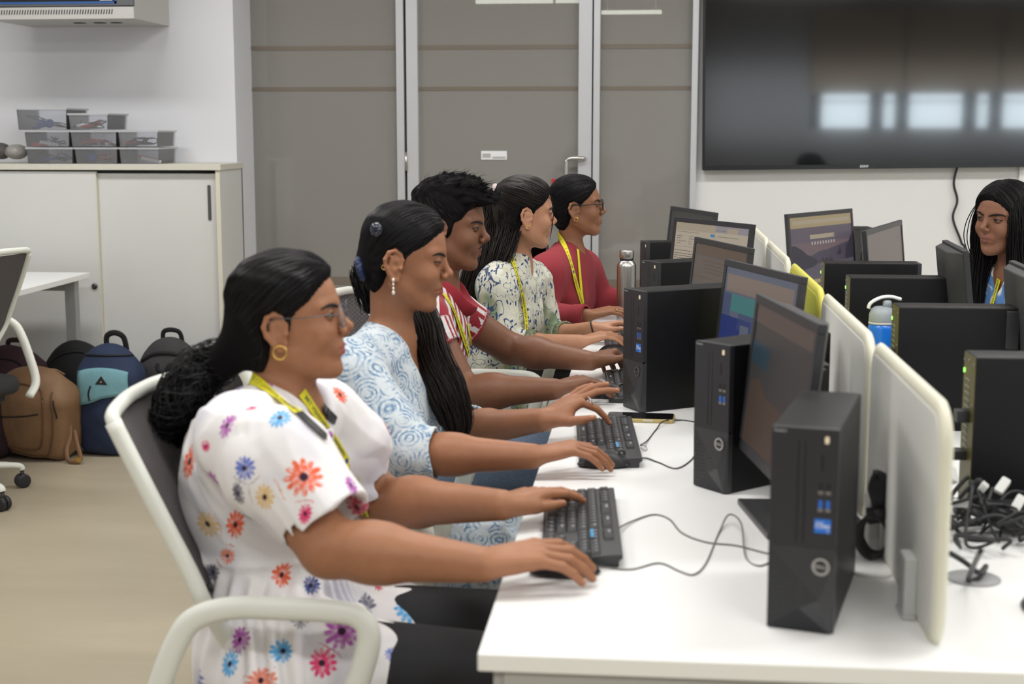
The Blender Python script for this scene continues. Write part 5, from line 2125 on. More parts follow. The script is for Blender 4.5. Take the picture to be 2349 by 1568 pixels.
def make_person(nm, sp, label):
    """sp: joints and options; builds root > body, eyes ..., returns dict"""
    root = tag(empty('person', (float(sp['P'][0]), float(sp['P'][1]), 0)), label, 'person')
    off = np.array((sp['P'][0], sp['P'][1], 0.0))
    T = sp['T'] = Torso(sp)
    fr = sp['head']
    F = Field(sp.get('h', .003))
    add_head(F, fr, **sp.get('headopt', {}))
    g = sp.get('arm', 1.0)
    nk = sp.get('neck', .046)
    F.cone(fr.p(-.022, 0, -.02), T.N + T.fw * .01 - T.up * .01, nk, nk * 1.06, .022)
    T.add(F)
    nails = []
    for k, right in (('R', True), ('L', False)):
        S, E, W = [np.asarray(sp[j + k], float) for j in 'SEW']
        F.cone(S - T.up * .005, E, .047 * g, .037 * g, .03)
        F.cone(E, lerp(E, W, .35), .037 * g, .037 * g, .014)
        F.cone(lerp(E, W, .3), W, .037 * g, .0245 * (g ** .5), .02)
        hd = sp['hand' + k]
        t, fr_h = add_hand(F, W, np.asarray(hd['k']) - W, hd.get('up', (0, 0, 1)), right, hd.get('s', .96), hd.get('curl'), hd.get('splay', (7, 1, -5, -13)), hd.get('thumb', (0, 0)), fat=hd.get('fat', 1.0))
        nails += t
        sp['hf' + k] = fr_h
        sp['tips' + k] = t
    limbs(F, sp)
    for k in 'LR':
        A = np.asarray(sp['A' + k])
        F.cone(A - (0, 0, .02), A + np.array((.13, 0, -.05)), .036, .025, .02)
    ms, ml = skin_mats(nm, sp['tone'])
    V, Q = F.mesh()
    V = relax(V, Q, 1, .35)
    body = np_mesh('body', V - off, Q, ms, root)
    set_attr(body, 'Col', skin_colour(V, fr, sp['tone'], sp.get('lip', (.25, .07, .05)), nails))
    add_eyes(fr, root, off, ml, sp.get('gaze', (1, 0, -.15)), *sp.get('open', (16, -14)), browm=sp.get('browm'), body=body)
    sp['root'], sp['off'], sp['body'] = root, off, body
    return sp


def garment(sp, name, build, m, h=.004, folds=None, n=1, attr=None):
    F = Field(h)
    build(F)
    if folds:
        F.disp = folds[0]
        F.amp = folds[1]
    V, Q = F.mesh()
    V = relax(V, Q, n, .4)
    return np_mesh(name, V - sp['off'], Q, m, sp['root'])


def do_hair(sp, fn, m, flow, n=500, steps=14, ds=.006, seed=1, h=.0035, r=.0010, name='hair', region=None, k=0, extra=None):
    fr = sp['head']
    F = Field(h)
    F.add(fn, 0, [(fr.p(-.01, 0, .03), .16 * fr.s)])
    if extra:
        extra(F)
    V, Q = F.mesh()
    V = relax(V, Q, 1, .4)
    # drop the hidden inner pieces of the surface
    o = np_mesh(name, V - sp['off'], Q, m_hcore, sp['root'])
    rnd = np.random.RandomState(seed)
    L = fr.loc(V.astype(np.float32))
    dist = np.abs(fn(V.astype(np.float32)))
    sd = poly_sd(L[:, 0], L[:, 2], ZONE)
    ok = np.where((sd > .001) & (dist < .003))[0]
    if region is not None:
        ok = ok[region(L[ok])]
    st = V[rnd.choice(ok, n)]
    tr = trace(fn, st, flow, steps, ds)
    tube_strands(tr, rnd.uniform(.5, 1.2, n) * r, name + '_strands', m, o, sp['off'])
    return o

# ================================================================== PEOPLE: the six of them
def A_(u, v, Y=None, z=None):
    return at(u, v, Y=Y, z=z)


def legs_for(P, kx, ky, ax=.02):
    """knees and ankles of somebody sitting"""
    return dict(KR=V3(kx, ky[0], .515), KL=V3(kx, ky[1], .515), AR=V3(kx + ax, ky[0], .085), AL=V3(kx + ax, ky[1], .085))


def shoes(sp, m):
    for k in 'LR':
        A = np.asarray(sp['A' + k])
        F = Field(.004)
        F.cone(A - (.03, 0, .035), A + np.array((.15, 0, -.05)), .042, .032, .02)
        V, Q = F.mesh()
        V[:, 2] = np.maximum(V[:, 2], .004)
        np_mesh('shoe', V - sp['off'], Q, m, sp['root'])


def trousers(sp, m, grow=.010, name='trousers'):
    def b(F):
        T = sp['T']
        F.ell(T.P + T.up * .0, np.array((.125, .172, .095)) * T.g + grow, T.M, .04)
        limbs(F, sp, grow, g=min(1.12, T.g))
    return garment(sp, name, b, m, h=.005)


def vnode_math(nt, op, a, b=None):
    n = nt.nodes.new('ShaderNodeMath')
    n.operation = op
    for i, x in enumerate((a, b)):
        if x is None:
            continue
        if isinstance(x, (int, float)):
            n.inputs[i].default_value = x
        else:
            nt.links.new(x, n.inputs[i])
    return n.outputs[0]


def mixc(nt, fac, a, b):
    n = nt.nodes.new('ShaderNodeMix')
    n.data_type = 'RGBA'
    for sock, x in ((n.inputs[0], fac), (n.inputs[6], a), (n.inputs[7], b)):
        if isinstance(x, tuple):
            sock.default_value = (*x, 1)
        elif isinstance(x, (int, float)):
            sock.default_value = x
        else:
            nt.links.new(x, sock)
    return n.outputs[2]


def tex(nt, kind, scale, coord=None, **k):
    n = nt.nodes.new('ShaderNodeTex' + kind)
    n.inputs['Scale'].default_value = scale
    for a, b in k.items():
        if a == 'feature':
            n.feature = b
        else:
            n.inputs[a].default_value = b
    if coord is not None:
        nt.links.new(coord, n.inputs['Vector'])
    return n


def cloth(name, rough=0.85, sheen=0.15):
    m = mat(name, (.5, .5, .5), rough, spec=.25, sheen=sheen)
    nt = m.node_tree
    tc = nt.nodes.new('ShaderNodeTexCoord')
    # fine weave
    n = tex(nt, 'Noise', 700, tc.outputs['Object'], Detail=2)
    b = nt.nodes.new('ShaderNodeBump')
    b.inputs['Strength'].default_value = .12
    b.inputs['Distance'].default_value = .004
    nt.links.new(n.outputs['Fac'], b.inputs['Height'])
    nt.links.new(b.outputs[0], nt.nodes['Principled BSDF'].inputs['Normal'])
    return m, nt, tc.outputs['Object'], nt.nodes['Principled BSDF'].inputs['Base Color']


def step_(nt, x, lo, hi):
    n = nt.nodes.new('ShaderNodeMapRange')
    n.interpolation_type = 'SMOOTHSTEP'
    n.inputs['From Min'].default_value = lo
    n.inputs['From Max'].default_value = hi
    nt.links.new(x, n.inputs['Value'])
    return n.outputs[0]


# flowered cloth: petals are drawn from the coordinates stored round every flower
m_flow, nt, oc, bc = cloth('flowered_cloth', .8)
at_ = nt.nodes.new('ShaderNodeAttribute')
at_.attribute_name = 'fl'
sx_ = nt.nodes.new('ShaderNodeSeparateXYZ')
nt.links.new(at_.outputs['Vector'], sx_.inputs[0])
u_, v_, mk = sx_.outputs[0], sx_.outputs[1], sx_.outputs[2]
rad = vnode_math(nt, 'SQRT', vnode_math(nt, 'ADD', vnode_math(nt, 'MULTIPLY', u_, u_), vnode_math(nt, 'MULTIPLY', v_, v_)))
ang = vnode_math(nt, 'ARCTAN2', v_, u_)
pet = vnode_math(nt, 'ABSOLUTE', vnode_math(nt, 'SINE', vnode_math(nt, 'MULTIPLY', ang, 6.0)))
ns = tex(nt, 'Noise', 60, oc)
edge = vnode_math(nt, 'ADD', vnode_math(nt, 'MULTIPLY', vnode_math(nt, 'POWER', pet, .55), .48), vnode_math(nt, 'ADD', vnode_math(nt, 'MULTIPLY', ns.outputs['Fac'], .3), .33))
inn = step_(nt, vnode_math(nt, 'SUBTRACT', edge, rad), -.06, .09)
ns2 = tex(nt, 'Noise', 110, oc)
wash = vnode_math(nt, 'SUBTRACT', 1.0, vnode_math(nt, 'MULTIPLY', step_(nt, ns2.outputs['Fac'], .42, .72), .55))
fac = vnode_math(nt, 'MULTIPLY', vnode_math(nt, 'MULTIPLY', inn, wash), step_(nt, mk, .9, .98))
fc = nt.nodes.new('ShaderNodeAttribute')
fc.attribute_name = 'FC'
blot = tex(nt, 'Noise', 9, oc)
ground = mixc(nt, step_(nt, blot.outputs['Fac'], .5, .7), (.80, .775, .78), (.66, .65, .72))
cc = mixc(nt, fac, ground, fc.outputs['Color'])
heart = vnode_math(nt, 'MULTIPLY', step_(nt, vnode_math(nt, 'MULTIPLY', rad, -1.0), -.27, -.17), step_(nt, mk, .9, .98))
nt.links.new(mixc(nt, heart, cc, (.035, .012, .03)), bc)


def paint_flowers(o, off, bvh, spots, extra=90, seed=3, scale=.00074):
    V = verts_of(o) + off
    Nn = normals_of(o)
    cs = []
    for (u, v, r, col, *q) in spots:
        p, n = cast_px(bvh, u, v)
        if p is None:
            continue
        dist = p[1]
        cs.append((p, n, r * dist / CF, col, q[0] if q else 1.0))
    rnd = np.random.RandomState(seed)
    pal = [(.78, .16, .07), (.45, .12, .42), (.10, .40, .72), (.62, .07, .13), (.70, .50, .26), (.15, .15, .2), (.10, .14, .45)]
    tries = 0
    while extra > 0 and tries < 4000:
        tries += 1
        i = rnd.randint(len(V))
        r = rnd.uniform(.014, .030)
        # only where the camera's list says nothing: the sides turned away
        if Nn[i] @ nrm(V[i] - np.array((0, 0, CH))) < -.05:
            continue
        if all(np.linalg.norm(V[i] - c[0]) > (r + c[2]) * 1.5 for c in cs):
            cs.append((V[i], Nn[i], r, pal[rnd.randint(len(pal))], 1.0))
            extra -= 1
    best = np.full(len(V), 1e9)
    fl = np.zeros((len(V), 3))
    fl[:, 0] = 9
    FC = np.ones((len(V), 4))
    for (p, n, r, col, st) in cs:
        n = nrm(n)
        a = nrm(np.cross(n, (0.2, .1, 1)))
        b = np.cross(n, a)
        D = V - p
        d = np.linalg.norm(D, axis=1) / r
        m = (d < best) & (d < 3)
        best[m] = d[m]
        fl[m, 0] = (D[m] @ a) / r / st
        fl[m, 1] = (D[m] @ b) / r
        fl[m, 2] = np.where(d[m] < 1.45, 1, 0)
        FC[m, :3] = col
    set_attr(o, 'fl', fl)
    set_attr(o, 'FC', FC)


# paisley print in pale blue on white
m_pais, nt, oc, bc = cloth('blue_medallion_cloth', .75)
wob = tex(nt, 'Noise', 14, oc)
wv = nt.nodes.new('ShaderNodeVectorMath')
wv.operation = 'SCALE'
wv.inputs['Scale'].default_value = .02
nt.links.new(wob.outputs['Color'], wv.inputs[0])
wa = nt.nodes.new('ShaderNodeVectorMath')
nt.links.new(oc, wa.inputs[0])
nt.links.new(wv.outputs[0], wa.inputs[1])
vo = tex(nt, 'Voronoi', 22, wa.outputs[0], Randomness=.7)
rings = vnode_math(nt, 'SINE', vnode_math(nt, 'MULTIPLY', vo.outputs['Distance'], 36.0))
lace = tex(nt, 'Voronoi', 95, oc, feature='DISTANCE_TO_EDGE')
fine = step_(nt, vnode_math(nt, 'MULTIPLY', lace.outputs['Distance'], -1.0), -.16, -.07)
ringm = step_(nt, rings, .0, .6)
nz = tex(nt, 'Noise', 40, oc)
pat = vnode_math(nt, 'MULTIPLY', vnode_math(nt, 'ADD', vnode_math(nt, 'MULTIPLY', ringm, .75), vnode_math(nt, 'MULTIPLY', fine, .35)), step_(nt, nz.outputs['Fac'], .33, .62))
nt.links.new(mixc(nt, pat, (.56, .61, .64), (.12, .225, .37)), bc)

# leaf print
m_leaf, nt, oc, bc = cloth('leaf_print_cloth', .65, .05)
n0 = tex(nt, 'Noise', 8.5, oc, Detail=1.0, Distortion=.9)
n1_ = tex(nt, 'Noise', 12, oc, Detail=1.2, Distortion=1.4)
n2_ = tex(nt, 'Noise', 19, oc, Detail=1.5, Distortion=2.2)
green = step_(nt, n0.outputs['Fac'], .55, .68)
c0 = mixc(nt, green, (.62, .62, .53), (.22, .28, .17))
ln1 = step_(nt, vnode_math(nt, 'MULTIPLY', vnode_math(nt, 'ABSOLUTE', vnode_math(nt, 'SUBTRACT', n1_.outputs['Fac'], .5)), -1.0), -.015, -.006)
c1 = mixc(nt, ln1, c0, (.045, .07, .15))
stp = tex(nt, 'Wave', 26, oc, Distortion=9.0)
leafm = vnode_math(nt, 'MULTIPLY', step_(nt, n2_.outputs['Fac'], .57, .60), step_(nt, stp.outputs['Fac'], .30, .55))
c2 = mixc(nt, leafm, c1, (.03, .06, .17))
tanm = vnode_math(nt, 'MULTIPLY', step_(nt, n2_.outputs['Fac'], .40, .36), .35)
nt.links.new(mixc(nt, tanm, c2, (.42, .36, .22)), bc)

# striped knit
m_strp, nt, oc, bc = cloth('striped_cloth', .8)
at_ = nt.nodes.new('ShaderNodeAttribute')
at_.attribute_name = 'st'
sx_ = nt.nodes.new('ShaderNodeSeparateXYZ')
nt.links.new(at_.outputs['Vector'], sx_.inputs[0])
wv_ = vnode_math(nt, 'SINE', vnode_math(nt, 'MULTIPLY', sx_.outputs[0], 2 * math.pi / .030))
nt.links.new(mixc(nt, step_(nt, wv_, .0, .12), (.66, .62, .62), (.30, .022, .035)), bc)

# marbled blue and white
m_tie, nt, oc, bc = cloth('marbled_blue_cloth', .7)
n0 = tex(nt, 'Noise', 16, oc, Detail=4, Distortion=1.5)
nt.links.new(mixc(nt, step_(nt, n0.outputs['Fac'], .46, .56), (.72, .74, .74), (.09, .22, .50)), bc)
m_sweat = mat('sweater_maroon', (.27, .036, .046), .9, spec=.2, sheen=.04, bump=(650, .35, 2), noise=(5, .04))
m_maroon = mat('collar_maroon', (.26, .016, .028), .85)
m_leg = mat('leggings_black', (.012, .012, .014), .8, bump=(500, .1))
m_jean = mat('denim_dark', (.020, .035, .075), .85, noise=(220, .22), bump=(500, .15))
m_jeanl = mat('denim_light', (.13, .18, .27), .85, noise=(200, .15), bump=(500, .15))
m_shoe = mat('shoe_dark', (.03, .03, .035), .6)

import os
WHO = '123456'

# ------------------------------------------------------------------ 1: flowered dress
if '1' in WHO:
    sp = dict(tone=(.335, .150, .078), lip=(.33, .10, .09), h=.0025,
              head=head_at_nose(A_(812, 748, Y=2.42), R(4), R(5), 0, 1.0),
              N=A_(648, 905, Y=2.43), P=A_(668, 1500, Y=2.42),
              SR=A_(552, 990, Y=2.26), SL=A_(735, 955, Y=2.59), girth=1.16, bust=1.12, neck=.050,
              ER=A_(755, 1256, Y=2.13), WR=A_(1106, 1294, z=.795), EL=A_(868, 1148, Y=2.66), WL=A_(1152, 1158, z=.795),
              arm=1.25, gaze=(1, 0, -.10), open=(18, -13),
              handR=dict(k=A_(1234, 1266, z=.806), up=(-.2, -.22, 1), curl=[(14, 22, 10), (16, 24, 12), (18, 24, 12), (18, 22, 12)], splay=(9, 2, -7, -17), s=1.06, fat=1.12),
              handL=dict(k=A_(1238, 1128, z=.805), up=(0, .1, 1), curl=[(14, 14, 8), (12, 14, 8), (14, 16, 8), (16, 18, 8)], splay=(2, 0, -3, -7), thumb=(-12, 0), s=.96, fat=1.08))
    sp.update(legs_for(sp['P'], -.17, (2.31, 2.55)))
    sp['C'] = sp['N'] - V3(0.050, 0, .170)
    make_person('warm', sp, 'person in a white dress with colourful daisies and thin glasses, nearest at the desk')
    T, off, root, fr = sp['T'], sp['off'], sp['root'], sp['head']
    S = A_(565, 985, Y=2.24)
    wz_ = float(A_(560, 1285, Y=2.30)[2])

    def b1(F):
        T.add(F, .014)
        # skirt over the lap and hanging beside the seat
        for sd, K in ((-1, 'KR'), (1, 'KL')):
            hp = T.hip[sd]
            F.cone(hp, lerp(hp, sp[K], .50), .116, .090, .05)
        F.add(p_box(V3(-.585, 2.262, .42), (.125, .020, .24), .02), .06, [(V3(-.585, 2.262, .42), .25)])
        F.add(p_box(V3(-.585, 2.60, .42), (.125, .020, .24), .02), .06, [(V3(-.585, 2.60, .42), .25)])
        F.cone(A_(545, 985, Y=2.27), A_(640, 1070, Y=2.20), .072, .094, .014)
        F.cap(A_(640, 1070, Y=2.20), A_(760, 1205, Y=2.155), .097, .076, .014)
        F.cone(A_(745, 955, Y=2.58), A_(795, 1020, Y=2.60), .070, .080, .03)
        F.cap(A_(795, 1020, Y=2.60), A_(848, 1112, Y=2.64), .070, .060, .02)
        F.cone(A_(742, 1186, Y=2.16), A_(782, 1230, Y=2.15), .064, .071, .006, 's')
        F.cone(A_(840, 1095, Y=2.635), A_(866, 1130, Y=2.645), .050, .056, .006, 's')
        F.cone(T.N + V3(.02, 0, .06), T.N + V3(.115, 0, -.055), .062, .030, .012, 's')
        F.cone(T.N + V3(-.06, 0, .09), T.N + V3(-.02, 0, .05), .055, .055, .01, 's')

    def d1_(P):
        a = np.arctan2(P[..., 1] - 2.43, (P[..., 0] + .62))
        below = np.clip((wz_ - P[..., 2]) / .05, 0, 1)
        pl = np.sin(a * 30 + 2.0 * np.sin(P[..., 2] * 14 + a * 5)) * .006 * below * np.clip((-.46 - P[..., 0]) / .08, .12, 1)
        seam = -.006 * np.exp(-((P[..., 2] - wz_) / .008) ** 2)
        up = (fold(P, 5, 19, .0125, nrm((.62, 0, -.78)), .12) + fold(P, 6, 46, .0028, nrm((.62, 0, -.78)), .3)) * (1 - below)
        return pl + np.minimum(up, .0065) - seam * (-1) * (P[..., 0] < -.45)
    dr = garment(sp, 'dress', b1, m_flow, h=.003, folds=(d1_, .020))
    bv = bvh_of([(dr, off), (sp['body'], off)])
    OR, PU, SK, MG, YE, GR, NV, SA = (.80, .13, .05), (.42, .10, .42), (.09, .38, .72), (.70, .05, .17), (.72, .50, .24), (.13, .12, .17), (.05, .08, .30), (.75, .25, .17)
    paint_flowers(dr, off, bv, [(435, 1058, 46, OR, .7), (472, 1023, 16, MG), (521, 976, 36, PU, .7), (642, 957, 34, SK, .8), (560, 1073, 32, (.12, .17, .55)), (697, 1093, 50, OR),
                                (540, 1203, 44, OR, .55), (476, 1201, 38, YE), (607, 1140, 36, YE, .8), (546, 1132, 34, GR, .6), (646, 1318, 34, OR, .75), (784, 1447, 46, PU),
                                (690, 1422, 24, (.3, .3, .33)), (940, 1396, 40, SK), (738, 1520, 38, MG), (650, 1492, 30, SK), (527, 1522, 36, SK, .6), (550, 1466, 34, PU, .6),
                                (598, 1560, 34, SA), (501, 905, 18, MG), (522, 1274, 22, SA), (399, 1168, 22, NV), (428, 1250, 24, (.3, .02, .05)), (489, 1312, 24, GR), (712, 1342, 24, NV),
                                (700, 1178, 28, MG, .7), (806, 1112, 30, PU, .6), (577, 937, 16, MG), (780, 905, 26, OR), (838, 1200, 18, OR), (760, 1000, 16, PU), (900, 1500, 20, (.15, .2, .55))])
    trousers(sp, m_leg, name='leggings')
    shoes(sp, m_shoe)
    tie = A_(506, 838, Y=2.44)
    hf = hair_fn(fr, T=.009, back=.006, top=.006, lump=.0012, zone=ZONE)

    def flow(P):
        d = tie.astype(np.float32) - P
        return d / (np.linalg.norm(d, axis=-1, keepdims=True) + 1e-6)
    hair = do_hair(sp, hf, m_hair, flow, n=1500, steps=14, ds=.007, extra=lambda F: F.chain([fr.p(-.055, 0, -.01), tie], [.052, .030], .03), r=.0009)
    lock([tie + V3(.01, 0, .01), A_(474, 842, Y=2.45), A_(440, 878, Y=2.44), A_(414, 930, Y=2.43), A_(392, 985, Y=2.44), A_(378, 1045, Y=2.46)], [.030, .035, .038, .036, .027, .008], 'ponytail', m_hair, root, off, n=420, seed=4, r=.0010, curl=.3, wob=1.1, twist=1.0, core=.80, flat=.9, ragged=.4)
    for k_, (pp, rr_) in enumerate((([(455, 850), (405, 880), (372, 930), (352, 965)], .018), ([(440, 900), (395, 960), (362, 985), (336, 992)], .016), ([(462, 838), (430, 838), (408, 862), (398, 880)], .014), ([(430, 950), (398, 1010), (372, 1040), (352, 1062)], .018))):
        lock([A_(u__, v__, Y=2.41 + .02 * k_) for u__, v__ in pp], [rr_, rr_ * 1.2, rr_ * .8, .002], 'ponytail_wisp', m_hair, root, off, n=90, seed=20 + k_, r=.0009, curl=.5, wob=1.6, core=.55, ragged=.5)
    lock([A_(470, 850, Y=2.42), A_(428, 900, Y=2.40), A_(392, 950, Y=2.40), A_(355, 990, Y=2.41), A_(338, 1010, Y=2.41)], [.018, .026, .026, .018, .006], 'ponytail_curl', m_hair, root, off, n=120, seed=8, r=.0009, curl=1.2, wob=1.5, core=.5)
    glasses(fr, root, off, mat('glasses_steel', (.12, .13, .15), .3, metal=.8), r=.0010, rx=.0225, rz=.0205, x=.104)
    er = fr.p(-.001, -.083, -.042)
    MB().torus(er - off, .0115, .0019, (R(90), 0, R(8)), 24, 8).build('earring', m_gold, root)
    MB().torus(fr.p(-.001, .083, -.042) - off, .0115, .0019, (R(90), 0, R(-8)), 24, 8).build('earring', m_gold, root)
    bv = bvh_of([(dr, off), (sp['body'], off)])
    lay_band(bv, [(556, 846), (590, 878), (640, 918), (684, 948)], .021, root, off, flip=False, start=.012)
    lay_band(bv, [(684, 948), (712, 975), (745, 1005)], .017, root, off, text=None, m=mat('clip_black', (.015, .015, .017), .4), name='lanyard_clip', lift=.004)
    lay_band(bv, [(690, 900), (735, 968), (790, 1050), (828, 1145), (850, 1222)], .020, root, off, flip=False, start=.01)
    lay_band(bv, [(738, 935), (752, 950), (766, 966)], .017, root, off, text=None, m=mat('clip_black', (.015, .015, .017), .4), name='lanyard_clip', lift=.004)

# ------------------------------------------------------------------ 2: pale blue print top
if '2' in WHO:
    sp = dict(tone=(.315, .138, .072), lip=(.26, .075, .055), h=.0026,
              head=head_at_nose(A_(1040, 630, Y=3.08), R(3), R(-8), 0, 1.02),
              N=A_(893, 762, Y=3.09), P=A_(800, 1285, Y=3.08),
              SR=A_(805, 845, Y=2.91), SL=A_(935, 825, Y=3.26), girth=1.03, bust=1.0, neck=.045,
              ER=A_(948, 1040, Y=2.82), WR=A_(1222, 1046, z=.795), EL=A_(1052, 988, Y=3.33), WL=A_(1248, 962, z=.805),
              arm=1.12, gaze=(1, 0, -.55), open=(1, -15),
              handR=dict(k=A_(1325, 1022, z=.812), up=(-.25, -.1, 1), curl=[(22, 22, 10), (24, 24, 12), (26, 24, 12), (26, 22, 12)], splay=(9, 1, -7, -16), s=1.0),
              handL=dict(k=A_(1318, 918, z=.845), up=(-.5, -.35, 1), curl=[(52, 22, 8), (8, 18, 8), (2, 16, 8), (0, 14, 8)], splay=(10, 2, -6, -14), thumb=(14, .45), s=1.0))
    sp.update(legs_for(sp['P'], -.12, (2.97, 3.20)))
    make_person('tan', sp, 'person in a pale blue medallion print top with a blue hair tie, looking down')
    T, off, root, fr = sp['T'], sp['off'], sp['root'], sp['head']

    def b2(F):
        T.add(F, .012)
        for sd, K in ((-1, 'KR'), (1, 'KL')):
            hp = T.hip[sd]
            F.cone(hp, lerp(hp, sp[K], .86), .112, .084, .05)
        F.add(p_box(V3(-.56, 2.915, .50), (.26, .014, .13), .014), .06, [(V3(-.56, 2.915, .50), .27)])
        for k in 'RL':
            S_, E_, W_ = sp['S' + k], sp['E' + k], sp['W' + k]
            F.cone(S_, E_, .062, .056, .03)
            e = lerp(E_, W_, .20)
            F.cap(E_ + (E_ - W_) * .02, e, .056, .058, .015)
            F.cone(lerp(E_, W_, .12), lerp(E_, W_, .30), .046, .054, .005, 's')
        F.cone(T.N + V3(.02, 0, .05), T.N + V3(.12, 0, -.13), .060, .020, .012, 's')
    kt = garment(sp, 'tunic', b2, m_pais, h=.0035, folds=(lambda P: fold(P, 9, 24, .0035), .009))
    trousers(sp, m_jean, name='jeans')
    shoes(sp, m_shoe)
    tie = A_(830, 616, Y=3.04)
    hf = hair_fn(fr, T=.005, back=-.002, top=.008, lump=.0008)

    def flow2(P):
        d = tie.astype(np.float32) - P
        return d / (np.linalg.norm(d, axis=-1, keepdims=True) + 1e-6)
    hair = do_hair(sp, hf, m_hair, flow2, n=1500, steps=14, ds=.007, seed=2, r=.0009, extra=lambda F: F.chain([fr.p(-.055, 0, .0), tie], [.035, .018], .03))
    MB().torus(tie - off, .020, .0090, (0, R(75), 0), 26, 10).build('hair_tie', mat('scrunchie_blue', (.010, .022, .075), .35, bump=(90, .8)), root)
    MB().sphere(fr.p(-.050, -.083, .062) - off, .0135, 12, sc=(1, .55, 1.15)).build('hair_clip', mat('clip_gem', (.015, .02, .035), .08, coat=.8), root)
    lock([tie, A_(838, 650, Y=3.12), A_(855, 705, Y=3.17)], [.024, .030, .030], 'ponytail_top', m_hair, root, off, n=80, seed=3, r=.0009)
    lock([A_(885, 715, Y=3.24), A_(952, 700, Y=3.26), A_(975, 740, Y=3.20), A_(990, 815, Y=3.13), A_(1022, 890, Y=3.09), A_(1048, 965, Y=3.08), A_(1050, 1018, Y=3.08)], [.028, .030, .032, .040, .044, .036, .012], 'long_hair', m_hairb, root, off, n=260, seed=5, r=.0010, twist=1.2, core=.8, flat=.75)
    e0 = fr.p(-.001, -.081, -.038) - off
    mb = MB()
    for k, (dz, r) in enumerate(((0, .0042), (-.009, .0034), (-.018, .0034), (-.027, .0046))):
        mb.sphere(e0 + V3(0, -.003, dz), r, 8, sc=(.8, .6, 1.1))
    mb.build('earring', mat('earring_pearl', (.78, .70, .60), .2, metal=.3), root)
    MB().torus(fr.p(-.024, -.082, -.014) - off, .0052, .0010, (R(90), 0, 0), 16, 6).build('ear_ring', m_gold, root)
    fh = sp['hfL']
    c = np.asarray(sp['WL']) + fh[0] * .108 + fh[1] * .028 - fh[2] * .008
    MB().torus(c - off, .0098, .0012, Matrix(np.stack([fh[1], fh[2], fh[0]], 1)), 20, 8).build('ring', m_chrome, root)

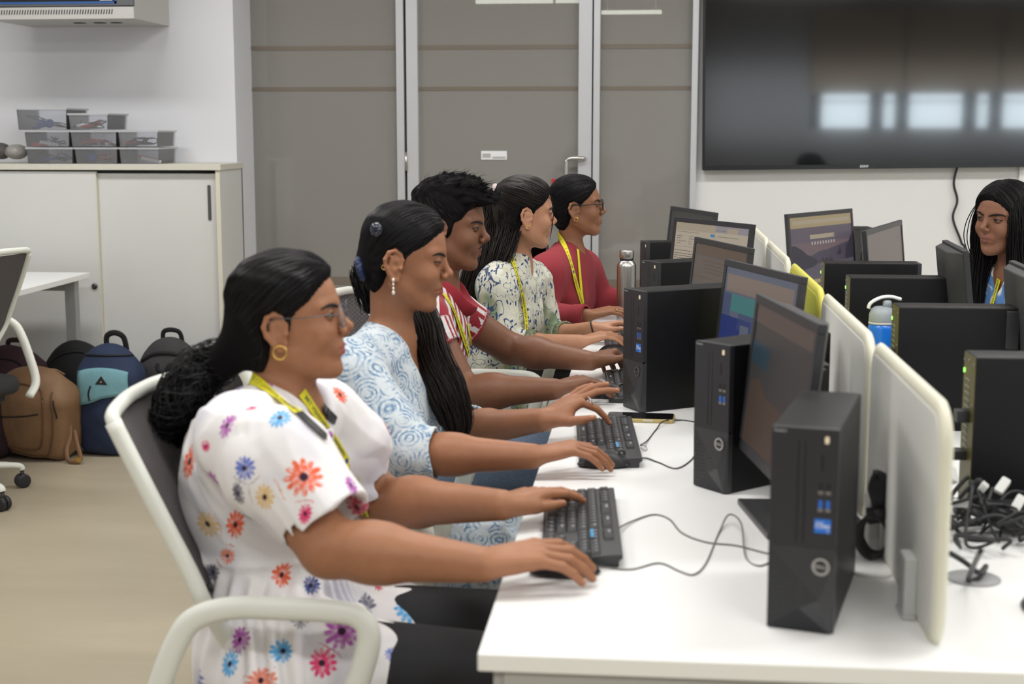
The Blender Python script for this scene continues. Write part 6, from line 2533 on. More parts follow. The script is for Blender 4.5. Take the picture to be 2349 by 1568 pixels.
# ------------------------------------------------------------------ 3: striped shirt
if '3' in WHO:
    sp = dict(tone=(.185, .080, .044), lip=(.15, .052, .042), h=.003,
              head=head_at_nose(A_(1124, 548, Y=3.85), R(-3), R(-6), 0, 1.04), headopt=dict(male=True, jaw=1.06, nose=1.12),
              N=A_(1003, 668, Y=3.87), P=A_(925, 1072, Y=3.87),
              SR=A_(975, 735, Y=3.67), SL=A_(1035, 712, Y=4.05), girth=1.0, bust=0, neck=.052,
              ER=A_(1062, 900, Y=3.62), WR=A_(1272, 892, z=.80), EL=A_(1172, 800, Y=4.12), WL=A_(1355, 828, z=.805),
              arm=1.22, gaze=(1, 0, -.2), open=(16, -12),
              handR=dict(k=A_(1350, 866, z=.818), up=(-.25, -.1, 1), curl=[(20, 24, 10), (24, 24, 12), (26, 24, 12), (26, 24, 12)], splay=(9, 1, -7, -15), s=1.06, fat=1.05),
              handL=dict(k=A_(1408, 800, z=.822), up=(-.2, .1, 1), curl=[(38, 32, 14), (34, 34, 14), (34, 34, 14), (34, 34, 14)], splay=(6, 1, -5, -10), s=1.06, fat=1.05))
    sp.update(legs_for(sp['P'], -.08, (3.74, 4.0)))
    make_person('dark', sp, 'person with short spiky hair in a red and white striped polo shirt')
    T, off, root, fr = sp['T'], sp['off'], sp['root'], sp['head']

    def b3(F):
        T.add(F, .012)
        for k in 'RL':
            S_, E_ = sp['S' + k], sp['E' + k]
            e = lerp(S_, E_, .44)
            F.cap(S_, e, .064, .062, .03)
            F.cone(lerp(S_, E_, .36), lerp(S_, E_, .5), .053, .058, .004, 's')
        F.cone(T.N + V3(.0, 0, .05), T.N + V3(.10, 0, -.06), .052, .012, .010, 's')
    sh = garment(sp, 'polo_shirt', b3, m_strp, h=.0035, folds=(lambda P: fold(P, 12, 22, .0032), .008))
    V = verts_of(sh) + off
    ang = np.arctan2((V - T.C) @ T.lat, (V - T.C) @ T.fw)
    st = ang * .125 + .012 * np.sin(V[:, 2] * 18)
    for k in 'RL':
        S_, E_ = np.asarray(sp['S' + k]), np.asarray(sp['E' + k])
        a = nrm(E_ - S_)
        b = nrm(np.cross(a, (0, 0, 1)))
        c = np.cross(a, b)
        D = V - S_
        near = (D @ a > .02) & (np.linalg.norm(D - (D @ a)[:, None] * a, axis=1) < .075)
        st = np.where(near, np.arctan2(D @ b, D @ c) * .06, st)
    for k in 'RL':
        S_, E_ = np.asarray(sp['S' + k]), np.asarray(sp['E' + k])
        a = nrm(E_ - S_)
        D = V - S_
        L_ = np.linalg.norm(E_ - S_) * .44
        st = np.where((D @ a > L_ - .012) & (np.linalg.norm(D - (D @ a)[:, None] * a, axis=1) < .08) & (D @ a < L_ + .02), .0075, st)
    set_attr(sh, 'st', np.stack([st, st * 0, st * 0], 1))

    def bc3(F):
        F.cone(T.N + V3(-.02, 0, .030), T.N + V3(.035, 0, .0), .062, .066, .01)
        F.cone(T.N + V3(.035, 0, .0), T.N + V3(.075, 0, -.03), .050, .040, .02)
        F.cone(T.N + V3(-.035, 0, .10), T.N + V3(-.005, 0, -.02), .054, .056, .004, 's')
        F.cone(T.N + V3(-.005, 0, .06), T.N + V3(.12, 0, .02), .056, .060, .004, 's')
    garment(sp, 'collar', bc3, m_maroon, h=.003)
    pl = [(1072, 690), (1086, 720), (1094, 750)]
    bv = bvh_of([(sh, off), (sp['body'], off)])
    lay_band(bv, [(1066, 670), (1078, 700), (1092, 745)], .030, root, off, text=None, m=m_maroon, name='placket', lift=.001, n=12)
    p, q = cast_px(bv, 1044, 684)
    if p is not None:
        MB().lathe([(.006, 0), (.006, .002)], p + q * .004 - off, 14, rot=Vector(q).to_track_quat('Z', 'Y').to_matrix()).build('button', m_print, root)
    lay_band(bv, [(1016, 676), (1036, 706), (1056, 760), (1072, 810), (1086, 868)], .019, root, off, flip=True, start=.02, lift=.004)
    lay_band(bv, [(1070, 742), (1078, 790), (1086, 850)], .014, root, off, text=None, lift=.003)
    trousers(sp, m_jeanl, name='jeans')
    shoes(sp, m_shoe)
    z3 = [(.102, .084), (.080, .066), (.060, .052), (.048, .028), (.032, .018), (.024, -.010), (.014, -.024), (.010, .010), (-.006, .028), (-.022, .020), (-.030, -.01), (-.040, -.050), (-.07, -.065), (-.25, -.08), (-.25, .3), (.14, .3)]
    hf = hair_fn(fr, zone=z3, T=.005, top=.020, back=.003, lump=.0015, edge=.008)
    rnd = np.random.RandomState(3)
    tufts = []
    for i in range(230):
        a, b = rnd.uniform(-.9, .9), rnd.uniform(-1.15, 1.25)
        c = V3(.002 + .090 * math.sin(b) * math.cos(a), .073 * math.sin(a), .036 + .076 * math.cos(b) * math.cos(a))
        n_ = nrm((c - V3(.002, 0, .036)) / V3(.09, .073, .076))
        if c[2] < .068:
            continue
        ln = rnd.uniform(.010, .024) * (1 if c[2] > .09 else .55)
        fwd = .026 + .006 * max(0, c[0] / .08)
        tufts.append((c + n_ * .016, c + n_ * (.016 + ln) + V3(rnd.uniform(.5, 1.1) * fwd, rnd.uniform(-.008, .008), 0)))

    def ex(F):
        for a, b in tufts:
            F.cone(fr.p(a), fr.p(b), .0095, .0016, .008)
    do_hair(sp, hf, m_hair, lambda P: (P * 0 + np.array(nrm(fr.d(.6, 0, -.5)), np.float32)), n=900, steps=5, ds=.005, seed=6, extra=ex, r=.0008, h=.003)
    pts = []
    for i in range(700):
        a, b = tufts[rnd.randint(len(tufts))]
        s0 = a + rnd.normal(0, .006, 3)
        e0 = b + rnd.normal(0, .007, 3) + (b - a) * .15
        m0 = (s0 + e0) / 2 + rnd.normal(0, .002, 3)
        pts.append([fr.p(s0), fr.p(lerp(s0, m0, .5)), fr.p(m0), fr.p(lerp(m0, e0, .5) + V3(.001, 0, 0)), fr.p(e0 + V3(.004, 0, -.001))])
    tube_strands(pts, .0009, 'hair_tufts', m_hair, root, off)
    # faint moustache
    mb = MB()
    for y in (-1, 1):
        mb.tube([tuple(fr.p(a) - off) for a in spline([(.0968, y * .002, -.0415), (.0950, y * .010, -.0430), (.0880, y * .021, -.0490), (.083, y * .025, -.053)], 4)], .0022, 6, flat=(.5, tuple(fr.d(1, 0, 0))))
    mb.build('moustache', m_hair, root)

# ------------------------------------------------------------------ 4: leaf print shirt
if '4' in WHO:
    sp = dict(tone=(.45, .225, .135), lip=(.36, .13, .10), h=.003,
              head=head_at_nose(A_(1278, 508, Y=4.62), R(19), R(-3), 0, 1.0),
              N=A_(1183, 592, Y=4.62), P=A_(1085, 942, Y=4.62),
              SR=A_(1140, 652, Y=4.45), SL=A_(1225, 645, Y=4.80), girth=.96, bust=.9, neck=.041,
              ER=A_(1160, 790, Y=4.42), WR=A_(1330, 784, z=.795), EL=A_(1255, 775, Y=4.83), WL=A_(1362, 752, z=.80),
              arm=.90, gaze=(1, 0, -.15), open=(15, -12),
              handR=dict(k=A_(1388, 766, z=.815), up=(-.2, -.1, 1), curl=[(16, 20, 10), (20, 22, 12), (24, 22, 12), (24, 22, 12)], splay=(9, 1, -7, -15), s=.97, fat=.93),
              handL=dict(k=A_(1410, 742, z=.815), up=(-.1, .1, 1), curl=[(20, 22, 10), (20, 22, 10), (20, 24, 10), (22, 24, 10)], splay=(5, 0, -4, -9), s=.97, fat=.93))
    sp.update(legs_for(sp['P'], -.08, (4.50, 4.74)))
    make_person('fair', sp, 'person in a cream leaf print shirt with a pink hair tie, facing the document screen')
    T, off, root, fr = sp['T'], sp['off'], sp['root'], sp['head']

    def b4(F):
        T.add(F, .014)
        for sd, K in ((-1, 'KR'), (1, 'KL')):
            hp = T.hip[sd]
            F.cone(hp, lerp(hp, sp[K], .9), .112, .086, .05)
        for k in 'RL':
            S_, E_, W_ = sp['S' + k], sp['E' + k], sp['W' + k]
            F.cone(S_, E_, .060, .060, .03)
            e = lerp(E_, W_, .34)
            F.cap(E_, e, .058, .044, .015)
            F.cone(lerp(E_, W_, .28), lerp(E_, W_, .42), .034, .038, .004, 's')
        F.cone(T.N + V3(.02, 0, .05), T.N + V3(.10, 0, -.08), .050, .014, .010, 's')
    sh = garment(sp, 'shirt', b4, m_leaf, h=.004, folds=(lambda P: fold(P, 15, 26, .0045), .010))
    for k in 'RL':
        E_, W_ = sp['E' + k], sp['W' + k]
        a, b = lerp(E_, W_, .30), lerp(E_, W_, .40)
        mb = MB()
        dd = Vector(b - a).normalized()
        mb.lathe([(.040, 0), (.046, .001), (.045, .030), (.040, .031), (.037, .029), (.038, .002)], tuple(a - off), 24, rot=dd.to_track_quat('Z', 'Y').to_matrix())
        mb.build('cuff', mat('cuff_green', (.17, .20, .12), .8, noise=(160, .7)), root)
    bv = bvh_of([(sh, off), (sp['body'], off)])
    lay_band(bv, [(1166, 574), (1178, 610), (1192, 660), (1202, 710), (1207, 760), (1207, 790)], .017, root, off, flip=True, start=.02, lift=.004)
    trousers(sp, m_leg, name='leggings')
    shoes(sp, m_shoe)
    tie = A_(1143, 441, Y=4.58)
    hf = hair_fn(fr, T=.008, back=.004, top=.008, lump=.0006)

    def flow4(P):
        d = tie.astype(np.float32) - P
        return d / (np.linalg.norm(d, axis=-1, keepdims=True) + 1e-6)
    do_hair(sp, hf, m_hairb, flow4, n=1200, steps=12, ds=.007, seed=9, r=.0009, extra=lambda F: F.chain([fr.p(-.06, 0, .05), tie], [.030, .014], .03))
    MB().torus(tie - off, .021, .0105, (0, R(62), 0), 26, 10).build('hair_tie', mat('scrunchie_pink', (.62, .50, .50), .6, bump=(90, .8)), root)
    lock([tie, A_(1128, 462, Y=4.62), A_(1122, 520, Y=4.58), A_(1112, 590, Y=4.52), A_(1090, 660, Y=4.50), A_(1068, 730, Y=4.50), A_(1060, 790, Y=4.52)], [.016, .036, .052, .055, .048, .034, .010], 'ponytail', m_hairb, root, off, n=380, seed=10, r=.0011, flat=.7, core=.78)
    lock([fr.p(-.06, -.05, .02), A_(1168, 520, Y=4.54), A_(1148, 590, Y=4.49), A_(1120, 650, Y=4.47)], [.030, .040, .036, .012], 'loose_hair', m_hairb, root, off, n=120, seed=11, r=.0010, flat=.7)
    for k in range(3):
        p0 = fr.p(.07, -.045 + .004 * k, .07)
        MB().tube([tuple(q - off) for q in spline([p0, fr.p(.088, -.048, .03), fr.p(.090, -.046 + .004 * k, -.02), fr.p(.082, -.05, -.075)], 8)], .0007, 5).build('stray_hair', m_hairb, root)
    MB().torus(fr.p(.0, -.081, -.036) - off, .0055, .0013, (R(90), 0, 0), 16, 6).build('earring', m_gold, root)
    hf_ = sp['hfL']
    MB().torus(np.asarray(sp['WL']) - hf_[0] * .006 - off, .0262, .0026, Matrix(np.stack([hf_[1], hf_[2], hf_[0]], 1)), 24, 8).build('hair_band', m_blk, root)

# ------------------------------------------------------------------ 5: maroon sweater
if '5' in WHO:
    sp = dict(tone=(.26, .115, .060), lip=(.23, .075, .055), h=.003,
              head=head_at_nose(A_(1391, 484, Y=5.3), R(5), R(3), 0, 1.0),
              N=A_(1308, 572, Y=5.3), P=A_(1222, 850, Y=5.3),
              SR=A_(1255, 622, Y=5.13), SL=A_(1338, 612, Y=5.46), girth=.98, bust=.85, neck=.042,
              ER=A_(1240, 728, Y=5.08), WR=A_(1350, 723, z=.80), EL=A_(1372, 688, Y=5.50), WL=A_(1440, 688, z=.80),
              arm=.92, gaze=(1, 0, -.1), open=(17, -13),
              handR=dict(k=A_(1394, 712, z=.815), up=(-.1, -.15, 1), curl=[(16, 20, 10), (20, 22, 12), (22, 24, 12), (24, 24, 12)], splay=(7, 1, -6, -12), s=.98, fat=.95),
              handL=dict(k=A_(1480, 684, z=.815), up=(0, .1, 1), curl=[(16, 20, 10)] * 4, s=.98, fat=.95))
    sp.update(legs_for(sp['P'], -.08, (5.18, 5.42)))
    make_person('brown', sp, 'person in a plain maroon sweater and black framed glasses, farthest in the near row')
    T, off, root, fr = sp['T'], sp['off'], sp['root'], sp['head']

    def b5(F):
        T.add(F, .018)
        for k in 'RL':
            S_, E_, W_ = sp['S' + k], sp['E' + k], sp['W' + k]
            F.cone(S_, E_, .064, .062, .03)
            F.cap(E_, lerp(E_, W_, .93), .060, .036, .015)
            F.cone(lerp(E_, W_, .88), lerp(E_, W_, 1.0), .027, .030, .003, 's')
        F.cone(T.N + V3(-.01, 0, .065), T.N + V3(.050, 0, .030), .054, .046, .008, 's')
    sh = garment(sp, 'sweater', b5, m_sweat, h=.004, folds=(lambda P: fold(P, 19, 17, .0045), .010))
    for k in 'RL':
        E_, W_ = sp['E' + k], sp['W' + k]
        a, b = lerp(E_, W_, .72), lerp(E_, W_, .96)
        dd = Vector(b - a).normalized()
        mb = MB()
        n_ = 40
        L_ = float(np.linalg.norm(b - a))
        vs, fs = [], []
        M_ = dd.to_track_quat('Z', 'Y').to_matrix()
        for i, (r0, z) in enumerate(((.0415, 0), (.0405, L_ * .5), (.0375, L_), (.031, L_ * .98))):
            for j in range(n_ * 2):
                t = math.pi * j / n_
                r1 = r0 + (.0012 if j % 2 else 0)
                vs.append(tuple(M_ @ Vector((r1 * math.cos(t), r1 * math.sin(t), z)) + Vector(a - off)))
        for i in range(3):
            for j in range(n_ * 2):
                fs.append((i * 2 * n_ + j, i * 2 * n_ + (j + 1) % (2 * n_), (i + 1) * 2 * n_ + (j + 1) % (2 * n_), (i + 1) * 2 * n_ + j))
        mb.add(vs, fs, 0, True).build('ribbed_cuff', m_sweat, root)
    bv = bvh_of([(sh, off), (sp['body'], off)])
    lay_band(bv, [(1276, 520), (1290, 552), (1306, 596), (1320, 650), (1332, 690), (1338, 712)], .017, root, off, flip=True, start=.02, lift=.004)
    lay_band(bv, [(1324, 572), (1328, 620), (1334, 680), (1339, 712)], .012, root, off, text=None, lift=.003)
    trousers(sp, m_leg, name='trousers')
    shoes(sp, m_shoe)
    tie = fr.p(-.125, 0, -.02)
    hf = hair_fn(fr, T=.007, back=.003, top=.006, lump=.0004)

    def flow5(P):
        d = tie.astype(np.float32) - P
        return d / (np.linalg.norm(d, axis=-1, keepdims=True) + 1e-6)
    do_hair(sp, hf, m_hair, flow5, n=1000, steps=12, ds=.007, seed=12, r=.0008, extra=lambda F: F.chain([fr.p(-.08, 0, .0), tie], [.045, .02], .03))
    lock([tie + fr.d(.02, 0, .01), tie + V3(-.03, 0, -.03), A_(1232, 575, Y=5.36), A_(1216, 640, Y=5.36), A_(1212, 700, Y=5.36)], [.022, .034, .042, .040, .015], 'ponytail', m_hair, root, off, n=120, seed=13, r=.0010)
    glasses(fr, root, off, mat('glasses_black', (.012, .012, .014), .3), r=.0021, rx=.0235, rz=.0185, x=.1045, square=True)
    MB().torus(fr.p(.0, -.083, -.038) - off, .0075, .0015, (R(90), 0, 0), 18, 6).build('earring', m_gold, root)
    hf_ = sp['hfR']
    MB().torus(np.asarray(sp['WR']) + hf_[0] * .1 - hf_[1] * .013 - off - hf_[2] * .006, .0095, .0013, Matrix(np.stack([hf_[1], hf_[2], hf_[0]], 1)), 16, 6).build('ring', m_gold, root)

# ------------------------------------------------------------------ 6: the person across the desk
if '6' in WHO:
    fr = head_at_nose(A_(2250, 524, Y=4.40), R(-140), R(-3), R(4), .98)
    N_ = fr.o + V3(.045, .02, -.150)
    fw = nrm(V3(-.93, -.36, 0))
    lt = V3(-fw[1], fw[0], 0)
    P_ = V3(N_[0] + .10, N_[1] + .03, .57)
    sp = dict(tone=(.245, .112, .066), lip=(.21, .078, .060), h=.003, head=fr, N=N_, P=P_,
              SL=N_ + lt * .165 - V3(0, 0, .035), SR=N_ - lt * .165 - V3(0, 0, .035), girth=.93, bust=.85, neck=.041, hl=lt,
              arm=.9, gaze=nrm(V3(1, -.1, -.05)), open=(15, -13), headopt=dict(nose=.95, cheek=.94, jaw=.88))
    for k, s_ in (('L', 1), ('R', -1)):
        sp['E' + k] = N_ + lt * .20 * s_ + fw * .05 - V3(0, 0, .29)
        sp['W' + k] = N_ + lt * .12 * s_ + fw * .24 - V3(0, 0, N_[2] - .80)
        sp['hand' + k] = dict(k=sp['W' + k] + fw * .09 + V3(0, 0, .004), curl=[(20, 25, 10)] * 4, s=.96)
        sp['K' + k] = P_ + fw * .40 + lt * .11 * s_ - V3(0, 0, .055)
        sp['A' + k] = sp['K' + k] - V3(.02, 0, .43)
    make_person('olive', sp, 'person with long loose black hair across the desk, looking over the screens')
    T, off, root = sp['T'], sp['off'], sp['root']

    def b6(F):
        T.add(F, .012)
        for k in 'RL':
            S_, E_, W_ = sp['S' + k], sp['E' + k], sp['W' + k]
            F.cone(S_, E_, .056, .050, .03)
            F.cap(E_, lerp(E_, W_, .6), .050, .042, .015)
        F.cone(T.N + fw * .03 + V3(0, 0, .05), T.N + fw * .10 - V3(0, 0, .10), .050, .010, .008, 's')
    sh = garment(sp, 'shirt', b6, m_tie, h=.004, folds=(lambda P: fold(P, 25, 24, .003), .008))
    bv = bvh_of([(sh, off), (sp['body'], off)])
    lay_band(bv, [(2250, 650), (2247, 680), (2247, 712)], .017, root, off, flip=True, start=.0, lift=.004, n=10)
    lay_band(bv, [(2294, 640), (2286, 672), (2274, 712)], .017, root, off, flip=True, start=.0, lift=.004, n=12)
    trousers(sp, m_leg, name='trousers')
    shoes(sp, m_shoe)
    z6 = [(.100, .086), (.088, .072), (.074, .054), (.062, .030), (.050, .0), (.038, -.03), (.02, -.06), (.0, -.09), (-.25, -.14), (-.25, .3), (.14, .3)]
    hf = hair_fn(fr, zone=z6, T=.011, back=.006, top=.002, lump=.0006)
    mid = fr.p(0.02, 0, .2)
    lt_h = fr.d(0, 1, 0).astype(np.float32)
    dn = fr.d(-.25, 0, -1).astype(np.float32)

    def flow6(P):
        s_ = np.sign((P - fr.o.astype(np.float32)) @ lt_h)
        hgt = np.clip(((P - fr.o.astype(np.float32)) @ fr.d(0, 0, 1).astype(np.float32) - .02) / .08, 0, 1)
        return dn[None] * 1.0 + (s_ * hgt)[:, None] * lt_h[None] * 1.4
    do_hair(sp, hf, m_hair, flow6, n=1300, steps=16, ds=.007, seed=14, r=.0009)
    q = fr.p
    dz = V3(0, 0, -1)
    # her left side (towards the camera): a broad curtain down to the chest
    a = q(.015, .070, .02)
    lock([q(.02, .055, .075), q(.03, .074, .0), q(.025, .076, -.07), q(.02, .080, -.15), q(.02, .09, -.24), q(.03, .085, -.33)], [.030, .036, .038, .040, .038, .030], 'loose_hair', m_hair, root, off, n=260, seed=15, r=.0010, flat=.8, core=.8, fn=tuple(fr.d(0, 1, 0)))
    lock([q(-.05, .045, .06), q(-.06, .06, -.03), q(-.06, .07, -.12), q(-.05, .08, -.24), q(-.04, .08, -.36)], [.040, .048, .050, .050, .040], 'loose_hair', m_hair, root, off, n=200, seed=16, r=.0010, flat=.8, core=.85)
    lock([q(.03, -.055, .05), q(.022, -.074, -.02), q(.02, -.074, -.10), q(.035, -.070, -.18), q(.045, -.065, -.28), q(.05, -.06, -.36)], [.020, .024, .024, .026, .028, .026], 'loose_hair', m_hair, root, off, n=160, seed=17, r=.0010, flat=.8, core=.75)
    lock([q(-.05, -.045, .05), q(-.05, -.06, -.05), q(-.03, -.065, -.16), q(0, -.065, -.30)], [.035, .042, .045, .040], 'loose_hair', m_hair, root, off, n=100, seed=18, r=.0010, core=.85)
    for i in range(3):
        mb = MB().tube([tuple(p_ - off) for p_ in spline([q(.06, -.045, .07), q(.055, -.074 - .006 * i, .02), q(.05, -.086 - .012 * i, -.03), q(.05, -.086 - .011 * i, -.08), q(.05, -.068, -.13 - .01 * i)], 8)], .0016, 5).build('stray_hair', m_hair, root)

# ================================================================== CHAIRS
m_cw = mat('chair_white', (.72, .73, .67), .38)
m_mesh = mat('chair_mesh', (.105, .095, .095), .9, noise=(6, .03))
nt = m_mesh.node_tree
tc = nt.nodes.new('ShaderNodeTexCoord')
wv = nt.nodes.new('ShaderNodeTexWave')
wv.bands_direction = 'Z'
wv.inputs['Scale'].default_value = 95
bn = nt.nodes.new('ShaderNodeBump')
bn.inputs['Strength'].default_value = .8
bn.inputs['Distance'].default_value = .003
nt.links.new(tc.outputs['Object'], wv.inputs['Vector'])
nt.links.new(wv.outputs['Fac'], bn.inputs['Height'])
nt.links.new(bn.outputs[0], nt.nodes['Principled BSDF'].inputs['Normal'])
mxn = nt.nodes.new('ShaderNodeMix')
mxn.data_type = 'RGBA'
mxn.inputs[6].default_value = (.05, .045, .045, 1)
mxn.inputs[7].default_value = (.17, .155, .155, 1)
nt.links.new(wv.outputs['Fac'], mxn.inputs[0])
nt.links.new(mxn.outputs[2], nt.nodes['Principled BSDF'].inputs['Base Color'])
m_seat = mat('seat_cloth', (.03, .03, .032), .9, bump=(400, .2))
m_cast = mat('caster_black', (.02, .02, .022), .5)


def make_chair(label):
    o = tag(empty('office_chair'), label, 'chair', 'white framed mesh office chairs')
    prof = [(-.055, .50), (-.075, .60), (-.110, .71), (-.158, .81), (-.205, .90), (-.246, .975)]
    PF = spline([(x, 0, z) for x, z in prof], 5)
    nz = len(PF)
    vs, fs = [], []
    ny = 15
    for th in (0, .006):
        for i, p in enumerate(PF):
            w = .205 + .02 * math.sin(math.pi * i / (nz - 1)) - .09 * max(0, (.68 - p[2]) / .18)
            for j in range(ny):
                t = -1 + 2 * j / (ny - 1)
                vs.append((p[0] - .030 * (1 - t * t) - th, w * t, p[2]))
    n0 = nz * ny
    for i in range(nz - 1):
        for j in range(ny - 1):
            a = i * ny + j
            fs.append((a, a + 1, a + ny + 1, a + ny))
            fs.append((n0 + a, n0 + a + ny, n0 + a + ny + 1, n0 + a + 1))
    MB().add(vs, fs, 0, True).build('mesh_back', m_mesh, o)
    for s in (-1, 1):
        pts = [(p[0] - .004, s * (.212 + .02 * math.sin(math.pi * i / (nz - 1)) - .09 * max(0, (.68 - p[2]) / .18)), p[2]) for i, p in enumerate(PF)]
        MB().tube(pts, .0150, 10, flat=(.75, (0, 1, 0))).build('back_post', m_cw, o)
    top = spline([(-.246, -.214, .970), (-.258, -.19, .985), (-.276, -.08, .990), (-.279, 0, .991), (-.276, .08, .990), (-.258, .19, .985), (-.246, .214, .970)], 5)
    MB().tube(top, .0125, 10).build('top_rail', m_cw, o)
    bot = spline([(-.055, -.124, .50), (-.075, -.08, .478), (-.08, 0, .472), (-.075, .08, .478), (-.055, .124, .50)], 5)
    MB().tube(bot, .015, 10).build('lower_rail', m_cw, o)
    mb = MB()
    for s in (-1, 1):
        for z, x in ((.70, -.098), (.60, -.072)):
            mb.lathe([(.007, 0), (.007, .004)], (x, s * (.214 - .04 * (z < .65)), z), 12, rot=(R(90 * s), 0, 0))
    mb.build('bolt', m_cast, o)
    for s in (-1, 1):
        y = s * .285
        a = spline([(-.205, y * .80, .395), (-.200, y * .97, .45), (-.165, y, .55), (-.132, y, .63), (-.100, y, .672), (-.04, y, .692), (.04, y, .694), (.125, y, .692), (.165, y, .684), (.182, y, .660), (.176, y, .615), (.148, y, .53), (.115, y * .98, .45), (.11, y * .8, .405)], 6)
        MB().tube(a, .0195, 12, flat=(.72, (0, 1, 0))).build('armrest', m_cw, o)
    F = Field(.008)
    F.add(p_box(V3(.06, 0, .445), (.235, .235, .040), .038), 0, [(V3(.06, 0, .44), .25)])
    F.ell(V3(.06, 0, .470), (.22, .22, .03), None, .03)
    V, Q = F.mesh()
    np_mesh('seat', V, Q, m_seat, o)
    MB().rbox((.05, 0, .395), (.36, .40, .03), .04, n=5).rbox((.03, 0, .36), (.16, .12, .06), .01).build('seat_pan', m_cast, o, bevel=.004)
    MB().rbox((-.06, 0, .43), (.05, .09, .16), .01).build('back_bracket', m_cast, o, bevel=.004)
    MB().lathe([(.026, .10), (.026, .22), (.016, .225), (.016, .35)], (.03, 0, 0), 20).build('gas_column', m_cast, o)
    for k in range(5):
        a = R(72 * k + 29)
        c, s = math.cos(a), math.sin(a)
        P = [(.03 + c * r, s * r, z) for r, z in ((.02, .125), (.10, .125), (.22, .108), (.30, .092), (.312, .075))]
        lg = MB().tube(spline(P, 4), [.022] * 5 + [.018] * 5 + [.016] * 7, 10, flat=(.8, (0, 0, 1))).build('base_leg', m_cw, o)
        cx_, cy2 = .03 + c * .312, s * .312
        w = MB()
        for t in (-1, 1):
            w.lathe([(.020, -.009), (.028, -.007), (.029, 0), (.028, .007), (.020, .009)], (cx_ - s * t * .012, cy2 + c * t * .012, .029), 18, rot=Matrix.Rotation(a, 3, 'Z') @ Matrix.Rotation(R(90), 3, 'X'))
        w.tube([(cx_, cy2, .029), (cx_, cy2, .075)], .008, 8)
        w.build('caster', m_cast, lg)
    return o


if True:
    ch0 = make_chair('white framed mesh chair of the person in the flowered dress')
    spots = [(-.615, 2.415, 0, None),
             (-.605, 3.08, 2, 'white framed mesh chair of the person in the pale blue top'),
             (-.610, 3.86, -2, 'white framed mesh chair of the person in the striped shirt'),
             (-.515, 4.62, 0, 'white framed mesh chair of the person in the leaf print shirt'),
             (-.375, 5.30, 0, 'white framed mesh chair of the person in the maroon sweater'),
             (1.13, 4.46, 198, 'white framed mesh chair under the long haired person across the desk'),
             (-2.715, 5.22, 164, 'empty white framed mesh chair by the wall desk, near the backpacks')]
    for i, (x, y, a, lb) in enumerate(spots):
        c = ch0 if i == 0 else copy_tree(ch0)
        c.location = (x, y, 0)
        c.rotation_euler = (0, 0, R(a))
        if lb:
            c['label'] = lb

# ------------------------------------------------------------------ side desk
sd = tag(empty('side_desk', (-3.3, 6.05, 0)), 'white desk with a grey steel leg in front of the cabinet, behind the empty chair', 'desk')
MB().bb(-.75, .70, -1.2, .36, .765, .79).build('tabletop', m_white, sd, bevel=.002)
for sx, sy in ((.63, .31), (.63, -1.15), (-.68, .31), (-.68, -1.15)):
    MB().bb(sx - .025, sx + .025, sy - .025, sy + .025, 0, .765).build('leg', mat('side_leg_grey', (.33, .34, .34), .45, metal=.3), sd, bevel=.003)
MB().bb(-.68, .63, .29, .33, .71, .76).bb(-.68, .63, -1.17, -1.13, .71, .76).build('crossbar', mat('side_leg_grey', (.33, .34, .34), .45), sd)

# ================================================================== BACKPACKS
def bag_mat(name, col, rough=.85, **k):
    return mat(name, col, rough, noise=(14, .10), bump=(260, .25), **k)


def backpack(name, px, Y, w, h, d, m, label, lean=0, roll=0, yaw=0, pocket=None, handle=None, seed=1, top=.5, hz=.5, wr=.004):
    """px: pixel of the middle of the bag's foot"""
    b = at(px[0], px[1], Y=Y)
    o = tag(empty(name, (float(b[0]), Y, 0)), label, 'bag', 'backpacks piled on the floor')
    M3 = Matrix.Rotation(R(yaw), 3, 'Z') @ Matrix.Rotation(R(roll), 3, 'Y') @ Matrix.Rotation(R(-lean), 3, 'X')
    M = np.array(M3)
    q = lambda x, y, z: M @ np.array((x, y, z), float)
    F = Field(.006)
    F.add(p_box(q(0, 0, h * .40), (w / 2, d / 2, h * .40), .055, M), .03, [(q(0, 0, h * .45), max(w, h) * .62)])
    F.ell(q(0, 0, h * (1 - top * .62)), (w * top, d * .50, h * top * .62), M, .05)
    F.ell(q(0, -d * .25, h * .40), (w * .40, d * .42, h * .36), M, .05)
    F.disp = lambda P: fold(P, seed, 20, wr)
    F.amp = .012
    V, Q = F.mesh()
    V = relax(V, Q, 2, .5)
    zmin = V[:, 2].min()
    V[:, 2] -= zmin
    V[:, 2] = np.maximum(V[:, 2], .003)
    body = np_mesh('bag_body', V, Q, m, o)
    bv = bvh_of([(body, (0, 0, 0))])

    def on(x, z, lift=.003):
        """point on the bag's front at bag coordinates"""
        p0 = Vector(q(x, -1.0, z)) - Vector((0, 0, zmin))
        r_ = bv.ray_cast(p0, Vector(q(0, 1, 0)).normalized(), 3)
        if r_[0] is None:
            return None
        return np.array(r_[0]) + np.array(r_[1]) * lift

    def line(pts, r, nm, mm, parent=o, flat=None, n=6, lift=.003):
        s = [on(a, b_, lift) for a, b_ in [(c[0], c[2]) for c in spline([(a, 0, b_) for a, b_ in pts], n)]]
        s = [p for p in s if p is not None]
        if len(s) > 2:
            return MB().tube(s, r, 8, flat=flat).build(nm, mm, parent)
    if handle:
        hx, hh, hm, hr = handle
        zt = float(V[:, 2].max())
        c = q(hx, 0, 0)
        MB().tube(spline([(c[0] - .045, c[1] + .01, zt - .03), (c[0] - .038, c[1], zt + hh * .6), (c[0], c[1] - .005, zt + hh), (c[0] + .038, c[1], zt + hh * .55), (c[0] + .048, c[1] + .01, zt - .035)], 7), hr, 8, flat=(.4, (0, 1, 0))).build('carry_handle', hm, o)
    return o, on, line, q, zmin


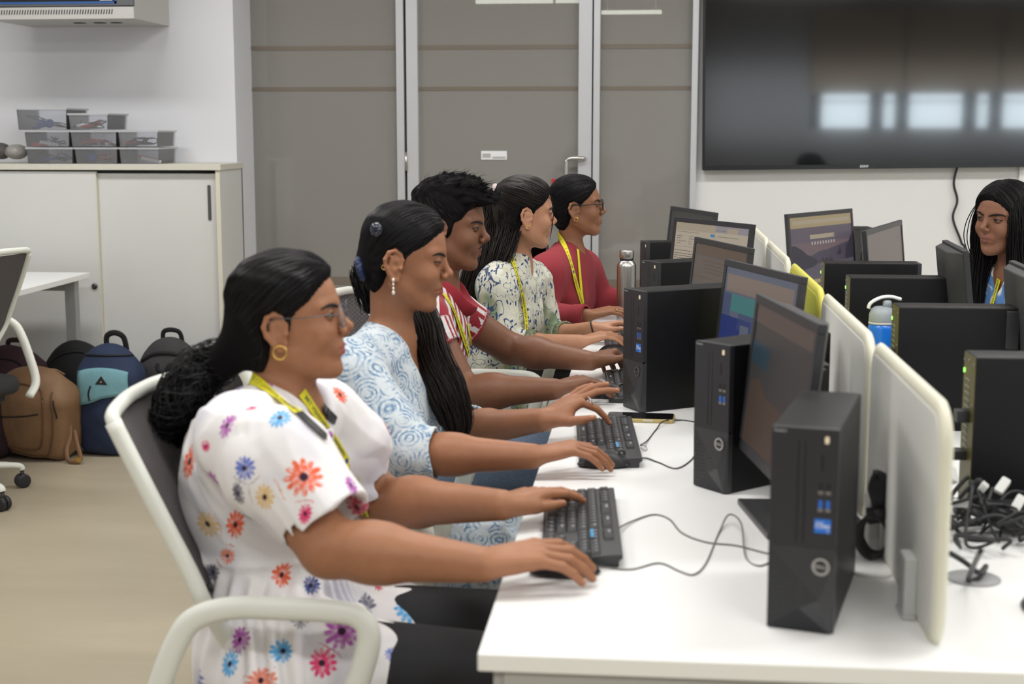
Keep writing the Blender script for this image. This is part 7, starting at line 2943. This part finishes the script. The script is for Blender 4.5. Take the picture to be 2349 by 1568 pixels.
m_brown = bag_mat('bag_brown', (.215, .120, .060), .55)
m_brd = mat('bag_brown_seam', (.12, .062, .030), .6)
m_bnav = bag_mat('bag_navy', (.018, .030, .072), .8)
m_baqua = bag_mat('bag_aqua', (.16, .33, .38), .8)
m_bblk = bag_mat('bag_black', (.010, .010, .011), .85)
m_bgry = bag_mat('bag_charcoal', (.040, .038, .040), .85)
m_bgrn = bag_mat('bag_olive', (.050, .065, .045), .85)
m_bmar = bag_mat('bag_maroon', (.035, .012, .018), .8)
m_zip = mat('zip_black', (.008, .008, .009), .6)

# brown leather backpack, leaning
o, on, line, q, zm = backpack('backpack', (92, 1035), 6.02, .36, .40, .20, m_brown, 'tan brown leather backpack leaning on the others', lean=-10, roll=7, yaw=-8, seed=4, top=.48, wr=.0035)
line([(-.15, .31), (-.05, .345), (.06, .34), (.09, .30)], .0035, 'seam', m_brd)
line([(-.155, .175), (-.06, .20), (.02, .22), (.075, .235)], .003, 'pocket_zip', m_zip)
line([(.09, .30), (.095, .2), (.085, .10), (.05, .06), (-.08, .05), (-.17, .07)], .004, 'seam', m_brd)
line([(.12, .33), (.135, .22), (.125, .10), (.08, .025), (-.1, .02)], .004, 'seam', m_brd)
line([(.135, .30), (.145, .25), (.15, .22)], .003, 'pocket_zip', m_zip)
MB().tube(spline([(.04, -.01, .36), (.06, -.03, .395), (.10, -.03, .40), (.135, -.01, .375)], 6), .010, 8, flat=(.4, (0, 0, 1))).build('carry_handle', m_brown, o)
MB().tube(spline([(.17, -.08, .20), (.185, -.10, .12), (.175, -.12, .06), (.19, -.14, .015), (.23, -.15, .012), (.245, -.14, .03), (.225, -.12, .08), (.20, -.09, .14)], 7), .011, 8, flat=(.3, (0, 1, .2))).build('shoulder_strap', m_brown, o)
MB().rbox((.235, -.15, .022), (.03, .006, .022), .003).build('buckle', m_gold, o)

# navy and aqua backpack
o, on, line, q, zm = backpack('backpack', (265, 1030), 6.12, .285, .50, .19, m_bnav, 'navy backpack with a pale aqua front pocket and a black triangle logo', lean=-3, seed=6, top=.50, handle=(.02, .045, m_bblk, .013), wr=.0028)
ap = []
X, Z = np.linspace(-.112, .112, 15), np.linspace(0, 1, 9)
vs, fs = [], []
for z in Z:
    for x in X:
        zz = .275 + (.130 - .02 * (x / .112) ** 2) * z - .25 * (x < 0) * abs(x) * (1 - z) + .010 * math.sin(x * 20) * (1 - z)
        p = on(x, zz, .006)
        vs.append(tuple(p if p is not None else (x, -.1, zz)))
for i in range(8):
    for j in range(14):
        a = i * 15 + j
        fs.append((a, a + 1, a + 16, a + 15))
pk = MB().add(vs, fs, 0, True).build('front_pocket', m_baqua, o)
sol = pk.modifiers.new('thick', 'SOLIDIFY')
sol.thickness = .004
sol.offset = 1
line([(-.105, .448), (-.05, .455), (.05, .455), (.105, .448)], .0045, 'main_zip', m_zip)
line([(-.05, .265), (-.055, .295), (-.045, .33)], .0045, 'pocket_zip', m_zip, lift=.010)
tri = [on(x, z, .013) for x, z in ((-.022, .338), (.030, .338), (.003, .372))]
mb = MB().add([tuple(t) for t in tri] + [tuple(t + V3(0, .003, 0)) for t in tri], [(0, 1, 2), (0, 3, 4, 1), (1, 4, 5, 2), (2, 5, 3, 0)])
lg_ = mb.build('triangle_logo', m_zip, pk)
c = sum(tri) / 3
mb = MB()
n_ = nrm(np.cross(tri[1] - tri[0], tri[2] - tri[0]))
star = []
for k, (x, z) in enumerate(((-.008, -.006), (-.002, -.002), (.001, .009), (.002, .0), (.009, .001), (.003, -.003), (.001, -.007), (-.001, -.004))):
    star.append(tuple(c + V3(x, 0, z) * .8 + n_ * .0015 * (1 if n_[1] < 0 else -1)))
mb.add(star, [tuple(range(8))]).build('logo_mark', mat('logo_cream', (.6, .5, .35), .5), lg_)

# black backpack behind
o, on, line, q, zm = backpack('backpack', (200, 1000), 6.36, .30, .475, .17, m_bblk, 'plain black backpack with a small white tag, behind the tan and navy ones', lean=-4, seed=8, top=.5, roll=-4, wr=.004)
t_ = on(.055, .292, .004)
if t_ is not None:
    tg = MB().box((0, 0, 0), (.034, .002, .016)).build('name_tag', m_print, o)
    tg.location = tuple(t_)
    mb = MB()
    add_text(mb, 'PROV', .013, Matrix.Translation((0, -.0014, 0)) @ RX90, bold=.0003)
    tx = mb.build('lettering', m_zip, tg)
line([(-.13, .36), (-.05, .42), (.05, .43), (.12, .39)], .004, 'main_zip', m_zip)

# charcoal backpack with olive details
o, on, line, q, zm = backpack('backpack', (402, 1000), 6.34, .275, .50, .18, m_bgry, 'charcoal grey backpack with olive trim and a tall black carry loop', lean=-4, seed=10, top=.5, handle=(0, .03, m_bblk, .011), wr=.003)
line([(-.11, .40), (-.06, .43), (.0, .44), (.06, .43), (.11, .40)], .009, 'top_flap', m_bblk)
line([(-.085, .38), (-.09, .3), (-.095, .22)], .004, 'side_zip', m_zip)
line([(.085, .38), (.09, .3), (.095, .22)], .004, 'side_zip', m_zip)
line([(-.08, .24), (-.05, .30), (.0, .33), (.06, .32), (.11, .28)], .013, 'olive_band', m_bgrn, flat=(.4, (0, 1, 0)))
line([(-.03, .395), (-.025, .37), (.0, .358), (.025, .37), (.03, .395)], .008, 'pull_patch', m_bblk)
o, on, line, q, zm = backpack('backpack', (508, 1000), 6.36, .20, .44, .16, m_bgry, 'dark grey backpack half hidden behind the nearest person head, last in the pile', lean=-4, seed=12, top=.5)
line([(-.06, .36), (.0, .38), (.05, .37)], .004, 'main_zip', m_zip)
o, on, line, q, zm = backpack('backpack', (40, 1010), 6.28, .34, .46, .20, m_bmar, 'dark maroon backpack under the side desk behind the tan one', lean=-4, seed=13, top=.5, handle=(.02, .02, m_bmar, .012))
line([(-.12, .36), (-.04, .41), (.06, .40), (.12, .35)], .004, 'main_zip', m_zip)
line([(.10, .30), (.11, .2), (.1, .1)], .004, 'side_zip', m_zip)
o, on, line, q, zm = backpack('backpack', (-20, 1030), 5.98, .22, .38, .18, bag_mat('bag_plum', (.03, .014, .022), .8), 'plum coloured backpack cut by the photo edge beside the tan one', lean=-4, seed=15, top=.5)
line([(-.06, .30), (.0, .32), (.06, .30)], .004, 'main_zip', m_zip)
# small bundle of papers behind the desk leg
tag(MB().box((-2.62, 6.47, .39), (.16, .03, .012), (0, R(12), 0)).box((-2.60, 6.47, .405), (.14, .03, .004), (0, R(12), 0)).build('paper_stack', m_stick), 'edge of white papers lying on the bags beside the desk leg', 'papers')
